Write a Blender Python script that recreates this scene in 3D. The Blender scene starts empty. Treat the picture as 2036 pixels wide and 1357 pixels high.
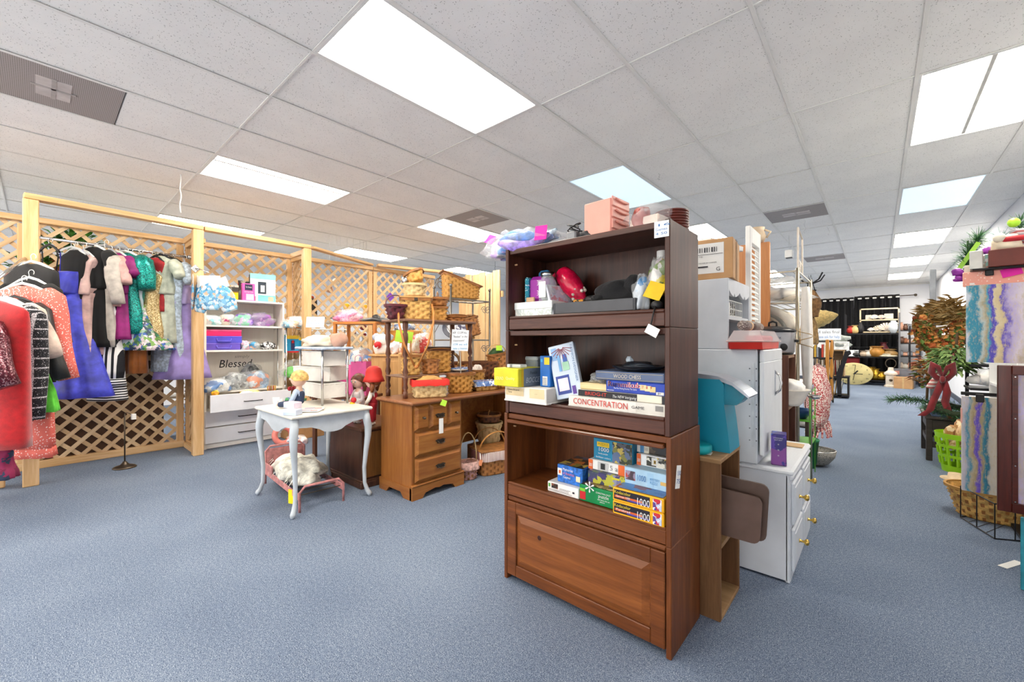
import bpy, math, random, bisect
from mathutils import Matrix, Vector, Euler
R = math.radians
S = bpy.context.scene
COL = S.collection
rnd = random.Random(7)

# ---------------------------------------------------------------- camera (pixel frame 2036 x 1357)
FPX, CX, CY, HCAM, HCEIL = 829.0, 1018.0, 678.0, 1.17, 2.74
YAW = math.atan(727 / 829.0)
SN, CS = math.sin(YAW), math.cos(YAW)
cam_d = bpy.data.cameras.new('camera'); cam = bpy.data.objects.new('camera', cam_d); COL.objects.link(cam)
cam_d.sensor_fit = 'HORIZONTAL'; cam_d.sensor_width = 36; cam_d.lens = 36 * FPX / 2036
cam_d.clip_start = .05; cam_d.clip_end = 100
cam.location = (0, 0, HCAM); cam.rotation_euler = (R(90), 0, YAW)
S.camera = cam

# ---------------------------------------------------------------- world, view
W = bpy.data.worlds.new('daylight'); S.world = W; W.use_nodes = True
bg = W.node_tree.nodes['Background']; bg.inputs[0].default_value = (1.0, .965, .91, 1); bg.inputs[1].default_value = 5.0
S.view_settings.view_transform = 'Standard'; S.view_settings.look = 'None'
S.view_settings.gamma = 1; S.view_settings.use_curve_mapping = False
S.view_settings.exposure = 0.08
LAMP = 24.0      # strength of the ceiling diffusers

# pixel -> place: on height z, on a plane of constant x, on a plane of constant y
def zp(px, py, z):
    d = FPX * (z - HCAM) / (CY - py); l = (px - CX) / FPX * d
    return Vector((-SN * d + CS * l, CS * d + SN * l, z))
def xp(px, py, X):
    t = (px - CX) / FPX; d = X / (-SN + CS * t)
    return Vector((X, (CS + SN * t) * d, HCAM + (CY - py) / FPX * d))
def yp(px, py, Y):
    t = (px - CX) / FPX; d = Y / (CS + SN * t)
    return Vector(((-SN + CS * t) * d, Y, HCAM + (CY - py) / FPX * d))

# ---------------------------------------------------------------- materials
def rgb(h):
    h = h.lstrip('#'); o = []
    for i in (0, 2, 4):
        v = int(h[i:i+2], 16) / 255; o.append(v / 12.92 if v < .04045 else ((v + .055) / 1.055) ** 2.4)
    return (*o, 1)
MC = {}
class NT:
    def __init__(s, name):
        s.m = bpy.data.materials.new(name); s.m.use_nodes = True; s.t = s.m.node_tree
        s.b = s.t.nodes['Principled BSDF']; s.o = s.t.nodes['Material Output']; s._tc = None
    def n(s, typ, **kw):
        nd = s.t.nodes.new('ShaderNode' + typ)
        for k, v in kw.items():
            k2 = k.replace('_', ' ')
            if k in nd.inputs.keys() or k2 in nd.inputs.keys():
                key = k if k in nd.inputs.keys() else k2
                if hasattr(v, 'is_output') or isinstance(v, bpy.types.NodeSocket): s.t.links.new(v, nd.inputs[key])
                else: nd.inputs[key].default_value = v
            else: setattr(nd, k, v)
        return nd
    def co(s, scale=(1, 1, 1), rot=(0, 0, 0), loc=(0, 0, 0)):
        if not s._tc: s._tc = s.n('TexCoord')
        mp = s.n('Mapping'); s.t.links.new(s._tc.outputs['Object'], mp.inputs[0])
        mp.inputs['Scale'].default_value = scale; mp.inputs['Rotation'].default_value = rot; mp.inputs['Location'].default_value = loc
        return mp.outputs[0]
    def noise(s, vec, sc=5, det=3, rough=.55, dist=0):
        return s.n('TexNoise', Vector=vec, Scale=sc, Detail=det, Roughness=rough, Distortion=dist)
    def ramp(s, fac, stops, const=False):
        r = s.n('ValToRGB'); s.t.links.new(fac, r.inputs[0]); e = r.color_ramp
        if const: e.interpolation = 'CONSTANT'
        while len(e.elements) < len(stops): e.elements.new(.5)
        for el, (p, c) in zip(e.elements, stops): el.position = p; el.color = rgb(c) if isinstance(c, str) else c
        return r.outputs[0]
    def math(s, op, a, b=0.0):
        m = s.n('Math', operation=op)
        for i, v in enumerate((a, b)):
            if isinstance(v, (int, float)): m.inputs[i].default_value = v
            else: s.t.links.new(v, m.inputs[i])
        return m.outputs[0]
    def mix(s, fac, a, b, mode='MIX'):
        m = s.n('MixRGB', blend_type=mode)
        for i, v in enumerate((fac, a, b)):
            if isinstance(v, str): m.inputs[i].default_value = rgb(v)
            elif isinstance(v, (int, float)): m.inputs[i].default_value = v if i == 0 else (v, v, v, 1)
            else: s.t.links.new(v, m.inputs[i])
        return m.outputs[0]
    def set(s, **kw):
        for k, v in kw.items():
            key = {'col': 'Base Color', 'rough': 'Roughness', 'metal': 'Metallic', 'coat': 'Coat Weight', 'alpha': 'Alpha',
                   'trans': 'Transmission Weight', 'ior': 'IOR', 'spec': 'Specular IOR Level', 'sheen': 'Sheen Weight'}[k]
            if isinstance(v, str): s.b.inputs[key].default_value = rgb(v)
            elif isinstance(v, bpy.types.NodeSocket): s.t.links.new(v, s.b.inputs[key])
            else: s.b.inputs[key].default_value = v
        return s
    def bump(s, h, st=.3, dist=.002):
        b = s.n('Bump', Height=h, Strength=st, Distance=dist); s.t.links.new(b.outputs[0], s.b.inputs['Normal'])
def shade(h, k):
    h = h.lstrip('#'); return '#' + ''.join('%02x' % max(0, min(255, int(int(h[i:i+2], 16) * k))) for i in (0, 2, 4))
def mat(col, rough=.5, metal=0, var=.1, sc=9, bump=0, bsc=80, coat=0, sheen=0, spec=.4):
    key = ('p', col, rough, metal, var, sc, bump, bsc, coat, sheen)
    if key in MC: return MC[key]
    t = NT('plain_' + col.strip('#')); c = t.co()
    nz = t.noise(c, sc, 3)
    t.set(col=t.ramp(nz.outputs['Fac'], [(.3, shade(col, 1 - var)), (.7, shade(col, 1 + var * .6))]), rough=rough, metal=metal, coat=coat, sheen=sheen, spec=spec)
    if bump: t.bump(t.noise(c, bsc, 2).outputs['Fac'], bump)
    MC[key] = t.m; return t.m
def wood(c1, c2, axis='X', sc=5, rough=.4, coat=0, bump=.08, knots=False):
    key = ('w', c1, c2, axis, sc, rough, coat, knots)
    if key in MC: return MC[key]
    t = NT('wood_grain'); st = {'X': (.35, 5, 5), 'Y': (5, .35, 5), 'Z': (5, 5, .35)}[axis]
    v = t.co(st); n1 = t.noise(v, sc, 4, .6, .6); n2 = t.noise(v, sc * 7, 2, .5)
    f = t.math('ADD', t.math('MULTIPLY', n1.outputs['Fac'], .75), t.math('MULTIPLY', n2.outputs['Fac'], .25))
    col = t.ramp(f, [(.32, c1), (.5, t_mid(c1, c2)), (.68, c2)])
    if knots:
        vo = t.n('TexVoronoi', Vector=t.co((1, 1, 1)), Scale=3.2)
        col = t.mix(t.ramp(vo.outputs['Distance'], [(.035, '#ffffff'), (.075, '#000000')]), col, shade(c1, .55))
    t.set(col=col, rough=rough, coat=coat, spec=.35); t.bump(f, bump)
    MC[key] = t.m; return t.m
def t_mid(a, b):
    a = a.strip('#'); b = b.strip('#')
    return '#' + ''.join('%02x' % ((int(a[i:i+2], 16) + int(b[i:i+2], 16)) // 2) for i in (0, 2, 4))
def stripes(cols, axis='X', freq=20, rough=.8, name='striped'):
    key = ('s', tuple(cols), axis, freq)
    if key in MC: return MC[key]
    t = NT(name); v = t.co(); sp = t.n('SeparateXYZ'); t.t.links.new(v, sp.inputs[0])
    x = t.math('FRACT', t.math('MULTIPLY', sp.outputs[axis], freq))
    t.set(col=t.ramp(x, [(i / len(cols), c) for i, c in enumerate(cols)], True), rough=rough)
    MC[key] = t.m; return t.m
def spots(cols, sc=30, rough=.7, name='spotted', sheen=0, metal=0, coat=0, bump=0, rnd_=1.0, stops=None):
    """random voronoi cells, each in one of cols"""
    key = ('v', tuple(cols), sc, rough, metal, coat, bump)
    if key in MC: return MC[key]
    t = NT(name); v = t.co(); wv = t.noise(v, sc * 1.5, 3)
    vo = t.n('TexVoronoi', Vector=t.mix(min(.3, 1.6 / sc) if sc < 100 else 0, v, wv.outputs['Color']), Scale=sc, Randomness=rnd_)
    sp = t.n('SeparateColor'); t.t.links.new(vo.outputs['Color'], sp.inputs[0])
    n = len(cols); t.set(col=t.ramp(sp.outputs[0], [((i / n) if not stops else stops[i], c) for i, c in enumerate(cols)], True), rough=rough, metal=metal, coat=coat, sheen=sheen)
    if bump: t.bump(sp.outputs[1], bump)
    MC[key] = t.m; return t.m
def dots(base, dot, sc=30, size=.28, rough=.8):
    key = ('d', base, dot, sc, size)
    if key in MC: return MC[key]
    t = NT('dotted'); vo = t.n('TexVoronoi', Vector=t.co(), Scale=sc)
    t.set(col=t.ramp(vo.outputs['Distance'], [(size, dot), (size + .06, base)]), rough=rough)
    MC[key] = t.m; return t.m
def clear(tint='#f4f8fa', op=.25, rough=.08, bump=.5, bsc=25):
    """thin clear film or pane: mostly see-through with a gloss"""
    key = ('c', tint, op, rough, bump, bsc)
    if key in MC: return MC[key]
    t = NT('clear_film'); t.set(col=tint, rough=rough)
    if bump: t.bump(t.noise(t.co(), bsc, 3, .6, 1.0).outputs['Fac'], bump, .01)
    tr = t.n('BsdfTransparent'); mx = t.n('MixShader'); mx.inputs[0].default_value = op
    t.t.links.new(tr.outputs[0], mx.inputs[1]); t.t.links.new(t.b.outputs[0], mx.inputs[2]); t.t.links.new(mx.outputs[0], t.o.inputs[0])
    MC[key] = t.m; return t.m
def emis(col, st):
    key = ('e', col, st)
    if key in MC: return MC[key]
    t = NT('light_diffuser'); t.set(col='#f5f5f0', rough=.4); t.b.inputs['Emission Color'].default_value = rgb(col); t.b.inputs['Emission Strength'].default_value = st
    nz = t.noise(t.co((9, .6, 1)), 3, 1); t.t.links.new(t.math('ADD', t.math('MULTIPLY', nz.outputs['Fac'], st * .3), st * .85), t.b.inputs['Emission Strength'])
    MC[key] = t.m; return t.m

# ---------------------------------------------------------------- mesh builder
class B:
    def __init__(s, xf=None): s.v = []; s.f = []; s.mi = 0; s.mx = []; s.xf = xf
    def add(s, vs, fs):
        o = len(s.v)
        if s.xf is not None: vs = [tuple(s.xf @ Vector(v)) for v in vs]
        s.v += [tuple(v) for v in vs]; s.f += [tuple(i + o for i in f) for f in fs]; s.mx += [s.mi] * len(fs); return s
    def box(s, c, d, b=0, rot=None):
        hx, hy, hz = d[0] / 2, d[1] / 2, d[2] / 2; b = min(b, hx * .9, hy * .9, hz * .9)
        if b <= 0:
            vs = [(x, y, z) for x in (-hx, hx) for y in (-hy, hy) for z in (-hz, hz)]
            fs = [(0, 1, 3, 2), (4, 6, 7, 5), (0, 4, 5, 1), (2, 3, 7, 6), (0, 2, 6, 4), (1, 5, 7, 3)]
        else:
            vs = []; id_ = {}
            for ix in (-1, 1):
                for iy in (-1, 1):
                    for iz in (-1, 1):
                        for k in range(3):
                            p = [ix * (hx - b), iy * (hy - b), iz * (hz - b)]; p[k] = (ix, iy, iz)[k] * (hx, hy, hz)[k]
                            id_[ix, iy, iz, k] = len(vs); vs.append(tuple(p))
            fs = []
            for k in range(3):
                a, c2 = [i for i in range(3) if i != k]
                for sg in (-1, 1):
                    q = []
                    for (u, w) in ((-1, -1), (1, -1), (1, 1), (-1, 1)):
                        t = [0, 0, 0]; t[k] = sg; t[a] = u; t[c2] = w; q.append(id_[t[0], t[1], t[2], k])
                    if (sg > 0) == (k == 1): q.reverse()
                    fs.append(tuple(q))
            for k in range(3):
                a, c2 = [i for i in range(3) if i != k]
                for u in (-1, 1):
                    for w in (-1, 1):
                        t0 = [0, 0, 0]; t0[a] = u; t0[c2] = w; q = []
                        for kk, e in ((a, -1), (a, 1), (c2, 1), (c2, -1)):
                            t = list(t0); t[k] = e; q.append(id_[t[0], t[1], t[2], kk])
                        fs.append(tuple(q))
            for ix in (-1, 1):
                for iy in (-1, 1):
                    for iz in (-1, 1): fs.append(tuple(id_[ix, iy, iz, k] for k in range(3)))
            # orient outward
            out = []
            for f in fs:
                P = [Vector(vs[i]) for i in f]; n = (P[1] - P[0]).cross(P[2] - P[0]); m = sum(P, Vector()) / len(P)
                out.append(f if n.dot(m) > 0 else tuple(reversed(f)))
            fs = out
        m = Matrix.Translation(c)
        if rot is not None: m = m @ (rot if isinstance(rot, Matrix) else Euler(rot).to_matrix().to_4x4())
        return s.add([m @ Vector(v) for v in vs], fs)
    def span(s, a, b_, bev=0):
        return s.box([(p + q) / 2 for p, q in zip(a, b_)], [abs(q - p) for p, q in zip(a, b_)], bev)
    def rings(s, rs, cap0=True, cap1=True, closed=False):
        n = len(rs[0]); vs = [p for r in rs for p in r]; fs = []; m = len(rs)
        for j in range(m if closed else m - 1):
            for i in range(n):
                a, b = j * n, ((j + 1) % m) * n; k = (i + 1) % n; fs.append((a + i, a + k, b + k, b + i))
        if cap0 and not closed: fs.append(tuple(reversed(range(n))))
        if cap1 and not closed: fs.append(tuple(range((m - 1) * n, m * n)))
        return s.add(vs, fs)
    def lathe(s, prof, n=20, c=(0, 0, 0), cap0=True, cap1=True, sx=1, sy=1):
        return s.rings([[(c[0] + r * sx * math.cos(2 * math.pi * i / n), c[1] + r * sy * math.sin(2 * math.pi * i / n), c[2] + z) for i in range(n)] for r, z in prof], cap0, cap1)
    def tube(s, pts, r, n=8, closed=False, caps=True, flat=1.0):
        pts = [Vector(p) for p in pts]; m = len(pts); rr = r if isinstance(r, (list, tuple)) else [r] * m; rs = []; up = None
        for j in range(m):
            a = pts[(j - 1) % m] if (closed or j) else pts[j]; b = pts[(j + 1) % m] if (closed or j < m - 1) else pts[j]
            t = (b - a); t = t.normalized() if t.length > 1e-9 else Vector((0, 0, 1))
            if up is None: up = Vector((0, 0, 1)) if abs(t.z) < .9 else Vector((1, 0, 0))
            u = (up - t * up.dot(t)); u = u.normalized() if u.length > 1e-6 else t.orthogonal().normalized(); w = t.cross(u); up = u
            rs.append([tuple(pts[j] + (u * math.cos(2 * math.pi * i / n) * rr[j] * flat + w * math.sin(2 * math.pi * i / n) * rr[j])) for i in range(n)])
        return s.rings(rs, caps, caps, closed)
    def ball(s, c, r, n=12, m=8, sx=1, sy=1, sz=1):
        rs = [[(c[0] + r * sx * math.sin(math.pi * j / m) * math.cos(2 * math.pi * i / n), c[1] + r * sy * math.sin(math.pi * j / m) * math.sin(2 * math.pi * i / n), c[2] - r * sz * math.cos(math.pi * j / m)) for i in range(n)] for j in range(1, m)]
        return s.rings(rs)
    def plate(s, pts, axis, t0, t1):
        """extrude a 2-D outline along an axis: pts in the other two axes' order"""
        n = len(pts)
        def p3(p, t): q = list(p); q.insert('XYZ'.index(axis), t); return tuple(q)
        vs = [p3(p, t0) for p in pts] + [p3(p, t1) for p in pts]
        ar = sum(pts[i][0] * pts[(i + 1) % n][1] - pts[(i + 1) % n][0] * pts[i][1] for i in range(n))
        if axis == 'Y': ar = -ar
        if t1 < t0: ar = -ar
        f0 = tuple(range(n)); f1 = tuple(range(n, 2 * n)); sd = [(i, (i + 1) % n, n + (i + 1) % n, n + i) for i in range(n)]
        fs = [tuple(reversed(f0)), f1] + sd if ar > 0 else [f0, tuple(reversed(f1))] + [tuple(reversed(q)) for q in sd]
        return s.add(vs, fs)
    def lump(s, c, r, amp=.15, seed=0, n=20, m=14, freq=3, flatb=True):
        """crumpled soft lump, flat underneath"""
        q = random.Random(seed); ph = [(q.uniform(1, freq * 2), q.uniform(1, freq * 2), q.uniform(0, 6.3), q.uniform(0, 6.3)) for _ in range(7)]
        rs = []
        for j in range(0, m + 1):
            th = math.pi * j / m * .98 + .03; row = []
            for i in range(n):
                u = 2 * math.pi * i / n; k = 1
                for a, b, p1, p2 in ph: k += amp * .5 * math.sin(round(a) * u + p1) * math.sin(b * th + p2) * math.sin(th)
                x, y, z = r[0] * k * math.sin(th) * math.cos(u), r[1] * k * math.sin(th) * math.sin(u), -r[2] * math.cos(th) * k
                if flatb: z = max(z, -r[2] * .55) + r[2] * .55
                row.append((c[0] + x, c[1] + y, c[2] + z))
            rs.append(row)
        return s.rings(rs)
    def quad(s, a, b, c, d): return s.add([a, b, c, d], [(0, 1, 2, 3)])

def fin(o, parent, loc, rz, label, cat, group, kind):
    COL.objects.link(o)
    if parent: o.parent = parent
    if loc is not None: o.location = loc
    if rz:
        o.rotation_euler = rz if isinstance(rz, (tuple, list, Euler)) else (0, 0, rz)
    if label: o['label'] = label
    if cat: o['category'] = cat
    if group: o['group'] = group
    if kind: o['kind'] = kind
    return o
def mk(b, name, m, parent=None, smooth=False, loc=None, rz=0, label=None, cat=None, group=None, kind=None, auto=None):
    me = bpy.data.meshes.new(name); me.from_pydata(b.v, [], b.f)
    ms = m if isinstance(m, (list, tuple)) else [m]
    for q in ms: me.materials.append(q)
    if len(ms) > 1: me.polygons.foreach_set('material_index', b.mx)
    if smooth: me.polygons.foreach_set('use_smooth', [True] * len(me.polygons))
    me.update()
    if auto: me.set_sharp_from_angle(angle=R(auto))
    return fin(bpy.data.objects.new(name, me), parent, loc, rz, label, cat, group, kind)
def T(name, label, cat, loc=(0, 0, 0), rz=0, group=None):
    o = bpy.data.objects.new(name, None); o.empty_display_size = .1
    return fin(o, None, loc, rz, label, cat, group, None)
def struct(b, name, m, **kw): return mk(b, name, m, kind='structure', **kw)
def dup(o, loc=None, rz=None, label=None, parent=None):
    c = o.copy(); COL.objects.link(c)
    if parent: c.parent = parent
    if loc is not None: c.location = loc
    if rz is not None: c.rotation_euler = (0, 0, rz)
    if label: c['label'] = label
    for ch in list(o.children): dup(ch, parent=c)
    return c
def bx(c, d, b=0, rot=None): return B().box(c, d, b, rot)
_fc = {}
def text(s, size, m, parent, loc, rot=(R(90), 0, 0), w=None, al='LEFT', shear=0, name='lettering', bold=0, sp=1.0):
    """flat lettering; lies in local XY turned by rot"""
    cu = bpy.data.curves.new('t', 'FONT'); cu.body = s; cu.size = size; cu.align_x = al; cu.shear = shear; cu.space_character = sp; cu.resolution_u = 2
    cu.offset = bold; cu.fill_mode = 'FRONT'
    o = bpy.data.objects.new('t', cu); COL.objects.link(o)
    me = bpy.data.meshes.new_from_object(o); bpy.data.objects.remove(o)
    me.name = name; me.materials.clear(); me.materials.append(m)
    if w:
        xs = [v.co.x for v in me.vertices]; k = w / (max(xs) - min(xs))
        for v in me.vertices: v.co.x *= k
    o = bpy.data.objects.new(name, me); fin(o, parent, loc, rot, None, None, None, None); return o
FACE = {'F': lambda w, d, h, u, v, e: ((u - .5) * w, -d / 2 - e, v * h), 'R': lambda w, d, h, u, v, e: (w / 2 + e, (u - .5) * d, v * h),
        'T': lambda w, d, h, u, v, e: ((u - .5) * w, (v - .5) * d, h + e), 'L': lambda w, d, h, u, v, e: (-w / 2 - e, (.5 - u) * d, v * h)}
FROT = {'F': (R(90), 0, 0), 'R': (R(90), 0, R(90)), 'T': (0, 0, 0), 'L': (R(90), 0, R(-90))}
def pbox(name, label, cat, loc, rz, size, m, patches=(), texts=(), bev=.003, group=None, lid=None, rot=None):
    """a printed box standing on its base: patches = (face,u0,u1,v0,v1,material), texts = (face,text,u,v,size,material[,width])"""
    w, d, h = size; b = B(); b.box((0, 0, h / 2), size, bev)
    o = mk(b, name, m, None, loc=loc, rz=rot if rot else rz, label=label, cat=cat, group=group)
    if lid: mk(bx((0, 0, h - lid[0] / 2 + .002), (w + .006, d + .006, lid[0]), .003), 'lid', lid[1], o)
    k = 0
    for p in patches:
        fc, u0, u1, v0, v1, pm = p[:6]; k += 1; f = FACE[fc]; e = .0008 + .0003 * k + (.003 if lid else 0)
        mk(B().quad(f(w, d, h, u0, v0, e), f(w, d, h, u1, v0, e), f(w, d, h, u1, v1, e), f(w, d, h, u0, v1, e)), p[6] if len(p) > 6 else 'printed_panel', pm, o)
    for q in texts:
        fc, s_, u, v, sz, tm = q[:6]; text(s_, sz, tm, o, FACE[fc](w, d, h, u, v, .0035 + (.003 if lid else 0)), FROT[fc], q[6] if len(q) > 6 else None, shear=q[7] if len(q) > 7 else 0)
    return o
def skin(name, nodes, edges, m, parent, lev=2, loc=None, rz=0, **kw):
    """continuous limb surface grown round a skeleton: nodes (x,y,z,radius)"""
    me = bpy.data.meshes.new(name); me.from_pydata([n[:3] for n in nodes], edges, [])
    o = bpy.data.objects.new(name, me); COL.objects.link(o)
    md = o.modifiers.new('s', 'SKIN'); sv = me.skin_vertices[0].data
    for i, n in enumerate(nodes): sv[i].radius = (n[3], n[4] if len(n) > 4 else n[3]); sv[i].use_root = (i == 0)
    md.use_smooth_shade = True; o.modifiers.new('u', 'SUBSURF').levels = lev
    dg = bpy.context.evaluated_depsgraph_get(); m2 = bpy.data.meshes.new_from_object(o.evaluated_get(dg)); bpy.data.objects.remove(o)
    m2.name = name; m2.materials.clear(); m2.materials.append(m)
    m2.polygons.foreach_set('use_smooth', [True] * len(m2.polygons))
    o = bpy.data.objects.new(name, m2); return fin(o, parent, loc, rz, kw.get('label'), kw.get('cat'), kw.get('group'), None)

WHITE = mat('#e2e2e0', .55, var=.03); BLACK = mat('#1b1b1d', .5); CHROME = mat('#c9c9c9', .22, 1, var=.05)
RED = mat('#c22a2a', .5); BLUE = mat('#2456a8', .45); YELLOW = mat('#f2c81e', .5); TAGW = mat('#f4f3ee', .7, var=.02); PAPER = TAGW
MAGENTA = mat('#e524a4', .6, var=.04); GREENTAG = mat('#bff04a', .6, var=.04); INK = mat('#2b2b33', .7); INKB = mat('#3a6fb0', .7)
GOLD = mat('#c9a24a', .28, 1); BRASS = mat('#d8b25a', .25, 1); BRONZE = mat('#5d5348', .4, .9)
# ================================================================ the room
XR, XL, YB, YF = 1.17, -9.745, 15.62, -3.9
t = NT('carpet'); c = t.co(); n1 = t.noise(c, 260, 2, .7); n2 = t.noise(c, 70, 2, .6); n3 = t.noise(c, 1.3, 2)
f = t.math('ADD', t.math('MULTIPLY', n1.outputs['Fac'], .74), t.math('ADD', t.math('MULTIPLY', n2.outputs['Fac'], .16), t.math('MULTIPLY', n3.outputs['Fac'], .1)))
t.set(col=t.ramp(f, [(.36, '#3d495a'), (.46, '#64728a'), (.54, '#7e8ca0'), (.66, '#b8c0ca')]), rough=.95, spec=.1); t.bump(f, .9, .006); M_CARPET = t.m
t = NT('ceiling_tile_pitted'); c = t.co(); vo = t.n('TexVoronoi', Vector=t.mix(.012, c, t.noise(c, 60).outputs['Color']), Scale=95)
pits = t.ramp(vo.outputs['Distance'], [(.16, '#000000'), (.26, '#ffffff')]); n2 = t.noise(c, 40, 2)
pm = t.math('MULTIPLY', t.math('SUBTRACT', 1, pits), t.ramp(n2.outputs['Fac'], [(.45, '#000000'), (.55, '#ffffff')]))
n3 = t.noise(c, 2.5, 3)
t.set(col=t.mix(pm, t.ramp(n3.outputs['Fac'], [(.3, '#efeeec'), (.7, '#f7f6f3')]), '#a5a3a0'), rough=.9, spec=.1)
t.bump(t.math('SUBTRACT', 1, pm), .5, .003); M_TILE = t.m
M_WALL = mat('#e9ebf1', .8, var=.02, sc=2); M_GAP = mat('#bdbbb8', .9)
struct(B().span((XL, YF, -.1), (XR, YB, 0)), 'floor', M_CARPET)
struct(B().span((XR, YF, 0), (XR + .12, YB + .12, 2.95)), 'wall_right', M_WALL)
struct(B().span((XL - .12, YF, 0), (XL, YB + .12, 2.95)), 'wall_left', M_WALL)
struct(B().span((XL, YB, 0), (XR, YB + .12, 2.95)), 'wall_back', M_WALL)
# shop-front wall behind the camera: piers, sill and head round three window openings
b = B(); wins = [(-9.4, -6.3), (-6.1, -3.1), (-2.9, .9)]  # unseen windows; openings widened to brighten the ceiling
b.span((XL, YF - .12, 0), (XR, YF, .1)); b.span((XL, YF - .12, 2.6), (XR, YF, 2.95))
xs = [XL] + [v for w in wins for v in w] + [XR]
for i in range(0, len(xs), 2): b.span((xs[i], YF - .12, .1), (xs[i + 1], YF, 2.6))
struct(b, 'wall_front', M_WALL)
for i, (x0, x1) in enumerate(wins):
    fr = B()
    for (a, c_) in (((x0, 0, .1), (x0 + .05, 0, 2.6)), ((x1 - .05, 0, .1), (x1, 0, 2.6)), ((x0, 0, .1), (x1, 0, .15)), ((x0, 0, 2.55), (x1, 0, 2.6)), (((x0 + x1) / 2 - .025, 0, .1), ((x0 + x1) / 2 + .025, 0, 2.6))):
        fr.span((a[0], YF - .09, a[2]), (c_[0], YF - .03, c_[2]))
    w = struct(fr, 'window_%d' % (i + 1), mat('#6d6f72', .4, .8))
    mk(B().span((x0 + .05, YF - .065, .15), (x1 - .05, YF - .06, 2.55)), 'pane', clear(op=.06, bump=0), w)
# ceiling: a slab with one lay-in tile per grid cell
GX, GY = .62, 1.22
gx = lambda k: .175 - GX * k           # right edge of column k
gy = lambda j: .985 + GY * j           # near edge of row j
ceil = struct(B().span((XL, YF, HCEIL + .014), (XR, YB, HCEIL + .12)), 'ceiling', M_GAP)
LIGHTS = {}; VENTS = {}
for k, j, c_ in ((3, 0, 'w'), (7, 0, 'w'), (11, 0, 'w'), (-1, 2, 'w'), (3, 2, 'b'), (7, 2, 'w'), (11, 2, 'w'), (-1, 4, 'b'), (3, 4, 'w'), (7, 4, 'w'), (11, 4, 'w'),
                 (-1, 6, 'w'), (3, 6, 'w'), (7, 6, 'w'), (-1, 8, 'w'), (3, 8, 'w'), (7, 8, 'w'), (3, 10, 'w'), (-1, 10, 'w'), (3, -2, 'w'), (7, -2, 'w')):
    LIGHTS[k, j] = c_
for k, j in ((6, -1), (6, 2), (1, 4), (1, 7)): VENTS[k, j] = 1
tm = None; nm = None
def tile_mesh(w, l):
    me = bpy.data.meshes.new('ceiling_tile'); q = bx((0, 0, .009), (w - .005, l - .004, .018), .003); me.from_pydata(q.v, [], q.f); me.materials.append(M_TILE); me.update(); return me
tm, hm = tile_mesh(GX, GY), tile_mesh(GX, GY / 2); wE = XR - (.175 + GX); em = tile_mesh(wE, GY)
for k in range(-2, 16):
    for j in range(-4, 12):
        if (k, j) in LIGHTS: continue
        x = gx(k) - GX / 2 if k > -2 else XR - wE / 2
        me, y = (tm if k > -2 else em), gy(j) + GY / 2
        if (k, j) in VENTS: me, y = hm, gy(j) + GY * .75
        o = bpy.data.objects.new('ceiling_tile', me); COL.objects.link(o); o.parent = ceil
        o.location = (x + rnd.uniform(-.001, .001), y, HCEIL + rnd.uniform(-.001, .002)); o.rotation_euler = (rnd.uniform(-.002, .002), rnd.uniform(-.003, .003), 0)
TB = mat('#e9e8e4', .5, var=.02)
def tbar(w, l, x, y, z):
    mk(bx((0, 0, 0), (w, l, .004), .001), 'grid_bar', TB, ceil, loc=(x, y, HCEIL + z))
for k in range(-2, 16): tbar(.02, YB - YF, gx(k), (YB + YF) / 2, -.0045)
for j in range(-3, 12): tbar(XR - XL, .014, (XR + XL) / 2, gy(j), -.0035)
LLAB = {(3, 0): 'large warm white ceiling light panel nearest above the pink drawer unit', (7, 0): 'white ceiling light trough above the white shelf unit',
 (11, 0): 'long ceiling light seen behind the top rail of the lattice booth', (-1, 2): 'bright twin-lens ceiling light at the top right corner',
 (3, 2): 'pale blue ceiling light panel just above the pink drawer unit', (7, 2): 'white ceiling light above the basket display',
 (11, 2): 'small ceiling light behind the lattice left of the baskets', (-1, 4): 'pale blue ceiling light panel over the right aisle',
 (3, 4): 'ceiling light partly hidden behind the brown carton', (7, 4): 'distant ceiling light between baskets and dark bookcase', (11, 4): 'farthest left ceiling light above the wooden planks',
 (-1, 6): 'third ceiling light along the right wall', (3, 6): 'ceiling light hidden behind the louvered shutter', (7, 6): 'ceiling light hidden deep behind the dark bookcase',
 (-1, 8): 'fourth ceiling light along the right wall', (-1, 10): 'farthest small ceiling light along the right wall', (3, 8): 'ceiling light above the wire shelf with blankets', (7, 8): 'ceiling light deep in the hidden far left',
 (3, 10): 'ceiling light nearest the black curtains', (3, -2): 'ceiling light behind the viewpoint above open carpet', (7, -2): 'ceiling light behind the viewpoint by the shop front'}
M_FR = mat('#e4e4e2', .5, var=.02); DW, DB = emis('#fff6e6', LAMP), emis('#b4d8f2', .95)
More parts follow.
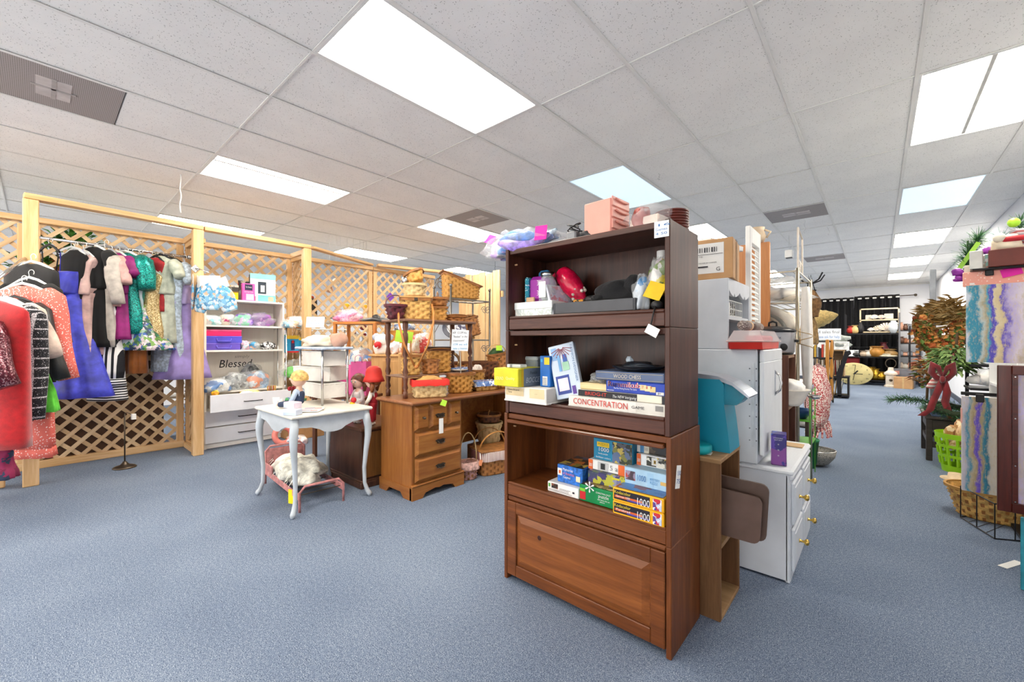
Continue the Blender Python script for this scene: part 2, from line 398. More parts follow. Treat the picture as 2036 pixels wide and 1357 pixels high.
def fixture(k, j, c_):
    o = T('ceiling_light', LLAB[k, j], 'ceiling light', (gx(k) - GX / 2, gy(j) + GY / 2, HCEIL), group='ceiling light panels')
    b = B(); w, l, fw = GX - .006, GY - .006, .022
    for sx in (-1, 1): b.box((sx * (w / 2 - fw / 2), 0, .004), (fw, l, .02), .003)
    for sy in (-1, 1): b.box((0, sy * (l / 2 - fw / 2), .004), (w - 2 * fw, fw, .02), .003)
    b.box((0, 0, .055), (w, l, .01)); mk(b, 'frame', M_FR, o)
    if (k, j) == (-1, 2):
        for sx in (-1, 1): mk(bx((sx * .142, 0, .008), (.26, l - .05, .008), .002), 'diffuser', DW, o)
        mk(bx((0, 0, .008), (.024, l - .05, .02), .003), 'divider_bar', mat('#b9b9b6', .5), o)
    elif (k, j) == (7, 0):
        mk(bx((-.07, 0, .008), (.42, l - .05, .008), .002), 'diffuser', DW, o); mk(bx((.165, 0, .004), (.03, l - .05, .016), .003), 'rib', M_FR, o); mk(bx((.23, 0, .008), (.1, l - .05, .008), .002), 'diffuser', DW, o)
    else: mk(bx((0, 0, .006), (w - 2 * fw, l - 2 * fw, .008), .002), 'diffuser', DB if c_ == 'b' else DW, o)
for (k, j), c_ in LIGHTS.items(): fixture(k, j, c_)
VLAB = {(6, -1): 'large grey perforated ceiling vent at upper left', (6, 2): 'grey ceiling vent above the basket display', (1, 4): 'grey ceiling vent above the wire rack', (1, 7): 'small far grey ceiling vent near the curtains'}
t = NT('perforated_grille'); vo = t.n('TexVoronoi', Vector=t.co(), Scale=120, Randomness=0); t.set(col=t.ramp(vo.outputs['Distance'], [(.3, '#5e5856'), (.4, '#a8a19f')]), rough=.6); M_PERF = t.m
for k, j in VENTS:
    o = T('ceiling_vent', VLAB[k, j], 'vent', (gx(k) - GX / 2, gy(j) + GY / 4, HCEIL), group='ceiling vents')
    mk(bx((0, 0, .004), (GX - .01, GY / 2 - .01, .012), .002), 'grille', M_PERF, o)
    b = B()
    for sx in (-1, 1): b.box((sx * .075, 0, -.003), (.13, .15, .003))
    mk(b, 'damper_plate', mat('#c6c0be', .5), o); b = B(); b.box((0, 0, -.005), (.02, .19, .003)); b.box((0, 0, -.005), (.3, .02, .003)); mk(b, 'damper_cross', mat('#b0aaa8', .6), o)
# wires hanging from the ceiling
def wire(px, py, dz, label, m, r=.0018, wob=.02):
    p = zp(px, py, HCEIL); q = random.Random(px); pts = [(q.uniform(-wob, wob) * math.sin(i * .8), q.uniform(-wob, wob) * .6, -dz * i / 8) for i in range(9)]; pts[0] = (0, 0, .004)
    mk(B().tube(pts, r, 6), 'hanging_wire', m, loc=p, label=label, cat='wire', group='wires hanging from the ceiling', smooth=True)
wire(943, 120, .12, 'thin white wire hanging below the large ceiling light panel', WHITE)
wire(359, 347, .36, 'white twisted cord hanging in front of the lattice booth', WHITE, .005, .008)
wire(1600, 436, .18, 'thin white wire hanging beyond the grey ceiling vent', WHITE, .003)
wire(1647, 446, .14, 'short white wire hanging right of the grey vent', WHITE, .003)
wire(1310, 345, .06, 'tiny wire hook hanging below the pale blue light panel', mat('#9a9a98', .4), .0015)
wire(985, 520, .2, 'dark wire hanging left of the dark bookcase top', BLACK, .003)
# small dome camera on far ceiling
o = T('dome_camera', 'small dark dome camera on the far ceiling', 'camera', zp(1619, 573, HCEIL)); mk(B().lathe([(.075, 0), (.075, -.03), (.06, -.045)], 16), 'base', WHITE, o, True); mk(B().ball((0, 0, -.05), .055, 14, 8), 'dome', mat('#20222a', .1), o, True)
# pleated trim where back wall meets the ceiling, baseboards
struct(B().span((XL, YB - .02, 0), (XR, YB, .1)), 'baseboard_back', mat('#4b5261', .7)); struct(B().span((XR - .015, YF, 0), (XR, YB, .1)), 'baseboard_right', mat('#4b5261', .7))
struct(B().span((XL, YB - .05, HCEIL - .05), (XR, YB, HCEIL)), 'trim_1', WHITE)
# ================================================================ dark stacking bookcase, four units
BX0, BX1, BY0, BY1 = -1.385, -.572, 1.53, 1.85
DK = ('#351b14', '#5f372a'); MD = ('#52290f', '#844c24')
def unit(label, z0, z1, cols, dx, kind):
    o = T('bookcase_unit', label, 'bookcase', ((BX0 + BX1) / 2, (BY0 + BY1) / 2, z0), group='stacked units of the dark bookcase')
    w = BX1 - BX0 + dx; d = BY1 - BY0 + dx * .5; h = z1 - z0 - .001
    wz, wx = wood(cols[0], cols[1], 'Z', 5, .4, 0), wood(cols[0], cols[1], 'X', 5, .4, 0)
    th = .02
    for sx in (-1, 1): mk(bx((sx * (w / 2 - th / 2), 0, h / 2), (th, d, h), .0025), 'side_panel', wz, o)
    mk(bx((0, d / 2 - .005, h / 2), (w - 2 * th, .008, h - .01)), 'back_panel', wood(shade(cols[0], .85), shade(cols[1], .85), 'Z', 5, .35), o)
    if kind == 'panel':
        mk(bx((0, 0, h - .008), (w - 2 * th, d - .02, .016)), 'top_panel', wx, o)
        fw = w - 2 * th - .006; dz0, dz1 = .03, h - .022; fh = dz1 - dz0; yf = -d / 2 + .012
        dr = B(); r = .055
        dr.box((0, yf, dz0 + fh / 2), (fw, .012, fh))
        for s_ in (-1, 1):
            dr.box((s_ * (fw / 2 - r / 2), yf - .008, dz0 + fh / 2), (r, .014, fh), .003); dr.box((0, yf - .008, dz0 + fh / 2 + s_ * (fh / 2 - r / 2)), (fw - 2 * r, .014, r), .003)
        do = mk(dr, 'door', wx, o)
        # raised field with sloping margins
        x, z = fw / 2 - r - .006, fh / 2 - r - .006; zc = dz0 + fh / 2; m = .028; y0, y1 = yf - .006, yf - .016
        b = B().add([(-x, y0, zc - z), (x, y0, zc - z), (x, y0, zc + z), (-x, y0, zc + z), (-x + m, y1, zc - z + m), (x - m, y1, zc - z + m), (x - m, y1, zc + z - m), (-x + m, y1, zc + z - m)],
                    [(0, 1, 5, 4), (1, 2, 6, 5), (2, 3, 7, 6), (3, 0, 4, 7), (4, 5, 6, 7)])
        mk(b, 'raised_field', wood('#623313', '#925628', 'X', 4, .42, 0), do)
        kn = B(Matrix.Translation((-.19, y1 - .0006, zc + .055)) @ Matrix.Rotation(R(90), 4, 'X')); kn.lathe([(.011, 0), (.008, .0004)], 16); mk(kn, 'knot', mat('#3c1a0c', .4), do)
        mk(bx((0, -d / 2 + .02, h - .012), (w - 2 * th, .03, .02), .006), 'top_moulding', wx, o)
        mk(bx((0, .0, .04), (w - 2 * th, d - .06, .016)), 'shelf', wx, o)
        return o
    mk(bx((0, .004, h - .013), (w - 2 * th, d - .012, .024), .002), 'top_panel', wx, o)
    mk(bx((0, .004, .056), (w - 2 * th, d - .016, .018)), 'shelf', wx, o)
    mk(bx((0, -d / 2 + .012, .03), (w - 2 * th, .016, .052), .003), 'front_rail', wx, o)
    mk(bx((0, -d / 2 + .014, .062), (w - 2 * th, .022, .014), .005), 'ledge', wx, o)
    if kind == 'door':   # flap door slid back over the shelf, its edge still showing
        mk(bx((0, -d / 2 + .025, h - .036), (w - 2 * th - .01, .07, .016), .004), 'retracted_door_edge', wood(MD[0], MD[1], 'X', 5, .28, .2), o)
    for sx in (-1, 1): mk(B(Matrix.Translation((sx * (w / 2 - th), -d / 2 + .05, h - .07)) @ Matrix.Rotation(R(90), 4, 'Y')).lathe([(.004, -.014), (.004, .014)], 8), 'door_pin', mat('#c9a27a', .5), o)
    return o
BZ = (0, .411, .816, 1.2216, 1.6215)
unit('bottom bookcase unit with a raised panel front and a knot', BZ[0], BZ[1], MD, .012, 'panel')
unit('reddish bookcase unit holding stacked jigsaw puzzle boxes', BZ[1], BZ[2], MD, .012, 'door')
unit('dark brown bookcase unit holding board games', BZ[2], BZ[3], DK, 0, 'open')
unit('topmost dark brown bookcase unit under the pink drawers', BZ[3], BZ[4], DK, 0, 'open')
def tag(name, label, loc, rz, w, h, m, lines=(), cat='tag', tilt=0):
    o = mk(B().box((0, 0, -h / 2), (w, .0012, h)), name, m, loc=loc, rz=(0, tilt, rz), label=label, cat=cat)
    for i, l in enumerate(lines): text(l, h / (len(lines) + 1.5), INKB, o, (-w * .42, -.0016, -h * (i + 1.2) / (len(lines) + .8)), name='handwriting', w=w * .8)
    return o
tag('price_note', 'white handwritten note taped to top right bookcase corner', (BX1 - .03, BY0 - .003, 1.615), 0, .055, .06, mat('#e9eef2', .5), ('16', 'Games', '4 50'))
tag('price_tag', 'torn white price tag on the side of the puzzle unit', (BX1 + .008, 1.60, .70), R(90), .045, .085, TAGW, ('1500', '75'), tilt=R(12))

# ---------------------------------------------------------------- things on the top unit
fx = lambda px, Y: yp(px, 678, Y).x
ZT, Z3, Z2, Z1 = 1.6215, 1.2216 + .066, .816 + .066, .411 + .066
def between(a, b, Y): x0, x1 = max(fx(a, Y), -1.362), min(fx(b, Y), -.594); return (x0 + x1) / 2, x1 - x0
# pink three-drawer unit (drawers face +X, body long)
x, w = (fx(1156, 1.56) + fx(1212, 1.56)) / 2, 0; PK = mat('#f0a090', .45, var=.03)
o = T('drawer_unit', 'salmon pink plastic mini drawer unit on top of the bookcase', 'drawer unit', (x, 1.66, ZT), R(-4))
mk(bx((0, 0, .075), (.135, .15, .15), .004), 'housing', PK, o)
for i in range(3):
    zz = .022 + i * .047 + .004; dr = mk(bx((.069, 0, zz + .018), (.008, .138, .042), .003), 'drawer', mat('#f3ab9c', .4, var=.03), o)
    mk(B().tube([(.078, y, zz + .028 - .006 * (1 - (y / .05) ** 2)) for y in (-.05, -.03, 0, .03, .05)], .0045, 6), 'lip_handle', PK, dr, True)
# crumpled bags with pony toys
def bagged(name, label, loc, rz, r, cols, seed, cat='bag', tagm=None, bag=True, sc=16, amp=.22):
    o = T(name, label, cat, loc, rz)
    mk(B().lump((0, 0, 0), (r[0] * .93, r[1] * .93, r[2] * .93), amp, seed), 'contents', spots(cols, sc, .45, 'bag_contents', coat=.3), o, True)
    if bag: mk(B().lump((0, 0, .0), r, amp * 1.25, seed, 26, 16, 4), 'clear_bag', clear(op=.2), o, True)
    if tagm: mk(bx((-r[0] * .7, -r[1] * .55, r[2] * .9), (.055, .002, .045), 0, (R(-35), R(10), 0)), 'price_sticker', tagm, o)
    return o
o = T('bagged_toy', 'clear bag of blue and purple rainbow-haired toy on the bookcase top', 'bag', (fx(1050, 1.62), 1.62, ZT), R(8))
for i, (c_, y, z) in enumerate((('#3f7fd0', -.03, .05), ('#a9c8ee', .02, .07), ('#9a7fd6', -.05, .02), ('#5aa0e0', .05, .035))):
    pts = [(-.15 + .3 * k / 8, y + .012 * math.sin(k * 1.1 + i), z + .02 * math.sin(k * .7 + i) + .01) for k in range(9)]
    mk(B().tube(pts, [.012, .022, .028, .03, .03, .028, .024, .02, .01], 10), 'hair_strand', mat(c_, .4, var=.35, sc=40), o, True)
mk(B().lump((0, 0, 0), (.2, .1, .065), .25, 4, 26, 14, 4), 'clear_bag', clear(op=.18), o, True)
mk(bx((.13, -.102, .05), (.06, .002, .07), 0, (R(-12), 0, R(6))), 'price_sticker', MAGENTA, o)
o = T('bagged_toy', 'clear bag with magenta sticker overhanging the left bookcase top', 'bag', (fx(1020, 1.7), 1.68, ZT), R(-10))
mk(B().lump((0, 0, 0), (.15, .08, .07), .25, 9), 'contents', spots(['#8fb6ea', '#c9a9e8', '#eef0f6', '#5a8ed8'], 14, .4), o, True)
mk(B().lump((0, 0, 0), (.17, .095, .085), .3, 9, 26, 14, 4), 'clear_bag', clear(op=.2), o, True)
mk(bx((-.10, -.06, .105), (.075, .002, .055), 0, (R(-30), R(20), 0)), 'price_sticker', MAGENTA, o)
o = T('power_adapter', 'grey adapter with coiled black cable on the bookcase top', 'adapter', (fx(1136, 1.58), 1.6, ZT))
mk(bx((0, 0, .02), (.05, .05, .04), .006), 'body', mat('#8b8d90', .5), o)
mk(B().lump((.07, .02, 0), (.045, .04, .028), .15, 3), 'pouch', mat('#3b3b3e', .6), o, True)
mk(B().tube([(.03 * math.cos(a * .9) * (1 + .1 * math.sin(a * 3)) + .005 * a / 6, -.01 + .02 * math.sin(a * .9), .055 + .02 * math.sin(a * .53)) for a in range(26)], .0028, 6), 'cable', BLACK, o, True)
o = T('bagged_box', 'white box in a clear crinkled bag behind the pink drawers', 'bag', (fx(1290, 1.68), 1.69, ZT), R(-6))
mk(bx((0, 0, .03), (.13, .10, .06), .004), 'carton', mat('#f0ddd0', .6, var=.08, sc=20), o); mk(B().lump((-.02, -.03, .0), (.04, .03, .07), .2, 2), 'red_figure', mat('#b05046', .5), o, True)
mk(B().lump((0, 0, 0), (.095, .08, .075), .25, 12, 26, 14, 4), 'clear_bag', clear(op=.22), o, True)
px_ = Vector((fx(1337, 1.79), 1.78)); PLM = mat('#6a3128', .35, coat=.3)
for i in range(8):
    mk(B().lathe([(.03, 0), (.055, .002), (.066, .012), (.07, .016), (.066, .016), (.054, .006), (.0, .005)], 28), 'plate', PLM, loc=(px_.x, px_.y, ZT + .011 * i), label='reddish brown plastic plate, %s of the stack on the bookcase top' % ('lowest', 'second from the bottom', 'third from the bottom', 'fourth from the bottom', 'fourth from the top', 'third from the top', 'second from the top', 'topmost')[i], cat='plate', group='stack of brown plates', smooth=True)

# ---------------------------------------------------------------- top shelf contents (z = Z3)
t = NT('marble_paper'); n = t.noise(t.co(), 12, 4, .6, 2.5); t.set(col=t.ramp(n.outputs['Fac'], [(.42, '#e7ebe6'), (.5, '#b9c4bf'), (.58, '#eef0ea')]), rough=.5); M_MARB = t.m
x, w = between(1019, 1098, 1.58)
pbox('keepsake_box', 'white marbled lidded box at left of the top shelf', 'box', (x, 1.67, Z3), 0, (w, .19, .07), M_MARB, lid=(.036, mat('#eef1ee', .5, var=.04)))
xs_, ws = between(1018, 1076, 1.6); PUR = mat('#a82fa8', .45)
o = T('toy_suitcase', 'purple toy suitcase with arrows and teal dotted edge', 'suitcase', (xs_ + .01, 1.68, Z3 + .075), R(3))
mk(bx((.01, 0, .065), (ws - .03, .09, .13), .018), 'shell', PUR, o); mk(bx((-ws / 2 + .012, 0, .065), (.024, .094, .132), .01), 'dotted_edge', dots('#2f9fb4', '#e8f6f8', 90, .3), o)
mk(B().tube([(-.005, 0, .128), (-.005, 0, .148), (.005, 0, .156), (.04, 0, .156), (.05, 0, .148), (.05, 0, .128)], .007, 8), 'handle', mat('#1f6a9a', .4), o, True)
for zz in (.095, .045):
    ar = B()
    ar.box((.035, -.0465, zz), (.05, .001, .003))
    for q in range(3):
        for s_ in (-1, 1): ar.box((.015 + q * .009, -.0465, zz + s_ * .008), (.014, .001, .003), 0, (0, s_ * R(40), 0))
    mk(ar, 'arrow_print', WHITE, o)
mk(bx((0, 0, .012), (.05, .012, .024), .003), 'kraft_tag', mat('#c9a883', .7), loc=(fx(1055, 1.6), 1.6, Z3 + .073), label='small brown kraft tag before the purple suitcase', cat='tag')
o = T('glass_jar', 'clear glass jar with metal lid and white label', 'jar', (fx(1087, 1.62), 1.63, Z3 + .073))
mk(B().lathe([(.04, 0), (.045, .01), (.045, .085), (.032, .108), (.032, .12)], 24, cap1=False), 'glass', clear('#dfe8ea', .3, .05, 0), o, True)
mk(B().lathe([(.035, .118), (.035, .14), (.0, .14)], 24), 'lid', CHROME, o, True); mk(bx((.0, -.046, .055), (.04, .002, .075)), 'label', TAGW, o)
mk(B().lump((0, 0, .005), (.036, .036, .05), .2, 5), 'contents', mat('#8f8d8a', .6), o, True)
for i in range(3):
    o = pbox('picture_card', ('white framed card with red lettering leaning nearest the jar', 'middle leaning white card on the top shelf', 'rear leaning white card on the top shelf')[i], 'card', (fx(1112 - i * 4, 1.62) , 1.66 + i * .012, Z3 + .002), 0, (.012, .16, .155), mat('#dcdde6', .5), [('R', .06, .94, .06, .94, spots(['#c9cfe2', '#e6e2ea', '#b9bfd6', '#d49aa8'], 30, .5))], rot=(0, R(-17), R(-8)), group='cards leaning on the top shelf')
# red wrapped bouquet leaning on the back
o = T('wrapped_bouquet', 'bouquet wrapped in glossy red film leaning on the shelf back', 'bouquet', (fx(1178, 1.7), 1.72, Z3 + .004), (0, R(-39), R(4)))
mk(B().lathe([(.006, .0), (.03, .02), (.034, .05), (.014, .085), (.02, .1), (.042, .14), (.052, .19), (.05, .24), (.038, .28), (.012, .3)], 18), 'wrapping', mat('#c4123e', .18, var=.3, sc=22, bump=.8, bsc=45), o, True)
mk(B().lathe([(.0155, .08), (.018, .085), (.0155, .092)], 16), 'raffia_tie', mat('#c9a763', .7), o, True)
b = B()
for k in range(14): a = k * .63; b.ball((.036 * math.cos(a), .036 * math.sin(a), .125 + .012 * (k % 3)), .009, 8, 6)
mk(b, 'pale_blooms', mat('#d8ccc0', .6, var=.2), o, True)
mk(B().tube([(0, 0, .0), (.002, 0, -.02), (.0, 0, .06)], .004, 6), 'stick', mat('#c9c4b8', .5), o)
x, w = between(1099, 1262, 1.57)
o = T('shallow_tray', 'long dark grey open tray on the top shelf', 'tray', (x, 1.655, Z3))
b = B(); M_TR = mat('#4a4b50', .5); hw, hd = w / 2, .08
b.box((0, 0, .004), (w, .16, .008)); 
for s_ in (-1, 1): b.box((s_ * (hw - .004), 0, .028), (.008, .16, .056), .002); b.box((0, s_ * (hd - .004), .028), (w - .016, .008, .056), .002)
mk(b, 'tray_body', M_TR, o)
mk(bx((0, 0, .05), (w - .02, .14, .004)), 'liner', mat('#d9d2c6', .7, var=.2, sc=30), o)
o = T('plush_toy', 'black fluffy plush animal lying in the grey tray', 'plush toy', (fx(1223, 1.62), 1.65, Z3 + .053), R(5)); FUR = mat('#0c0c10', .85, bump=1, bsc=120, sheen=.1)
mk(B().lump((0, 0, 0), (.1, .06, .06), .12, 21, 24, 16), 'body', FUR, o, True); mk(B().lump((.075, -.01, .03), (.045, .045, .05), .1, 22), 'head', FUR, o, True)
mk(B().lump((-.085, -.03, 0), (.03, .02, .02), .1, 2).lump((-.07, -.045, .01), (.025, .015, .015), .1, 5), 'paw', FUR, o, True)
o = T('toy_penguin', 'orange and black toy at the left of the grey tray', 'toy', (fx(1168, 1.6), 1.64, Z3 + .053)); mk(B().lump((0, 0, 0), (.04, .03, .022), .15, 31), 'body', BLACK, o, True); mk(B().lump((.035, -.01, 0), (.03, .02, .015), .1, 3), 'belly', WHITE, o, True)
mk(B().lathe([(.016, 0), (.008, .02), (.001, .035)], 10, (.075, -.01, .0)), 'beak', mat('#e08a2a', .5), o, True)
mk(B().tube([(.03 * math.cos(a / 3), .02 * math.sin(a / 3), .01) for a in range(19)], .007, 8), 'bangle', spots(['#2a2118', '#c8882a'], 60), loc=(fx(1146, 1.59), 1.625, Z3 + .053), label='tortoiseshell bangle lying in the grey tray', cat='bangle', smooth=True)
o = bagged('bagged_clothes', 'silvery blue plastic packet leaning at right of top shelf', (fx(1272, 1.62), 1.64, Z3 + .01), R(20), (.035, .05, .095), ['#dfe6ee', '#9fc2dd', '#c9d2dc', '#5a8fc0'], 41, 'packet', sc=12)
o = bagged('bagged_party_items', 'yellow and white plastic packets at the right of the top shelf', (fx(1308, 1.64), 1.68, Z3 + .07), 0, (.05, .06, .1), ['#f2d21c', '#e9e6e2', '#d8c8d0', '#f4e040', '#7a9a3a'], 43, 'packet', sc=20)
mk(bx((0, 0, .05), (.07, .003, .07), 0, (R(-20), R(20), 0)), 'yellow_card', YELLOW, loc=(fx(1302, 1.6), 1.6, Z3 + .03), label='yellow card in front of the packets on the top shelf', cat='card')
o = T('paper_roll', 'white paper roll standing on the packets at top shelf right', 'paper roll', (fx(1314, 1.72), 1.73, Z3 + .19)); mk(B().lathe([(.02, 0), (.02, .07), (.012, .07), (.012, .02)], 18), 'roll', WHITE, o, True, auto=40)
mk(bx((0, 0, .07), (.08, .1, .14), .01), 'dark_carton', BLACK, loc=(fx(1300, 1.75), 1.76, Z3), label='black carton under the yellow packets', cat='carton')
o = T('cable_device', 'black adapter on a cord hanging over the top shelf rail', 'cable', (fx(1302, 1.545), 1.55, Z3))
mk(B().ball((0, .015, .02), .02, 12, 8, 1.2, 1, .9), 'plug', BLACK, o, True); mk(B().tube([(0, .0, .015), (.004, -.02, .0), (.0, -.028, -.03), (-.006, -.03, -.06), (-.012, -.03, -.07)], .003, 6), 'cord', BLACK, o, True)
tag('price_tag', 'blank white swing tag hanging over the top shelf rail', (fx(1302, 1.52), 1.515, Z3 - .064), 0, .05, .035, TAGW, (), tilt=R(28))

# ---------------------------------------------------------------- middle shelf: board games (z = Z2)
DBL = mat('#2f52a0', .45); CREAM = mat('#e8e0cc', .7, var=.06); 
x, w = between(1125, 1322, 1.545); YG = 1.555
hgt = lambda y0, y1, px: (y1 - y0) * (Vector((fx(px, 1.55), 1.55, 0)).dot(Vector((-SN, CS, 0)))) / FPX
pbox('board_game_box', 'white board game box lettered in red, lowest in its stack', 'board game', (x, YG + .115, Z2), 0, (w, .21, .046), mat('#e6e2da', .6, var=.05), [('F', .72, 1, 0, 1, mat('#d6d2c9', .6)), ('F', 0, 1, 0, .12, mat('#f2efe8', .6)), ('F', .9, .97, .4, .85, mat('#8d8a86', .7))],
     [('F', 'CONCENTRATION', .06, .28, .036, mat('#cf3a2a', .6), w * .58), ('F', 'GAME', .68, .42, .016, INK, w * .12)])
x2, w2 = between(1145, 1318, 1.545)
pbox('board_game_box', 'black and cream board game box with red and white lettering', 'board game', (x2, YG + .105, Z2 + .047), 0, (w2, .19, .03), CREAM, [('F', 0, .71, .08, .98, mat('#26242a', .5)), ('F', .97, 1, 0, 1, mat('#26242a', .5))],
     [('F', 'BRIDG-IT', .09, .3, .021, mat('#e04a3a', .6), w2 * .27), ('F', 'The NEW Intriguing', .43, .28, .016, WHITE, w2 * .27, .3)])
x3, w3 = between(1201, 1320, 1.55)
pbox('board_game_box', 'bright blue tile game box with red lettering in the stack', 'board game', (x3, YG + .1, Z2 + .078), 0, (w3, .18, .047), mat('#1f3fa8', .4), [('F', .6, .7, .35, .8, mat('#e8d2a0', .6)), ('F', .68, .78, .3, .75, mat('#f0dcae', .6)), ('F', .76, .85, .25, .7, mat('#e2c890', .6)), ('F', .86, .98, .06, .3, WHITE)],
     [('F', 'Rummikub', .035, .5, .032, WHITE, w3 * .57), ('F', 'Rummikub', .04, .5, .031, mat('#e03a4a', .5), w3 * .55), ('F', 'The Fast Moving Rummy Tile Game', .15, .3, .01, WHITE, w3 * .4), ('F', 'PRESSMAN', .03, .1, .008, WHITE, w3 * .12), ('F', '7  8  9', .63, .5, .016, RED, w3 * .16), ('F', '8+', .885, .1, .012, INK)])
x4, w4 = between(1180, 1318, 1.55)
o = pbox('board_game_box', 'slate blue chess box lying on top of the games', 'board game', (x4, YG + .11, Z2 + .126), 0, (w4, .2, .037), mat('#5b6b8c', .45), [], [('F', 'WOOD CHESS', .29, .3, .022, mat('#d6cdb8', .5), w4 * .4)])
mk(B().tube([(-w4 / 2 + .006, -.1015, .006), (w4 / 2 - .006, -.1015, .006), (w4 / 2 - .006, -.1015, .031), (-w4 / 2 + .006, -.1015, .031)], .0007, 4, True), 'border_line', mat('#c9b98a', .5), o)
o = T('round_dish', 'black round dish with a shiny bag on the chess box', 'dish', (fx(1268, 1.64), 1.65, Z2 + .164)); mk(B().lathe([(.05, 0), (.085, .006), (.105, .016), (.108, .022), (.1, .022), (.08, .012), (0, .01)], 36), 'dish', mat('#15171c', .25), o, True, auto=50)
mk(B().lump((0, 0, .012), (.07, .05, .018), .2, 8), 'bag', mat('#2a3038', .15, bump=.8, bsc=40), o, True); mk(B().lump((-.05, .02, .02), (.015, .012, .025), .3, 6), 'bag_knot', clear('#cfe0f0', .5), o, True)
x5, w5 = between(1150, 1202, 1.56)
o = T('wooden_tray', 'pale wooden tray of papers beside the blue tile game', 'tray', (x5 + .01, YG + .1, Z2 + .078)); mk(bx((0, 0, .014), (w5 + .03, .15, .028), .003), 'tray', wood('#d8bd86', '#e8d4a4', 'X'), o)
b = B()
for i in range(5): b.box((.004 * i - .01, .01, .032 + .003 * i), (.07, .1, .002), 0, (0, R(-4 * i), R(9 * i - 10)))
mk(b, 'papers', spots(['#b99a4a', '#8d7a5a', '#d9d3c2', '#4a4336'], 30, .6), o); mk(B().lump((0, 0, .028), (.06, .07, .03), .2, 17), 'plastic_bag', clear(op=.25), o, True)
# left group
xl, wl = between(997, 1086, 1.50)
o = pbox('white_carton', 'white carton with beige tape labels jutting over the shelf edge', 'carton', (xl + .0, 1.60, Z2), 0, (wl, .2, .072), mat('#e4e0d8', .6, var=.05), [('F', .03, .48, .4, .92, mat('#dcc69c', .7)), ('F', .62, .96, .35, .95, mat('#dcc69c', .7))],
         [('F', 'Chess Board', .07, .74, .011, INK, wl * .3), ('F', 'Game', .1, .58, .01, INK), ('F', '~ ~', .75, .6, .01, INK)])
mk(bx((0, 0, .004), (wl + .005, .205, .008), .002), 'base_tray', mat('#f0ede6', .6), o)
xy, wy = between(985, 1044, 1.46)
o = pbox('bocce_box', 'crushed yellow and grey ball set box sticking out of the shelf', 'box', (fx(1015, 1.5), 1.565, Z2 + .073), 0, (.155, .2, .085), mat('#d9d01e', .45, var=.08, bump=.5, bsc=30), [('R', .12, .2, 0, 1, mat('#e0b818', .4)), ('R', .2, 1, 0, 1, mat('#7d8794', .4))],
         [('R', 'Franklin', .42, .66, .022, BLACK, .055, .2), ('R', 'BOCCE', .26, .2, .036, mat('#dfe5ea', .5), .105, .25), ('F', 'SOUND', .1, .35, .022, mat('#eff0a8', .5), .05), ('F', 'Quality', .52, .4, .018, mat('#eff0a8', .5), .055)])
xc, wc = between(1017, 1080, 1.62)
o = T('storage_case', 'clear lidded plastic case behind the yellow box', 'case', (fx(1053, 1.7), 1.73, Z2 + .073)); mk(bx((0, 0, .06), (.15, .13, .12), .008), 'case_body', clear('#cfdae2', .45, .15, .0), o); mk(bx((0, 0, .125), (.16, .14, .022), .006), 'lid', clear('#dfe8ee', .55, .15, 0), o); mk(B(Matrix.Translation((-.045, -.069, .07)) @ Matrix.Rotation(R(90), 4, 'X')).lathe([(.022, 0), (.022, .002)], 20), 'round_label', WHITE, o)
mk(bx((0, 0, .045), (.13, .1, .08), .01), 'contents', mat('#9aa7b4', .6, var=.25, sc=20), o)
o = pbox('clear_sleeve', 'small clear rectangular sleeve lying on the yellow box', 'sleeve', (fx(1028, 1.53), 1.53, Z2 + .16), 0, (.085, .05, .016), clear('#e8eef2', .5, .1, 0), [('F', .02, .2, .05, .95, WHITE), ('F', .25, .4, .05, .95, mat('#6a6f78', .5))])
pbox('blue_game_box', 'narrow bright blue box beside the leaning drawing kit', 'box', (fx(1086, 1.58), 1.63, Z2 + .073), 0, (.06, .12, .145), mat('#1766b8', .4), [('F', .28, .75, .05, .34, WHITE), ('F', .1, .3, .8, .9, mat('#2fa0d8', .5)), ('F', .45, .95, .72, .95, YELLOW)] + [('F', .32, .7, .07 + .05 * i, .085 + .05 * i, INK) for i in range(5)], [])
LB = mat('#cfdcec', .45, var=.05)
o = pbox('drawing_kit_box', 'pale blue fashion drawing kit box leaning on the board games', 'board game', (fx(1122, 1.545), 1.60, Z2 + .03), 0, (.125, .034, .25), LB, [('F', .1, .62, .08, .42, mat('#263f94', .4)), ('F', .17, .56, .14, .37, mat('#efe4ec', .5)), ('F', .66, .8, .05, .2, mat('#5a3a94', .5)), ('F', .1, .3, .72, .95, mat('#8fb6e0', .5)), ('F', .45, .7, .5, .66, mat('#a8d8b8', .5)), ('F', .5, .66, .66, .8, mat('#3a5fb0', .5)), ('L', .1, .9, .03, .12, mat('#9aa0a8', .6)), ('F', .3, .4, .5, .8, mat('#7ab0e0', .5))],
         [('L', 'FASHION DESIGNER', .5, .93, .014, mat('#6a7f98', .5), .16), ('F', 'FASHION DESIGNER', .86, .95, .015, mat('#5a7fa8', .5), .17)], rot=(R(-9), R(-14), R(16)))
for ch in o.children:
    if ch.name.startswith('lettering'): ch.rotation_euler = (R(90), R(90), ch.rotation_euler[2])
b = B()
for i in range(9): b.box((.0 + .032 * math.cos(R(200 + i * 18)), -.0195, .235 + .032 * math.sin(R(200 + i * 18))), (.045, .001, .003), 0, (0, -R(200 + i * 18), 0))
mk(b, 'pencil_print', mat('#8a3a4a', .5), o)

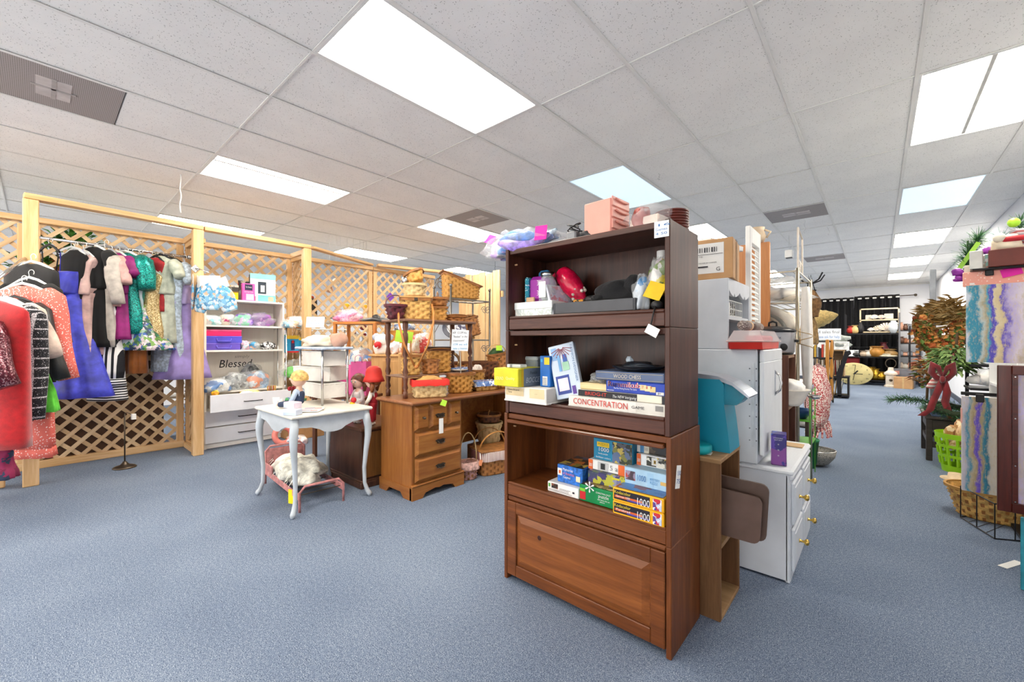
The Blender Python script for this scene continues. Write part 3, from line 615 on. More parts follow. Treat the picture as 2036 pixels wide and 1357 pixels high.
# ---------------------------------------------------------------- puzzle shelf (z = Z1)
def pic(cols, sc=26): return spots(cols, sc, .35, 'printed_picture', coat=.2)
JUN = ['#2f3a24', '#7c7a3a', '#4a4a52', '#b8a24a', '#5a6a8a', '#22241f']
OR = mat('#d8642a', .45); LBP = mat('#a9cde6', .45); TEAL = mat('#167fa6', .4)
def kod(i, label, dz):
    x, w = between(1217 , 1322, 1.525); 
    pbox('puzzle_box', label, 'puzzle', (x, 1.64, Z1 + dz), 0, (w, .22, .052), mat('#f0b01c', .4, var=.04), [('F', .03, .74, .16, .9, mat('#231f2a', .4)), ('F', .05, .6, .3, .48, OR), ('F', .3, .73, .22, .34, mat('#5a4aa0', .4)), ('F', .8, .96, .1, .92, pic(['#b9c2dc', '#c22a3a', '#dfe3ee', '#5a3a8a'], 60)), ('T', .04, .96, .04, .96, pic(['#2b5fae', '#3f86cc', '#7d3a4a', '#4a78b8'], 14))],
         [('F', 'Kodacolor', .04, .62, .017, mat('#f2d83a', .4), w * .33), ('F', ('Purebred', 'German 1000')[i], .08, .36, .012, WHITE, w * .28), ('F', '1000', .48, .16, .04, WHITE, w * .24)], group='jigsaw puzzle boxes')
kod(0, 'yellow puzzle box lettered 1000, lower of two at the right edge', 0); kod(1, 'yellow puzzle box lettered 1000, upper of two with blue picture top', .053)
x, w = between(1148, 1228, 1.545); GR = mat('#0f8448', .4)
pbox('puzzle_box', 'green holiday puzzle box with red design and white snowflake', 'puzzle', (x, 1.66, Z1), 0, (w, .2, .07), GR, [('F', .02, .17, .12, .6, mat('#c4242c', .4)), ('F', .02, .16, .62, .8, mat('#7ac23a', .4)), ('F', .88, .97, .02, .2, WHITE), ('T', .03, .97, .03, .97, pic(['#4a3a2a', '#8a6a4a', '#c9b48a', '#2f3a24'], 40))],
     [('F', '*', .16, .2, .11, WHITE), ('F', 'CHRISTMAS PAST', .44, .72, .01, WHITE, w * .36), ('F', 'puzzle', .5, .5, .02, WHITE, w * .25), ('F', 'with bonus die cut', .48, .34, .009, WHITE, w * .3), ('F', 'pieces', .54, .22, .009, WHITE)], group='jigsaw puzzle boxes')
x, w = between(1156, 1232, 1.56)
pbox('puzzle_box', 'dark fantasy picture puzzle box on the green one', 'puzzle', (x + .004, 1.69, Z1 + .071), 0, (w, .17, .053), pic(['#3a3f5a', '#6b6f9a', '#5a6a4a', '#8a8fb0', '#b3b23a', '#43386a'], 40), [('F', .65, .85, .7, .85, mat('#c9c22a', .5))], group='jigsaw puzzle boxes')
x, w = between(1160, 1236, 1.575)
pbox('puzzle_box', 'white and orange 300 piece puzzle box in the left stack', 'puzzle', (x - .004, 1.70, Z1 + .125), 0, (w, .15, .043), WHITE, [('F', 0, .12, 0, 1, OR), ('F', .8, 1, 0, 1, OR), ('R', 0, 1, 0, 1, OR), ('F', .26, .54, .08, .92, mat('#b9b9b9', .5)), ('F', .34, .46, .2, .8, mat('#222222', .5))], [('F', '300', .02, .3, .02, WHITE, w * .09), ('F', '5 a', .58, .3, .03, mat('#8a8a8a', .5), w * .2)], group='jigsaw puzzle boxes')
x, w = between(1166, 1245, 1.58)
pbox('puzzle_box', 'tall blue puzzle box with yellow logo and 1000 at the back', 'puzzle', (x, 1.71, Z1 + .169), 0, (w, .14, .094), TEAL, [('F', .5, .99, .0, .94, pic(JUN, 45)), ('F', .1, .42, .62, .84, YELLOW)], [('F', 'PUZZLE', .13, .68, .016, mat('#8a8a1a', .5), w * .26), ('F', '1000', .13, .42, .024, WHITE, w * .26), ('F', 'family puzzle', .14, .28, .009, WHITE, w * .25), ('F', 'brilliant colors', .08, .1, .01, WHITE, w * .38)], group='jigsaw puzzle boxes')
x, w = between(1229, 1322, 1.55)
pbox('puzzle_box', 'light blue mystery puzzle box lettered 1000', 'puzzle', (x, 1.69, Z1 + .106), 0, (w, .17, .068), LBP, [('F', .03, .25, .25, .8, pic(['#6a4a5a', '#9a8aa0', '#4a3a44', '#b04a4a'], 70)), ('F', .52, .65, .05, .9, mat('#9cc3e0', .5)), ('F', .8, .97, .35, .55, mat('#d9b46a', .6))],
     [('F', '1000', .28, .34, .034, mat('#3a78b8', .5), w * .19), ('F', 'MYSTERY', .58, .5, .014, mat('#4a90c8', .5), w * .2), ('F', 'PUZZLE', .58, .3, .014, mat('#4a90c8', .5), w * .16)], group='jigsaw puzzle boxes')
x, w = between(1249, 1324, 1.58)
pbox('puzzle_box', 'orange ended 300 piece puzzle box with an eye picture', 'puzzle', (x, 1.72, Z1 + .175), 0, (w, .12, .048), mat('#eef0f2', .4), [('F', 0, .12, 0, 1, OR), ('F', .28, .92, .1, .9, pic(['#2a2a26', '#c9a83a', '#8a8a82', '#e9e6da', '#3b3a30'], 60)), ('F', .42, .58, .2, .85, mat('#d8d8d4', .5)), ('F', .48, .54, .35, .65, mat('#a8861e', .5)), ('F', .5, .525, .42, .58, BLACK)], [('F', '300', .02, .3, .02, WHITE, w * .09)], group='jigsaw puzzle boxes')
x, w = between(1250, 1325, 1.6)
pbox('puzzle_box', 'dark red and black picture puzzle box at the right stack top', 'puzzle', (x, 1.73, Z1 + .224), 0, (w, .1, .037), pic(['#241c18', '#4a3a2a', '#a8201e', '#6a5a3a', '#1e1e20'], 30), [('F', 0, .09, 0, 1, WHITE), ('F', .09, .2, 0, 1, mat('#4a86b8', .5)), ('F', .2, .34, 0, 1, mat('#d8d2c2', .5))], [('F', '500', .21, .3, .018, mat('#8a8a8a', .5), w * .1)], group='jigsaw puzzle boxes')
x, w = between(1086, 1148, 1.55)
pbox('puzzle_box', 'flat white puzzle box under the blue card game box', 'puzzle', (x, 1.66, Z1), 0, (w, .2, .045), mat('#eeeae6', .5, var=.04), [('F', .04, .1, .5, .85, mat('#4aa03a', .5)), ('F', .14, .35, .45, .92, pic(['#3a2418', '#8a4a2a', '#24201c'], 60)), ('F', .4, .75, .55, .58, INK), ('F', .4, .7, .44, .47, INK), ('F', .05, .7, .3, .33, INK), ('F', .05, .8, .2, .23, INK), ('F', .82, .88, .42, .6, INK)], group='jigsaw puzzle boxes')
x, w = between(1103, 1153, 1.565)
pbox('puzzle_box', 'blue card game box with wavy print at the left', 'puzzle', (x, 1.67, Z1 + .046), 0, (w, .17, .08), mat('#2f6fc4', .4, var=.3, sc=60), [('F', .02, .2, .4, .8, WHITE), ('F', .07, .15, .5, .68, OR), ('F', .76, .92, .25, .55, mat('#e6d8b0', .5)), ('T', .02, .98, .02, .98, pic(JUN + ['#b8682a'], 26))], [('F', 'Memories', .24, .72, .018, mat('#f0f0f4', .5), w * .4), ('F', 'of America', .24, .5, .018, mat('#e07a8a', .5), w * .45), ('F', 'Game', .26, .3, .016, WHITE)], group='jigsaw puzzle boxes')
# ================================================================ lattice booths on the left
PINE = wood('#c69a64', '#e2c094', 'Z', 4, .55, 0, .1, True); PINEY = wood('#c69a64', '#e2c094', 'Y', 4, .55, 0, .1, True); PINEX = wood('#c69a64', '#e2c094', 'X', 4, .55, 0, .1, True)
SLATM = [wood('#b99870', '#d3b48c', 'Y', 5, .6), wood('#c0a078', '#dabc96', 'Y', 5, .6), wood('#c6a880', '#e0c6a2', 'Y', 5, .6)]
LX = -5.8
def slats(o, w, z0, z1, pitch=.143, sw=.034):
    """diagonal slats of one panel, local: Y across, Z up; two crossing layers"""
    H = z1 - z0
    for dirn, xo in ((1, .006), (-1, -.006)):
        n0 = int(-H / pitch) - 1 if dirn > 0 else 0; n1 = int(w / pitch) + 2 if dirn > 0 else int((w + H) / pitch) + 2
        for i in range(n0, n1):
            c = i * pitch + .04 + rnd.uniform(-.004, .004)
            # line y = c + dirn * z within 0..w, 0..H
            za = max(0, (0 - c) / dirn if dirn > 0 else (c - w)); zb = min(H, (w - c) if dirn > 0 else c)
            if zb - za < .06: continue
            ya, yb = c + dirn * za, c + dirn * zb; L = math.hypot(yb - ya, zb - za) - .01
            mk(bx((0, 0, 0), (.009, L, sw)), 'slat', SLATM[(i + (dirn > 0)) % 3], o, loc=(xo, (ya + yb) / 2, z0 + (za + zb) / 2), rz=(math.atan2(zb - za, yb - ya), 0, 0))
def screen(label, y0, y1, x=LX, z1=2.3, yaw=0, stile=True, pitch=.143):
    w = y1 - y0
    o = T('lattice_screen', label, 'lattice screen', (x, y0, 0), yaw, group='lattice screens')
    mk(bx((0, w / 2, z1 - .025), (.09, w, .05), .004), 'top_rail', PINEY, o); mk(bx((0, w / 2, .035), (.06, w, .07), .004), 'bottom_rail', PINEY, o)
    if stile:
        for yy in (.035, w - .035): mk(bx((-.0, yy, z1 / 2), (.05, .06, z1 - .14), .004), 'stile', PINE, o)
    slats(o, w, .06, z1 - .04, pitch)
    return o
screen('lattice screen behind the leftmost foreground clothes', -1.2, -.05)
o = screen('lattice screen behind the rod of dresses with brown backing', -.04, 1.08)
mk(bx((-.035, .47, .6), (.006, .96, 1.1)), 'brown_backing', mat('#5a4030', .8, var=.06), o)
screen('lattice screen behind the white shelf unit', 1.09, 2.22)
screen('lattice screen behind the glass shelves and pink plush', 2.23, 3.37)
screen('lattice screen behind the stacked baskets', 3.38, 4.55)
screen('narrow side lattice joining the post left of the white shelf', 0, .46, -5.27, 2.25, R(90), False).location = (-5.32, 1.13, 0)
screen('narrow side lattice joining the post right of the white shelf', 0, .4, -5.3, 2.25, R(90), False).location = (-5.38, 2.24, 0)
o = T('booth_frame', 'pine post and beam frame in front of the lattice screens', 'frame', (-5.2, 0, 0))
def beam(a, b_, s1, s2, name='top_beam'):
    a, b_ = Vector(a), Vector(b_); d = b_ - a
    rot = d.to_track_quat('Y', 'Z').to_matrix().to_4x4()
    mk(bx((0, 0, 0), (s1, d.length, s2), .004), name, PINEY, o, loc=(a + b_) / 2, rz=rot.to_euler())
P1, P2, P3 = (.05, -.03), (-.05, 1.09), (-.11, 2.2)
for (x, y) in (P1, P2, P3): mk(bx((x, y, 1.155), (.09, .09, 2.31), .006), 'post', PINE, o)
mk(bx((P1[0] - .1, P1[1] - .16, .14), (.05, .05, .28), .006), 'foot_block', PINE, o)
beam((P1[0], P1[1] - .04, 2.335), (P2[0], P2[1] + .04, 2.335), .09, .045); beam((P2[0], P2[1] + .05, 2.335), (P3[0], P3[1] + .04, 2.335), .09, .045)
for (x, y) in (P2, P3): beam((x - .05, y, 2.28), (-.56, y, 2.28), .045, .06, 'cross_beam'); beam((x - .05, y, .03), (-.54, y, .03), .045, .06, 'foot_rail')
beam((P3[0] - .02, P3[1] + .07, 2.34), (-.6, 3.36, 2.33), .09, .03, 'loose_plank')
mk(B().tube([(P3[0], P3[1] + .1, 2.335), (P3[0], P3[1] + .1, 2.336)], .001), 'nail', BRONZE, o)
o = T('lattice_cap_board', 'pine board along the lattice top above the baskets', 'board', (-5.72, 3.42, 2.302)); mk(bx((0, .62, .02), (.1, 1.25, .04), .004), 'board', PINEY, o, rz=R(-14))
# plank divider beyond the baskets
pl = T('plank_divider', 'tall divider of rough pale vertical planks behind the baskets', 'divider', (-4.95, 4.72, 0))
for i in range(6): mk(bx((i * .16 - .3, rnd.uniform(-.01, .01), 1.13 + rnd.uniform(-.03, .02)), (.145, .022, 2.26), .003), 'plank', wood('#b89468', '#d9bd92', 'Z', 4, .7, 0, .2, True), pl)
mk(bx((.1, .03, 1.9), (1, .03, .09)), 'crosspiece', PINEX, pl)
# rods
def rod(label, a, b_, r=.013):
    a, b_ = Vector(a), Vector(b_); o = T('clothes_rod', label, 'rod', a); d = b_ - a
    mk(B().tube([(0, 0, 0), d * .5, d], r, 12), 'rod', CHROME, o, True)
    for q in (Vector((0, 0, 0)), d): mk(B().tube([q - d.normalized() * .012, q + d.normalized() * .012], .022, 14), 'end_flange', CHROME, o, True)
    return o
RX = -5.5
rod('chrome clothes rod carrying the dresses in the lattice booth', (RX, -.02, 2.075), (RX, 1.07, 2.06))
# ---------------------------------------------------------------- garments
HG = {'w': mat('#eef0ee', .35), 'k': mat('#232325', .4), 'c': clear('#e8eef2', .5, .1, 0)}
def garment(name, label, cat, loc, yaw, W, L, th, m, waist=.8, flare=1.0, sl=0, slm=None, slo=.06, hang='w', strap=False, seed=1, skirt=None, folds=5, slr=.062, fa=.16, group='hanging clothes', hemm=None, hk=.1):
    q = random.Random(seed); o = T(name, label, cat, loc, yaw, group)
    p1, p2 = q.uniform(0, 6), q.uniform(0, 6); N = 36
    def ring(z, hw, ht, a):
        r = []
        for i in range(N):
            u = 2 * math.pi * i / N; k = 1 + a * (math.sin(folds * u + p1) * .6 + math.sin((folds * 2 + 1) * u + p2) * .4)
            cu, su = math.cos(u), math.sin(u)
            r.append((hw * k * math.copysign(abs(cu) ** .8, cu), ht * k * math.copysign(abs(su) ** .8, su), z))
        return r
    def body(z0, z1, w0, top, fl=flare):
        rs = []
        if top: rs = [ring(z0 + .012, .05, .012, 0), ring(z0 - .005, W * .24, .02, 0), ring(z0 - .03, W * .42, .03, .02), ring(z0 - .06, W * .5, .04, .03)]; z0 -= .06
        else: rs = [ring(z0, W * .5 * w0, th * .35, .02)]
        n = 12
        for i in range(1, n + 1):
            t_ = i / n; z = z0 + (z1 - z0) * t_
            wst = 1 - (1 - waist) * math.sin(min(1, t_ / .75) * math.pi) if top else 1
            s0 = (1 if top else w0); f_ = s0 + (fl - s0) * t_ ** 1.3
            rs.append(ring(z, W * .5 * f_ * wst, th * .5 * (.8 + .5 * t_ * fl), fa * (.25 + t_ * .75)))
        return B().rings(rs)
    if strap:
        zt = -.2
        for s_ in (-1, 1): mk(B().tube([(s_ * W * .28, 0, .01), (s_ * W * .3, .012, -.08), (s_ * W * .28, .0, zt - .01)], .006, 6, flat=.5), 'strap', m, o, True)
        zs = zt - .2
        if skirt: mk(body(zt, zs, .62, False, .55), 'bodice', m, o, True); mk(body(zs + .01, -L, .6, False), 'skirt', skirt, o, True)
        else: mk(body(zt, -L, .62, False), 'body', m, o, True)
    elif skirt:
        zs = -.38
        mk(body(0, zs, 1, True, .85), 'bodice', m, o, True); mk(body(zs + .015, -L, .85, False), 'skirt', skirt, o, True)
    else: mk(body(0, -L, 1, True), 'body', m, o, True)
    if sl:
        for s_ in (-1, 1):
            pts = [(s_ * W * .40, 0, -.04), (s_ * W * .5, 0, -.085)] + [(s_ * (W * .5 + slo * (t_ / 5)), -.01 + .012 * math.sin(t_ + seed), -.085 - sl * t_ / 5) for t_ in range(1, 6)]
            mk(B().tube(pts, [slr * .7, slr] + [slr * (1 - .06 * k) for k in range(5)], 12), 'sleeve', slm or m, o, True)
    if hemm: mk(B().rings([ring(-L - .0, W * .5 * flare * 1.01, th * .5 * (.8 + .5 * flare), fa), ring(-L - .07, W * .5 * flare * 1.05, th * .55 * (.8 + .5 * flare), fa)]), 'hem', hemm, o, True)
    hb = B(); hb.tube([(-W * .42, 0, -.035), (-W * .2, 0, .012), (0, 0, .035), (W * .2, 0, .012), (W * .42, 0, -.035)], .007, 8, flat=1.6)
    h = mk(hb, 'hanger', HG[hang], o, True)
    mk(B().tube([(0, 0, .03), (0, 0, hk - .045)] + [(.018 - .022 * math.cos(a * .55), 0, hk - .028 + .022 * math.sin(a * .55)) for a in range(8)], .0028, 6), 'hook', CHROME if hang == 'k' else HG[hang], h, True)
    return o
def rodg(name, label, cat, px, ptop, pbot, W, th, yaw, m, **kw):
    p = xp(px, ptop, RX); zb = xp(px, pbot, RX).z; hk = max(.06, 2.07 - p.z + .01)
    kw.setdefault('hk', hk); return garment(name, label, cat, (RX + rnd.uniform(-.01, .01), p.y, p.z), R(yaw), W, p.z - zb, th, m, **kw)
def fab(c, var=.15, rough=.85, sc=14): return mat(c, rough, 0, var, sc, .25, 260, sheen=.06)
SAT = lambda c: mat(c, .28, 0, .2, 8, .15, 40, sheen=.3)
def sequin(c1, c2, c3): return spots([c1, c2, c3, c1], 160, .28, 'sequins', metal=.5, bump=.6)
FLORAL = spots(['#3f6a4a', '#c9b9c4', '#3a5fae', '#2f7a6a', '#6f9a4a', '#e6d2d6', '#243a5a', '#8fae9a'], 36, .6, 'floral')
VSTR, HSTR = stripes(['#15171f', '#f0f0f0'], 'X', 32), stripes(['#15171f', '#f0f0f0'], 'Z', 42)
rodg('lace_camisole', 'black lace strappy top at the left end of the rod', 'top', 97, 494, 640, .26, .1, 35, mat('#1c1d22', .7, bump=.8, bsc=90), strap=True, seed=3, hang='k')
rodg('tulle_dress', 'royal blue shiny dress with a long tulle skirt', 'dress', 142, 498, 788, .36, .24, 42, SAT('#3a3fc0'), strap=True, skirt=mat('#4a50cf', .5, var=.25, sc=10), flare=1.75, seed=4, hang='c')
rodg('slip_dress', 'black slip dress right of the royal blue dress', 'dress', 148, 500, 770, .3, .12, 30, fab('#101114'), seed=5, waist=.7, hang='w')
rodg('ruffle_dress', 'blush pink satin dress with ruffled waist', 'dress', 166, 505, 690, .3, .16, 28, SAT('#dbb9b4'), skirt=SAT('#d4b0ab'), seed=6, flare=1.1, hang='w', hemm=SAT('#cfaaa6'))
rodg('belted_dress', 'black short-sleeved belted dress on the rod', 'dress', 186, 494, 690, .34, .17, 36, fab('#131417'), sl=.16, skirt=fab('#121316'), flare=1.15, seed=7, hang='w')
rodg('striped_dress', 'black and white striped dress with horizontal striped hem', 'dress', 208, 560, 752, .3, .16, 40, VSTR, seed=8, flare=1.1, hemm=HSTR, hk=.4, fa=.08)
rodg('striped_skirt', 'black and white skirt of horizontal stripes hanging low', 'skirt', 216, 700, 795, .26, .16, 36, HSTR, seed=28, flare=1.2, fa=.08)
rodg('long_cardigan', 'greige long sleeved cardigan on the rod', 'cardigan', 203, 503, 690, .34, .12, 24, fab('#b9b2ab'), sl=.4, seed=9, hang='w')
rodg('pink_blouse', 'dusty pink blouse peeking out beside the magenta dress', 'blouse', 217, 506, 610, .3, .1, 28, fab('#caa29c'), sl=.2, seed=10, hang='w')
rodg('ruffled_dress', 'magenta tiered dress beside the teal sequin top', 'dress', 231, 506, 675, .3, .17, 34, mat('#8c1f6e', .6, var=.2, bump=.4, bsc=120), sl=.12, skirt=mat('#8c1f6e', .6, var=.2, bump=.4, bsc=120), seed=11, flare=1.1, hang='w')
rodg('sequin_dress', 'teal green sequinned dress with short sleeves', 'dress', 247, 505, 664, .36, .16, 42, sequin('#0f7f78', '#1fb0a2', '#06504c'), sl=.26, slr=.085, seed=12, hang='w')
rodg('satin_dress', 'pale ice blue satin dress between teal and floral dresses', 'dress', 257, 522, 690, .3, .14, 34, SAT('#c2d6e2'), seed=13, flare=1.1, hang='k')
rodg('rust_dress', 'long rust brown satin dress reaching lowest on the rod', 'dress', 272, 520, 742, .24, .13, 20, SAT('#a05a1c'), seed=14, strap=True, flare=.8, hang='k')
rodg('floral_dress', 'green satin dress with a flared floral skirt', 'dress', 276, 528, 696, .3, .2, 44, SAT('#1f7d72'), strap=True, skirt=FLORAL, flare=2.0, seed=15, hang='k')
rodg('gold_dress', 'gold sequinned dress near the right of the rod', 'dress', 296, 540, 690, .28, .14, 36, sequin('#b59a68', '#e0cda0', '#8a7446'), seed=16, flare=1.1, hang='c')
rodg('red_blouse', 'dark red top mostly hidden behind the sage dress', 'top', 308, 515, 620, .26, .1, 30, fab('#a5282e'), seed=17, hang='k')
rodg('sage_dress', 'pale sage grey dress with tie front', 'dress', 318, 512, 682, .32, .15, 40, fab('#b6bcac'), sl=.12, skirt=fab('#bcc2b2'), seed=18, flare=1.05, hang='k')
rodg('lace_dress', 'pale blue lace dress in a clear garment bag', 'dress', 338, 518, 738, .34, .15, 40, mat('#b3c2d2', .6, var=.25, sc=40, bump=.6, bsc=60), sl=.15, seed=19, flare=1.0, hang='k')
rodg('lavender_gown', 'lavender tulle gown at the right end of the rod', 'gown', 364, 530, 752, .32, .24, 44, mat('#a99ac8', .6, var=.12), strap=True, skirt=mat('#a08fd0', .55, var=.2, sc=6), flare=1.45, seed=20, folds=7, hang='w')
# foreground clothes on a sloping arm by the first post
def at(px, d, py): l = (px - CX) / FPX * d; return Vector((-SN * d + CS * l, CS * d + SN * l, HCAM + (CY - py) / FPX * d))
TWEED = NT('tweed'); v = TWEED.co(); sp = TWEED.n('SeparateXYZ'); TWEED.t.links.new(v, sp.inputs[0]); nz = TWEED.noise(v, 220, 2)
ln = None
for ax in 'XZ':
    fr = TWEED.math('ABSOLUTE', TWEED.math('SUBTRACT', TWEED.math('FRACT', TWEED.math('MULTIPLY', sp.outputs[ax], 15)), .5)); l_ = TWEED.math('LESS_THAN', fr, .08); ln = l_ if ln is None else TWEED.math('MAXIMUM', ln, l_)
msk = TWEED.math('MULTIPLY', TWEED.math('MAXIMUM', ln, TWEED.math('GREATER_THAN', TWEED.noise(v, 130, 1).outputs['Fac'], .66)), TWEED.math('GREATER_THAN', nz.outputs['Fac'], .46))
TWEED.set(col=TWEED.mix(msk, '#14151c', '#c9c9cf'), rough=.9); TWEED.bump(nz.outputs['Fac'], .8); TWEED = TWEED.m
def fg(name, label, cat, px, d, ptop, pbot, W, th, m, yaw=0, **kw):
    p = at(px, d, ptop); zb = at(px, d, pbot).z
    return garment(name, label, cat, p, YAW + R(yaw), W, p.z - zb, th, m, group='clothes hanging in front at far left', **kw)
CORAL = dots('#dc6a5e', '#f6dcd6', 70, .24)
fg('velvet_skirt', 'black velvet skirt clipped to a pink hanger', 'skirt', 62, 3.32, 528, 700, .42, .1, mat('#0f0e11', .75, var=.3, sheen=.15, bump=.4, bsc=60), seed=31, hang='w', flare=1.1, waist=1)
fg('black_coat', 'black coat with a white lined sleeve by the blue dress', 'coat', 58, 3.28, 560, 760, .36, .1, fab('#121316'), sl=.4, slo=.12, seed=32, hang='w')
fg('coral_dress', 'coral dress with small white dots and long sleeves', 'dress', 44, 3.22, 572, 890, .46, .12, CORAL, sl=.62, slo=.14, slr=.08, seed=33, hang='w', hemm=CORAL)
fg('quilted_jacket', 'black quilted jacket with bright green lining', 'jacket', 28, 3.12, 598, 830, .4, .12, fab('#202124'), sl=.5, slo=.16, slm=mat('#26282a', .45, bump=1, bsc=50), seed=34, hang='k')
fg('green_shirt', 'neon green top showing below the quilted jacket', 'top', 46, 3.15, 640, 818, .34, .1, fab('#6fe04a'), seed=35, flare=1.5, hang='k')
fg('blush_coat', 'pale blush coat between tweed jacket and quilted jacket', 'coat', 8, 3.0, 600, 745, .4, .12, fab('#dcc6b8'), sl=.3, slo=.16, slr=.075, seed=36, hang='w')
fg('tweed_jacket', 'black and white tweed jacket at the left', 'jacket', -6, 2.86, 606, 838, .46, .14, TWEED, sl=.7, slo=.03, slr=.085, seed=37, hang='k', folds=3, fa=.08)
fg('red_coat', 'long plain red wool coat at the left edge', 'coat', -14, 2.68, 602, 890, .46, .14, mat('#b3161d', .9, var=.12, sc=30, bump=.5, bsc=160, sheen=.5), seed=38, waist=1, flare=.98, hang='w', folds=3, fa=.05)
fg('sequin_jacket', 'burgundy sequinned jacket cut by the left edge', 'jacket', -108, 2.56, 625, 762, .5, .16, sequin('#4a1424', '#6a2434', '#a88088'), sl=.36, slo=.14, slr=.08, seed=39, hang='k')
fg('magenta_trousers', 'dark magenta garment with navy patches at lower left edge', 'trousers', -10, 2.72, 880, 952, .22, .12, spots(['#8c1f4e', '#8c1f4e', '#74183e', '#2b3550'], 12, .8), seed=40, hang='k')
o = T('waterfall_hanger', 'chrome sloping display arm fixed to the first pine post', 'display arm', (-5.21, -.05, 1.86))
a0 = Vector((0, 0, 0)); a1 = at(-14, 2.62, 560) - Vector((-5.21, -.05, 1.86))
mk(B().tube([a0, a0 + (a1 - a0) * .5, a1], .012, 8), 'arm', CHROME, o, True); mk(bx((.0, .02, 0), (.07, .01, .07), .002, (0, R(45), 0)), 'wall_plate', mat('#8f9296', .3, .9), o)
# small iron floor stand with a tag
o = T('iron_stand', 'slim dark iron rod stand with round foot on the carpet', 'stand', zp(248, 930, 0))
mk(B().lathe([(.085, 0), (.085, .008), (.07, .018), (.035, .028), (.02, .045), (.012, .06), (.0, .06)], 28), 'foot', BRONZE, o, True); mk(B().tube([(0, 0, .05), (0, 0, .5)], .0055, 10), 'rod', BRONZE, o, True)
mk(B().tube([(0, 0, .49), (.01, .01, .51), (.03, .03, .5), (.045, .045, .485)], .003, 6), 'hook', BRONZE, o, True); mk(bx((.05, .055, .47), (.03, .03, .05), .0, (0, 0, R(10))), 'price_tag', TAGW, o)
# greenery and bric-a-brac beyond the lattice, seen through the gaps
def leaves(b, c, r, n, L, w, seed, up=.5, mats=1, curl=.2):
    q = random.Random(seed)
    for i in range(n):
        a, e = q.uniform(0, 6.283), math.asin(q.uniform(-.6, 1)); rr = q.uniform(.55, 1)
        p = Vector((c[0] + r[0] * rr * math.cos(a) * math.cos(e), c[1] + r[1] * rr * math.sin(a) * math.cos(e), c[2] + r[2] * rr * math.sin(e)))
        d = Vector((math.cos(a), math.sin(a), q.uniform(-.4, .6) + up)).normalized(); s_ = d.cross(Vector((q.uniform(-.4, .4), q.uniform(-.4, .4), 1))).normalized(); n_ = s_.cross(d)
        l = L * q.uniform(.7, 1.25); ww = w * q.uniform(.7, 1.2); b.mi = q.randrange(mats)
        m_ = p + d * l * .5 + n_ * l * .12; e_ = p + d * l - n_ * l * curl * .4
        b.add([p, m_ + s_ * ww, e_, m_ - s_ * ww, m_ + n_ * ww * .25], [(0, 1, 4), (1, 2, 4), (2, 3, 4), (3, 0, 4)])
    b.mi = 0; return b
LG = [mat('#3f7a2c', .5), mat('#5c9a3a', .5), mat('#2c5a24', .5)]
for i, (px, py) in enumerate(((118, 460), (70, 500), (150, 455))):
    p = xp(px, py, -6.45); o = T('potted_plant', ('leafy green plant seen through the lattice by the rod end', 'green plant seen through the lattice behind the black skirt', 'striped green grass plant seen through the lattice top')[i], 'plant', (p.x, p.y, p.z - .52), group='plants behind the lattice')
    mk(B().lathe([(.09, 0), (.12, .2), (.13, .2), (.11, .16), (0, .15)], 16), 'pot', mat('#8a5a3a', .7), o, True); mk(leaves(B(), (0, 0, .36), (.15, .15, .13), 80, .12, .025, 50 + i, .6, 3), 'foliage', LG, o)
o = T('shelving_unit', 'white shelving seen through the lattice behind the booths', 'shelf', (-6.45, 0, 0))
for zz in (.5, 1.0, 1.45, 1.84 - .3): mk(bx((0, 1.9, zz), (.36, 5.4, .025)), 'shelf', WHITE, o)
for yy in (-.78, .95, 2.7, 4.55): mk(bx((-.16, yy, .9), (.03, .04, 1.8)), 'upright', WHITE, o)
q = random.Random(11); CC = ['#b5482e', '#e9e6df', '#6b3a24', '#d9c23a', '#8a2a3a', '#e0d6c4', '#3f6a8a', '#7ab04a', '#c9b9a4', '#2b2b30', '#d8d8dc', '#a8662e']
CN = ['rust red', 'white', 'brown', 'yellow', 'wine red', 'cream', 'blue', 'green', 'tan', 'black', 'grey', 'orange brown']
for i in range(22):
    yy = -.6 + 5.0 * ((i % 11) + q.uniform(.1, .9)) / 11; lev = (1.0125, 1.5525)[i // 11]; c_ = q.randrange(12); hh = q.uniform(.12, .34)
    o = T('shelf_ornament', '', 'ornament', (-6.45 + q.uniform(-.05, .05), yy, lev), q.uniform(0, 3), group='ornaments glimpsed behind the lattice')
    o['label'] = '%s %s with %s top, %s from left behind the lattice, %s shelf' % (CN[c_], ('box', 'vase')[i % 2], CN[(c_ + 3) % 12], ('first', 'second', 'third', 'fourth', 'fifth', 'sixth', 'seventh', 'eighth', 'ninth', 'tenth', 'last')[i % 11], ('lower', 'upper')[i // 11])
    mk(B().lathe([(.05, 0), (.07, hh * .2), (.075, hh * .5), (.04, hh * .75), (.055, hh), (0, hh)], 14) if i % 2 else bx((0, 0, hh / 2), (.14, .12, hh), .01), 'body', mat(CC[c_], .5, var=.2), o, bool(i % 2)); mk(B().ball((0, 0, hh + .02), .03, 10, 6), 'top', mat(CC[(c_ + 3) % 12], .5), o, True)

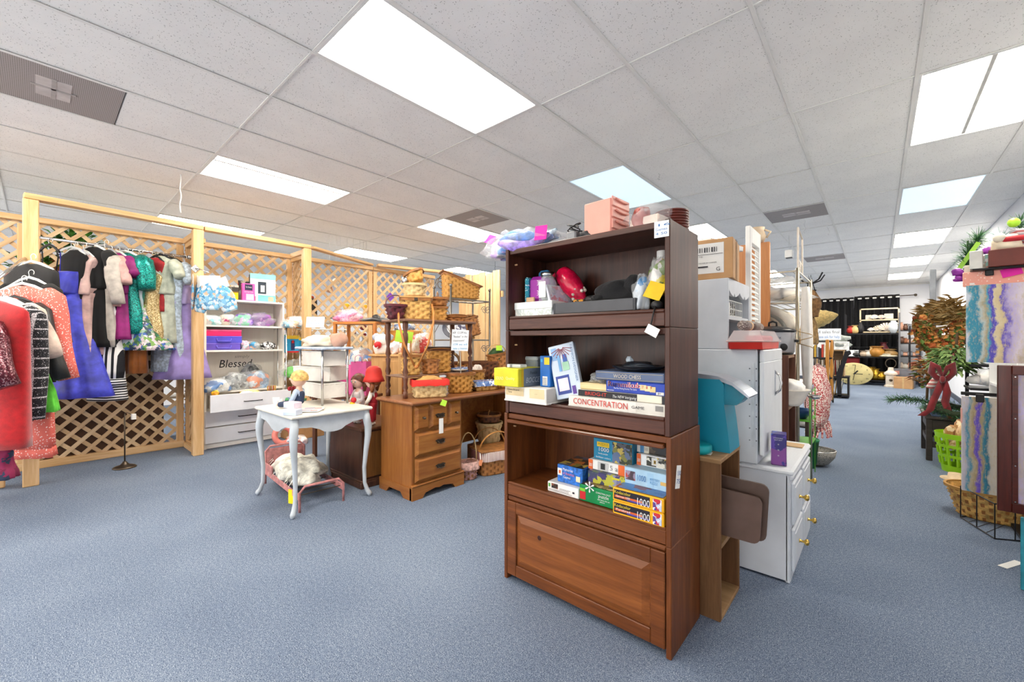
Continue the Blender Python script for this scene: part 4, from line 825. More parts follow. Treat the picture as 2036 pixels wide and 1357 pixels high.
# ---------------------------------------------------------------- white shelf unit with drawers
MEL = mat('#f3f0ea', .45, var=.03); LAM = wood('#eee7db', '#f5efe5', 'Z', 3, .5); DRW = mat('#eaecf2', .4, var=.02)
SY0, SY1, SXF, SXB, SH = 1.185, 1.99, -5.43, -5.74, 1.635
o = T('shelf_unit', 'white laminate shelf unit with three drawers, top one pulled out', 'shelf unit', (SXF, SY0, 0)); sw = SY1 - SY0; sd = SXF - SXB
for yy in (.01, sw - .01): mk(bx((-sd / 2, yy, SH / 2), (sd, .02, SH), .001), 'side_panel', LAM, o)
mk(bx((-sd + .004, sw / 2, SH / 2), (.008, sw - .04, SH - .02)), 'back_panel', LAM, o)
SHZ = (1.625, 1.335, 1.06)
for i, zz in enumerate(SHZ): mk(bx((-sd / 2 + .004, sw / 2, zz), (sd - .012, sw - .04, .02), .001), 'top_board' if i == 0 else 'shelf', MEL, o)
mk(bx((-sd / 2, sw / 2, .03), (sd - .01, sw - .04, .05)), 'plinth', MEL, o); mk(bx((-sd / 2 + .004, sw / 2, .605), (sd - .012, sw - .04, .016)), 'shelf', MEL, o)
def drawer(z, out, hz):
    d = mk(bx((out + .008, sw / 2, z + hz / 2), (.018, sw - .012, hz - .008), .002), 'drawer', DRW, o)
    if out > .03:
        b = B(); b.span((-sd + out + .04, .05, z + .02), (out, .065, z + hz - .03)); b.span((-sd + out + .04, sw - .065, z + .02), (out, sw - .05, z + hz - .03)); b.span((-sd + out + .04, .065, z + .02), (out, sw - .065, z + .03)); mk(b, 'drawer_box', LAM, d)
    mk(B().tube([(out + .018, sw / 2 - .09, z + hz * .5), (out + .04, sw / 2 - .085, z + hz * .5), (out + .04, sw / 2 + .085, z + hz * .5), (out + .018, sw / 2 + .09, z + hz * .5)], .005, 8), 'handle', BLACK, d)
drawer(.415, .2, .19); drawer(.235, 0, .178); drawer(.056, 0, .176)
text('Blessed', .13, BLACK, o, (-sd + .0095, .2, .86), (R(90), 0, R(90)), .34, shear=.2)
text('simply', .05, mat('#b9b4aa', .6), o, (-sd + .0095, .36, .97), (R(90), 0, R(90)), .16, shear=.2)
def sl(px, py, X=-5.52): return xp(px, py, X).y
# on top of it
def pb(name, label, cat, px, X, z, rz, size, m, pt=(), tx=(), **kw): return pbox(name, label, cat, (X, sl(px, 600, X), z), R(90) + R(rz), size, m, pt, tx, **kw)
ZS = 1.636
o = pb('toy_radio', 'yellow, black and silver toy cassette player on the shelf unit', 'toy', 449, -5.56, ZS, 0, (.22, .12, .17), mat('#3a3633', .5), [('F', .02, .98, .05, .5, mat('#e9bd12', .4)), ('F', 0, 1, .52, .57, mat('#8a6a12', .5)), ('F', .05, .7, .6, .84, mat('#77756f', .5)), ('F', .0, 1, .86, 1, mat('#cfc8ba', .5)), ('F', .4, .6, .25, .4, mat('#c99a10', .5))])
for i in range(4): mk(B(Matrix.Translation((-.07 + i * .045, -.063, .158)) @ Matrix.Rotation(R(90), 4, 'X')).lathe([(.009, 0), (.008, .012)], 10), 'knob', (BLACK, TAGW, GOLD, CHROME)[i], o)
pb('picture_book', 'dark picture book standing behind the pink box', 'book', 488, -5.66, ZS, 4, (.15, .02, .25), spots(['#7d8078', '#4a4440', '#a8a090', '#2a2624'], 12), [('L', 0, 1, .1, .9, RED)])
pb('pink_box', 'bright pink toy box with round navy logo', 'box', 493, -5.50, ZS, 0, (.13, .05, .2), mat('#e65fb4', .4), [('F', .2, .8, .6, .95, mat('#2a2a4a', .5)), ('F', .3, .9, .05, .4, mat('#f6c4e2', .5))], [('F', 'So Sweet', .27, .75, .025, WHITE, .06), ('F', 'surprise', .15, .48, .022, WHITE, .09)])
pb('toy_box', 'tall white and aqua baby toy box leaning on the shelf unit', 'box', 522, -5.60, ZS, -6, (.27, .06, .34), mat('#dcecec', .4), [('F', 0, 1, .82, 1, mat('#8fd6d4', .4)), ('F', .3, 1, 0, .25, mat('#7fd0d2', .4)), ('F', .3, .62, .3, .72, mat('#2c3a48', .4)), ('F', .4, .56, .36, .6, mat('#e8ecec', .4)), ('F', .05, .2, .02, .2, RED), ('L', .1, .9, .1, .95, mat('#4f5450', .5)), ('F', .66, .95, .35, .75, mat('#f2f4f2', .4)), ('F', .7, .9, .05, .2, mat('#d9b49a', .5))], [('L', 'INFANT CARE', .2, .8, .03, RED, .04)])
# shelf contents
bagc = [('bagged toy with turquoise case at the left of the upper shelf', 419, ['#7fd3d8', '#e6e2e4', '#e2a8a0', '#cfe6ea'], .13), ('bagged grey and white craft set on the upper shelf', 452, ['#aab6c0', '#e2d6c9', '#c43a7a', '#d8dde2'], .1), ('bagged lilac and green toy set on the upper shelf', 487, ['#b59ae0', '#7fd0b0', '#d8bce6', '#8a6ac8'], .12), ('bagged purple cloth at the right of the upper shelf', 522, ['#b06ac0', '#8f6aa8', '#c9a0d0', '#9a70b8'], .13)]
for i, (lb, px, cs, w_) in enumerate(bagc): bagged('bagged_toy', lb, (-5.56, sl(px, 640), SHZ[1] + .011), R(90 + 8 * i), (w_, .11, .075 + .012 * i), cs, 60 + i)
pb('plastic_case', 'hot pink lidded plastic case on top of purple case', 'case', 440, -5.56, SHZ[2] + .165, 0, (.34, .2, .07), mat('#f0286f', .4, var=.05), lid=(.02, mat('#f56a9c', .4)))
for i in range(2):
    o = pb('plastic_case', ('purple plastic case with folding handle, lowest of three', 'blue violet plastic case with folding handle, middle of three')[i], 'case', 440, -5.56, SHZ[2] + .011 + .077 * i, 0, (.35 - .03 * (1 - i), .2, .074), mat(('#6a56c0', '#5a55cf')[i], .4), lid=(.012, mat(('#7c68d0', '#6a66e0')[i], .4)))
    mk(B().tube([(-.07, -.103, .05), (-.06, -.112, .02), (.06, -.112, .02), (.07, -.103, .05)], .006, 8), 'handle', mat('#6f66d8', .4), o, True)
bagged('hair_accessory', 'pale pink feathery hair bow on the middle shelf', (-5.48, sl(484, 680), SHZ[2] + .011), 0, (.05, .045, .07), ['#f0c4d4', '#e6dbe2', '#d8a0bc', '#cfe0e6'], 71, 'accessory', bag=False, amp=.5, sc=40)
bagged('bagged_toy', 'bag of small beads and blue pieces on the middle shelf', (-5.54, sl(503, 680), SHZ[2] + .011), R(90), (.09, .09, .065), ['#cfd4d6', '#4aa6d8', '#d8a070', '#b9c4c6'], 72)
bagged('zebra_cloth', 'folded black and white patterned cloth on the middle shelf', (-5.5, sl(531, 680), SHZ[2] + .011), R(90), (.085, .08, .065), ['#17171a', '#f0f0f0', '#1c1c20', '#ececec'], 73, 'cloth', bag=False, sc=55, amp=.12)
dz = .613
bg_l = [('bag of blue and clear plastic pieces in the pulled out drawer', 432, -5.45, ['#d6dce2', '#6a94d0', '#c2ccd4', '#e8ecee'], .13, .12), ('bag of grey hardware behind the open drawer', 468, -5.55, ['#b4babd', '#8a9094', '#d2d6d8', '#6a6e72'], .14, .16), ('bag of coral and blue cloth at right in the drawer', 512, -5.55, ['#a8c4e0', '#d68a6a', '#c9d2dc', '#7a96b8'], .14, .17), ('dark grey folded bag at the back above the drawers', 498, -5.64, ['#4a4d52', '#63676c', '#3a3d42', '#8a8d92'], .12, .24)]
for i, (lb, px, X, cs, w_, h_) in enumerate(bg_l): bagged('bagged_items', lb, (X, sl(px, 760, X), dz + .0), R(90), (w_, .09, h_ * .8), cs, 80 + i)
bagged('yellow_gloves', 'yellow rubber gloves lying over the open drawer front', (-5.3, sl(497, 770, -5.3), .55), R(90), (.12, .06, .05), ['#f2d24a', '#efe9dc', '#e8c23a', '#f6e6a0'], 90, 'gloves', bag=False, sc=22)
q = random.Random(5); pc = ['#d8a23a', '#c46a3a', '#8a5a2a', '#e6c87a', '#b0442e', '#e0b040']
pk = T('pencil_pack', 'bundle of wooden colouring pencils in the open drawer', 'pencils', (-5.3, sl(541, 760, -5.3), .46))
for i in range(7):
    pn = mk(B().tube([(q.uniform(-.02, .02), -.05 + i * .014, 0), (q.uniform(-.02, .02), -.05 + i * .015, .19)], .0055, 6), 'pencil', mat(pc[i % 6], .5), pk)
bagged('yellow_flower', 'small yellow artificial flower at left in the drawer', (-5.32, sl(428, 770, -5.32), .57), 0, (.035, .035, .05), ['#f0b820', '#f6d24a', '#5a8a3a', '#e8a010'], 91, 'flower', bag=False, amp=.4, sc=40)
# printed packets hanging from a hook on the post
o = T('hook_arm', 'chrome display hook screwed to the post by the white shelf', 'hook', (-5.2, 1.06, 1.905)); mk(bx((.0, 0, .0), (.012, .06, .06), .002, (R(45), 0, 0)), 'plate', CHROME, o); mk(B().tube([(0, 0, 0), (.06, .03, -.01), (.16, .08, -.05)], .005, 8), 'arm', CHROME, o, True)
SW = spots(['#9fcbe2', '#5ba3cc', '#cfe2ec', '#d8a888', '#78b8da', '#3f86b4'], 34, .25, 'packet_print', coat=.5)
for i in range(5):
    w_ = (.19, .17, .17, .15, .14)[i]; px = (418, 405, 394, 432, 384)[i]; p = at(px, 4.12 + .05 * (i % 3), 548 + (i % 2) * 6)
    o = T('hanging_packet', ('front blue swim toy packet with white header card', 'second swim toy packet behind the front one', 'third swim toy packet fanned to the left', 'swim toy packet fanned to the right', 'rearmost swim toy packet at the left edge')[i], 'packet', p, (0, R((0, 10, 16, -20, 22)[i]), YAW + R((5, -20, -35, 20, -50)[i])), group='packets hanging from the hook')
    mk(bx((0, 0, -.05), (w_, .004, .1), .001), 'header_card', WHITE, o); mk(B().lump((0, 0, -.34), (w_ * .55, .016, .175), .06, 100 + i), 'packet', SW, o, True); mk(bx((0, -.003, -.22), (w_ * .8, .012, .05), .002), 'printed_band', mat('#f6f8fa', .3), o)
# ================================================================ third booth: glass shelves, wooden stand, cabinet, gift bags
GLS = clear('#d8efe6', .35, .05, 0)
o = T('glass_shelf_stand', 'stand of three glass shelves right of the white shelf unit', 'shelf', (-5.45, 2.30, 0)); GW = .52
GZ = (.72, 1.02, 1.32)
for zz in GZ: mk(bx((0, GW / 2 - .1, zz), (.3, GW, .012), .002), 'glass_shelf', mat('#e8eeea', .1, var=.02), o)
for yy in (-.33 + .0, .4):
    for xx in (-.13, .13): mk(B().tube([(xx, yy + .0, 0), (xx, yy, 1.34)], .009, 8), 'upright', CHROME, o, True)
sg = lambda px, X=-5.42: xp(px, 700, X).y
bagged('bagged_plush', 'white bag of toys on the top glass shelf', (-5.42, sg(592), GZ[2] + .007), R(90), (.15, .1, .1), ['#dfe4ea', '#b0c4d8', '#d8883a', '#e9ebee'], 110)
bagged('bagged_craft', 'orange and blue packet under the white bag on glass shelf', (-5.33, sg(572), GZ[2] + .007), R(90), (.1, .06, .06), ['#d88a2a', '#7ab0c8', '#efe9de', '#c9b08a'], 111)
HERO = mat('#2a9fd0', .4)
for i, px in enumerate((580, 604)): pbox('figure_box', ('blue and yellow action figure box on the middle glass shelf', 'second blue figure box at right on the middle glass shelf')[i], 'box', (-5.42, sg(px), GZ[1] + .007), R(92), (.15, .06, .21 - .02 * i), HERO, [('F', 0, 1, .8, 1, mat('#e6c43a', .4)), ('F', 0, 1, 0, .1, RED), ('F', .35, .65, .15, .7, mat('#2b3566', .5)), ('F', .42, .58, .55, .72, RED)], [('F', 'HERO', .25, .84, .025, INK, .08)][:0])
bagged('bagged_craft', 'pink and white packet at the right of the figure boxes', (-5.36, sg(621), GZ[1] + .007), R(90), (.06, .06, .08), ['#efc9cf', '#f0ece8', '#d8a0b0', '#cfd8dc'], 112)
o = T('toy_dinosaur', 'green bagged toy dinosaur on the lowest glass shelf', 'toy', (-5.36, sg(585), GZ[0] + .007), R(90)); mk(B().lump((0, 0, 0), (.14, .06, .09), .15, 113), 'body', dots('#5cc23e', '#7a4a2a', 14, .22), o, True); mk(B().lump((.1, 0, .07), (.05, .04, .05), .1, 4), 'head', mat('#6ad048', .4), o, True); mk(B().lump((0, 0, 0), (.18, .08, .14), .3, 115, 26, 14, 4), 'clear_bag', clear(op=.15), o, True)
bagged('bagged_craft', 'lilac packet beside the toy dinosaur', (-5.42, sg(618), GZ[0] + .007), R(90), (.07, .06, .13), ['#9a90c8', '#c9c4dc', '#6f6aa8', '#dfe2ee'], 116)
bagged('plush_heap', 'heap of turquoise and coral plush on the floor shelf', (-5.3, sg(582, -5.3), .35), R(90), (.16, .12, .12), ['#3fa8b8', '#d8683a', '#4a9a5a', '#e0a08a', '#2f78a8'], 117, 'plush', bag=False, amp=.35, sc=18)
mk(bx((0, 0, .175), (.34, .4, .35), .006), 'toy_bin', mat('#b98a5a', .7), loc=(-5.32, sg(600, -5.32), 0), label='tan storage bin under the coral plush heap', cat='bin')
o = T('swim_ring', 'coral pink inflatable ring leaning on the floor by white shelf', 'swim ring', (-5.08, sg(563, -5.08), .1), R(90)); mk(B(Matrix.Rotation(R(75), 4, 'X')).tube([(.09 * math.cos(a * .35), .09 * math.sin(a * .35), 0) for a in range(18)], .03, 10, True), 'ring', mat('#ec8a80', .3), o, True)
bagged('bagged_toy', 'clear bag of blue toys lying on the carpet by the white shelf', (-5.0, sg(590, -5.0), .0), R(60), (.1, .08, .06), ['#7fb0d8', '#e6e9ec', '#3f7fb8', '#f0d8d0'], 118)
bagged('plush_rabbit', 'small white and pink plush lying on carpet near lattice foot', (-4.95, sg(602, -4.95), .0), 0, (.06, .06, .05), ['#f2e9e6', '#e8c8c8', '#f6f2ee'], 119, 'plush', bag=False, sc=20)
# sign
def sign(name, label, loc, rz, w, h, lines, cols, tilt=0, fs=1.0):
    o = mk(bx((0, 0, h / 2), (w, .004, h), .001), name, mat('#eef1f4', .4, var=.02), loc=loc, rz=(tilt, 0, rz), label=label, cat='sign')
    n = len(lines)
    for i, l in enumerate(lines): text(l, h / (n + .8) * fs, cols[i % len(cols)], o, (-w * .44, -.003, h - h * (i + .95) / (n + .3)), w=w * min(.88, .07 * len(l) + .12))
    return o
SGB = mat('#3f86c8', .6); SGD = mat('#56606c', .6)
pS = at(626, 5.0, 657); sign('shop_sign', 'small white sign with blue lettering on glass shelf edge', (pS.x, pS.y, 1.333), R(40), .22, .13, ('We reserve the right', 'to refuse service', 'PLEASE ASK US', 'security on premises'), (SGD, SGD, SGB, SGB), R(-10))
# orange-brown wooden stand (open frame) behind the table
OW = wood('#a8622a', '#c98440', 'X', 5, .4); OWZ = wood('#a8622a', '#c98440', 'Z', 5, .4)
o = T('wooden_stand', 'orange brown open wooden shelf stand behind the wicker drawers', 'stand', (-4.75, 2.62, 0), R(30))
for xx in (-.26, .26):
    for yy in (-.14, .14): mk(bx((xx, yy, .7), (.035, .035, 1.4), .003), 'leg', OWZ, o)
for zz in (.2, .7, 1.385): mk(bx((0, 0, zz), (.56, .32, .03), .004), 'shelf', OW, o)
so = o
bagged('pink_plush', 'bright pink fluffy plush on top of the wooden stand', (-4.85, 2.52, 1.4), R(30), (.16, .1, .1), ['#e88ab4', '#f0a8c8', '#d870a0', '#f4bcd4'], 121, 'plush', bag=True, sc=20, amp=.3)
o = T('black_hat', 'black bow-shaped hat on the wooden stand right end', 'hat', (-4.58, 2.72, 1.4), R(35)); mk(B().lump((0, 0, 0), (.17, .08, .035), .35, 122), 'brim', mat('#1d1f22', .6, sheen=.5), o, True); mk(B().lump((0, 0, .015), (.05, .05, .05), .1, 123), 'crown', BLACK, o, True)
bagged('bagged_blanket', 'bagged brown and blue blankets inside the wooden stand', (-4.75, 2.62, .716), R(30), (.22, .13, .24), ['#8a5a44', '#3f6aa0', '#d8cfc4', '#6a3f30', '#b0c4d8'], 124)
# low light-wood cabinet with baskets and bears
LW = wood('#b98d56', '#d8b07a', 'Z', 4, .5)
o = T('light_wood_cabinet', 'light wood cabinet end panel behind the red hat doll', 'cabinet', (-4.0, 2.72, 0), R(18)); mk(bx((0, 0, .5), (.62, .36, 1.0), .005), 'body', LW, o); mk(bx((0, 0, 1.012), (.66, .4, .024), .004), 'top', LW, o); mk(bx((0, -.184, .5), (.28, .01, .9), .003), 'door', wood('#a87f4c', '#cfa56e', 'Z', 4, .5), o)
o = T('plush_bear', 'white and grey plush with red nose on the light cabinet', 'plush toy', (-4.2, 2.58, 1.025), R(30)); WF = mat('#eee9e4', .9, bump=1, bsc=90)
mk(B().lump((0, 0, 0), (.11, .09, .1), .12, 131), 'body', WF, o, True); mk(B().lump((0, -.03, .1), (.08, .07, .08), .08, 132), 'head', WF, o, True)
for s_ in (-1, 1): mk(B().lump((s_ * .075, -.01, .155), (.05, .03, .05), .15, 133), 'ear', mat('#aeb4c2', .9, bump=1, bsc=90), o, True)
mk(B().ball((0, -.115, .1), .04, 14, 10), 'nose', mat('#c8202a', .5), o, True); mk(B().tube([(.025 * math.cos(R(a)), -.153, .088 + .02 * math.sin(R(a))) for a in range(200, 341, 20)], .004, 6), 'smile', WHITE, o, True)
for i, (dx, cs) in enumerate(((.14, ['#e9e6e2', '#d8b8a8', '#c9cfd8']), (.28, ['#f0ebe6', '#c98a6a', '#e6dcd4']))):
    bagged('plush_toy', ('white plush lamb on the light cabinet', 'cream plush with tan ears at the cabinet right end')[i], (-4.2 + dx, 2.60 + dx * .33, 1.025), 0, (.07, .07, .1), cs, 140 + i, 'plush toy', bag=False, sc=16, amp=.25)
bagged('rolled_magazine', 'bagged blue and white rolled paper above the plush bears', (-4.35, 2.95, 1.3), R(10), (.16, .05, .06), ['#dfe4ec', '#4a6a9a', '#f0f2f4', '#9ab0cc'], 144)
mk(bx((0, 0, .65), (.36, .16, 1.3), .01), 'toy_crate', wood('#b8782e', '#d89a4a', 'X'), loc=(-4.35, 2.98, 0), rz=R(18), label='tall orange wooden crate behind the plush bears', cat='crate')
# pink gift bags
for i, (px, d, w_, h_, c_) in enumerate(((690, 4.35, .2, .3, '#e05a9c'), (718, 4.25, .17, .34, '#c8508e'), (665, 4.3, .16, .24, '#c05a9a'))):
    p = at(px, d, 700); o = T('gift_bag', ('bright pink paper gift bag behind the dolls', 'dark pink gift bag with folded side behind the dolls', 'small mauve gift bag left of the white dress doll')[i], 'gift bag', (p.x, p.y, .62), R(30), group='pink gift bags')
    b = B(); hw, hd = w_ / 2, .05
    b.add([(-hw, -hd, 0), (hw, -hd, 0), (hw, hd, 0), (-hw, hd, 0), (-hw, -hd, h_), (hw, -hd, h_), (hw, hd, h_), (-hw, hd, h_), (hw - .012, 0, h_), (-hw + .012, 0, h_), (hw, 0, 0), (-hw, 0, 0)],
          [(0, 3, 2, 1), (0, 1, 5, 4), (2, 3, 7, 6), (1, 10, 8, 5), (10, 2, 6, 8), (3, 11, 9, 7), (11, 0, 4, 9)])
    mk(b, 'paper', mat(c_, .5, var=.08), o); mk(B().tube([(-.04, -hd, h_ - .01), (-.035, -hd, h_ + .05), (0, -hd, h_ + .07), (.035, -hd, h_ + .05), (.04, -hd, h_ - .01)], .003, 6), 'handle', mat(shade(c_, .8), .6), o, True)
o = T('low_table', 'low dark table behind the small brown cabinet holding gift bags', 'table', at(690, 4.3, 700) * 1); o.location.z = 0; o.rotation_euler = (0, 0, R(30))
mk(bx((0, 0, .605), (.62, .34, .03), .004), 'table_top', wood('#4a2a1c', '#6a4028', 'X'), o)
for sx in (-1, 1):
    for sy in (-1, 1): mk(bx((sx * .27, sy * .14, .295), (.035, .035, .59), .003), 'leg', wood('#4a2a1c', '#6a4028', 'Z'), o)
# ---------------------------------------------------------------- small brown cabinet with dolls
CB = wood('#3a241c', '#5c3c2c', 'Z', 6, .35); CBF = wood('#5a3a1e', '#8a5c30', 'Z', 6, .35)
CBX0, CBX1, CBY0, CBY1, CBH = -3.62, -3.06, 1.69, 2.12, .475
o = T('brown_cabinet', 'small dark brown cabinet under the standing dolls', 'cabinet', ((CBX0 + CBX1) / 2, (CBY0 + CBY1) / 2, 0)); w, d = CBX1 - CBX0, CBY1 - CBY0
mk(bx((0, 0, .25), (w, d, .43), .003), 'body', CB, o); mk(bx((0, 0, .025), (w + .03, d + .03, .05), .006), 'base_moulding', CB, o); mk(bx((0, 0, .055), (w + .018, d + .018, .018), .006), 'base_bead', CB, o); mk(bx((0, 0, CBH - .012), (w + .03, d + .03, .024), .008), 'top', wood('#4a2c1e', '#6e4630', 'X', 5, .3), o)
mk(bx((w / 2 + .004, 0, .26), (.008, d - .05, .36), .003), 'door', CBF, o)
# ---------------------------------------------------------------- dolls
def doll(label, loc, rz, H, pose, skin_c, hair_c, hairstyle, top_c, low_c, sleeve_c, shoe_c='#f0ece4'):
    o = T('doll', label, 'doll', loc, rz, group='dolls'); z0 = 0 if pose == 'stand' else -.345
    tor = [(0, 0, .42, .072), (0, 0, .5, .068), (0, 0, .62, .082), (0, 0, .70, .045), (0, -.0, .76, .05), (0, -.0, .82, .05)]
    def arm(s_): return [(s_ * .085, 0, .655, .034), (s_ * .145, -.02, .53, .03), (s_ * .14, -.085, .44, .024), (s_ * .13, -.11, .41, .02)]
    def leg(s_):
        if pose == 'stand': return [(s_ * .045, 0, .38, .048), (s_ * .045, -.006, .21, .038), (s_ * .045, 0, .06, .028), (s_ * .045, -.05, .022, .026)]
        return [(s_ * .05, -.05, .41, .05), (s_ * .065, -.2, .42, .042), (s_ * .075, -.36, .4, .032), (s_ * .075, -.38, .43, .03)]
    def build(parts, grow=0, scale=H):
        nodes, edges = [], []
        for chain, root in parts:
            b0 = len(nodes)
            for n in chain: nodes.append((n[0] * scale, n[1] * scale, (n[2] + z0) * scale, (n[3] + grow) * scale))
            edges += [(b0 + i, b0 + i + 1) for i in range(len(chain) - 1)]
            if root is not None: edges.append((root, b0))
        return nodes, edges
    n, e = build([(tor, None), (arm(1), 2), (arm(-1), 2), (leg(1), 0), (leg(-1), 0)])
    SK = mat(skin_c, .4, var=.05); body = skin('body', n, e, SK, o)
    hz = (.86 + z0) * H; hr = .135 * H; hb_ = B().ball((0, -.01 * H, hz), hr, 20, 14, .95, .97, 1.0).ball((0, -.03 * H, hz - .35 * hr), hr * .72, 16, 10, 1.05, .95, .85)
    for s_ in (-1, 1): hb_.ball((s_ * .93 * hr, .05 * hr, hz - .1 * hr), .17 * hr, 8, 6, .5, .8, 1.2)
    me_ = body.data; vs_ = [tuple(v.co) for v in me_.vertices]; fs_ = [tuple(p_.vertices) for p_ in me_.polygons]; k_ = len(vs_)
    me_.clear_geometry(); me_.from_pydata(vs_ + hb_.v, [], fs_ + [tuple(i + k_ for i in f_) for f_ in hb_.f]); me_.polygons.foreach_set('use_smooth', [True] * len(me_.polygons)); me_.update()
    for s_ in (-1, 1):
        ey = mk(B().ball((s_ * .4 * hr, -.93 * hr - .008 * H, hz + .02 * hr), .15 * hr, 10, 8, 1.1, .6, 1), 'eye', WHITE, o, True); mk(B().ball((s_ * .4 * hr, -1.01 * hr - .008 * H, hz + .02 * hr), .085 * hr, 8, 6, 1, .5, 1), 'iris', mat('#3a2a20', .2), ey, True)
    mk(B().ball((0, -1.05 * hr, hz - .2 * hr), .12 * hr, 8, 6), 'nose', SK, o, True); mk(B().ball((0, -.98 * hr, hz - .5 * hr), .14 * hr, 8, 6, 1.3, .5, .5), 'mouth', mat('#c06a6a', .4), o, True)
    # clothes grown round the same skeleton
    n, e = build([(tor[:3], None), (arm(1)[:3], 2), (arm(-1)[:3], 2)], .014); skin('shirt', n, e, mat(sleeve_c, .7, bump=.3, bsc=120), o)
    n, e = build([([(0, 0, .4, .075), (0, 0, .5, .07), (0, 0, .6, .082), (0, 0, .655, .06)], None)], .022); skin('bodice', n, e, mat(top_c, .7, bump=.3, bsc=120), o)
    lm = low_c if not isinstance(low_c, str) else mat(low_c, .7, bump=.3, bsc=120)
    if hairstyle == 'gown':
        b = B(); N = 28
        b.rings([[(r * H * (1 + a * math.sin(9 * 2 * math.pi * i / N)) * math.cos(2 * math.pi * i / N), r * H * (1 + a * math.sin(9 * 2 * math.pi * i / N)) * math.sin(2 * math.pi * i / N), z * H) for i in range(N)] for r, z, a in ((.09, .52, 0), (.13, .44, .05), (.17, .3, .09), (.2, .12, .11))]); mk(b, 'skirt', lm, o, True)
    else:
        n, e = build([([(0, 0, .42, .078), (0, 0, .47, .074)], None), (leg(1)[:3], 0), (leg(-1)[:3], 0)], .018); skin('trousers', n, e, lm, o)
    sh = B()
    for s_ in (-1, 1):
        if pose == 'stand': sh.ball((s_ * .045 * H, -.03 * H, .03 * H), .045 * H, 12, 8, .75, 1.5, .68)
        else: sh.ball((s_ * .075 * H, -.385 * H, (.43 + z0) * H), .045 * H, 12, 8, .8, .9, 1.3)
        mk(sh, 'shoe', mat(shoe_c, .5), o, True); sh = B()
    HR = mat(hair_c, .5, var=.3, sc=40, bump=.7, bsc=70)
    b = B(); N = 22; q = random.Random(len(label))
    lo = -.25 if hairstyle == 'short' else -.55; rs = []
    for j in range(9):
        th = math.pi * .5 - (math.pi * .5 - lo) * j / 8; row = []
        for i in range(N):
            u = 2 * math.pi * i / N; front = max(0, -math.sin(u)); th2 = max(th, .28 * front + lo * (1 - front)) if front > .25 else th
            k = hr * 1.1 * (1 + .05 * math.sin(7 * u + j)); row.append((k * math.cos(th2) * math.cos(u) * 1.0, k * math.cos(th2) * math.sin(u) + .06 * hr, hz + .1 * hr + k * math.sin(th2)))
        rs.append(row)
    mk(B().rings(list(reversed(rs)), False, True), 'hair', HR, o, True)
    if hairstyle in ('gown', 'long'):
        for s_ in (-1, 1): mk(B().tube([(s_ * hr * .85, .3 * hr, hz), (s_ * hr * 1.05, .25 * hr, hz - .7 * hr), (s_ * hr * 1.0, .2 * hr, hz - 1.5 * hr)], [.3 * hr, .36 * hr, .2 * hr], 10), 'side_hair', HR, o, True)
    return o, hz, hr
NAVY = '#2c3a55'
pB = zp(598, 812, .675)
d, hz, hr = doll('blond boy doll in navy vest and red bow tie seated on the table', (pB.x - .03, pB.y + .0, .677), R(-55), .41, 'sit', '#e8bfa8', '#d9b06a', 'short', NAVY, NAVY, '#aebfd6')
b = B()
for s_ in (-1, 1): b.lathe([(.002, 0), (.022, .03), (.018, .036)], 12) if False else b.ball((s_ * .022, -.058, hz - 1.25 * hr), .018, 10, 8, 1.2, .6, .9)
b.ball((0, -.06, hz - 1.25 * hr), .008); mk(b, 'bow_tie', mat('#b01828', .4), d, True)
p = zp(705, 866, .475); doll('doll in a white gown standing on the brown cabinet', (-3.31, 1.80, .476), R(15), .41, 'stand', '#e6bfae', '#6a3a24', 'gown', '#e9dfe0', mat('#e6dcdf', .6, var=.08), '#e2d8da')
d, hz, hr = doll('doll in red velvet with a red cloche hat on brown cabinet', (-3.13, 1.83, .476), R(-50), .42, 'stand', '#e8c2b0', '#8a5030', 'long', '#a81a26', '#a81a26', '#e8ddd0')
mk(B().lathe([(1.55 * hr, -.02), (1.35 * hr, .01), (1.18 * hr, .03), (1.16 * hr, .055), (1.0 * hr, .085), (.6 * hr, .105), (0, .11)], 28, (0, .12 * hr, hz + .35 * hr)), 'hat', mat('#d0342c', .6), d, True)
mk(B().tube([(.09, -.06, hz - 2.4 * hr), (.14, -.1, hz - 2.6 * hr)], .004, 6), 'toy_stick', WHITE, d)
for i, (y, z, c_) in enumerate(((-.1, -2.35, '#c41c2a'), (-.11, -2.95, '#f0c020'))): mk(B().ball((.15, y, hz + z * hr), .022, 12, 8), 'toy_ball', mat(c_, .35), d, True)
# ---------------------------------------------------------------- painted side table
TX0, TX1, TY0, TY1, TH = -3.56, -2.87, 1.09, 1.68, .675; TW = mat('#bcc3cb', .5, var=.06); TT = wood('#d2cec4', '#dedad0', 'X', 4, .5)
o = T('side_table', 'white painted side table with curved cabriole legs', 'table', ((TX0 + TX1) / 2, (TY0 + TY1) / 2, 0)); w, d = TX1 - TX0, TY1 - TY0
mk(bx((0, 0, TH - .012), (w, d, .024), .008), 'table_top', TT, o)
def apron(L):
    n = 16; top = [(-L / 2, TH - .026), (L / 2, TH - .026)]; bot = []
    for i in range(n + 1):
        u = i / n * 2 - 1; a = abs(u); bot.append((-u * L / 2 * -1 if False else L / 2 - (i / n) * L, TH - .105 - .03 * math.cos(a * math.pi * 1.0) * (1 if a < .75 else .6) - (.01 if a < .3 else 0)))
    return top + bot
for s_ in (-1, 1):
    mk(B().plate(apron(w - .1), 'Y', s_ * (d / 2 - .035) - .008, s_ * (d / 2 - .035) + .008), 'apron', TW, o)
    b = B(Matrix.Translation((s_ * (w / 2 - .035), 0, 0)) @ Matrix.Rotation(R(90), 4, 'Z')); b.plate(apron(d - .1), 'Y', -.008, .008); mk(b, 'apron', TW, o)
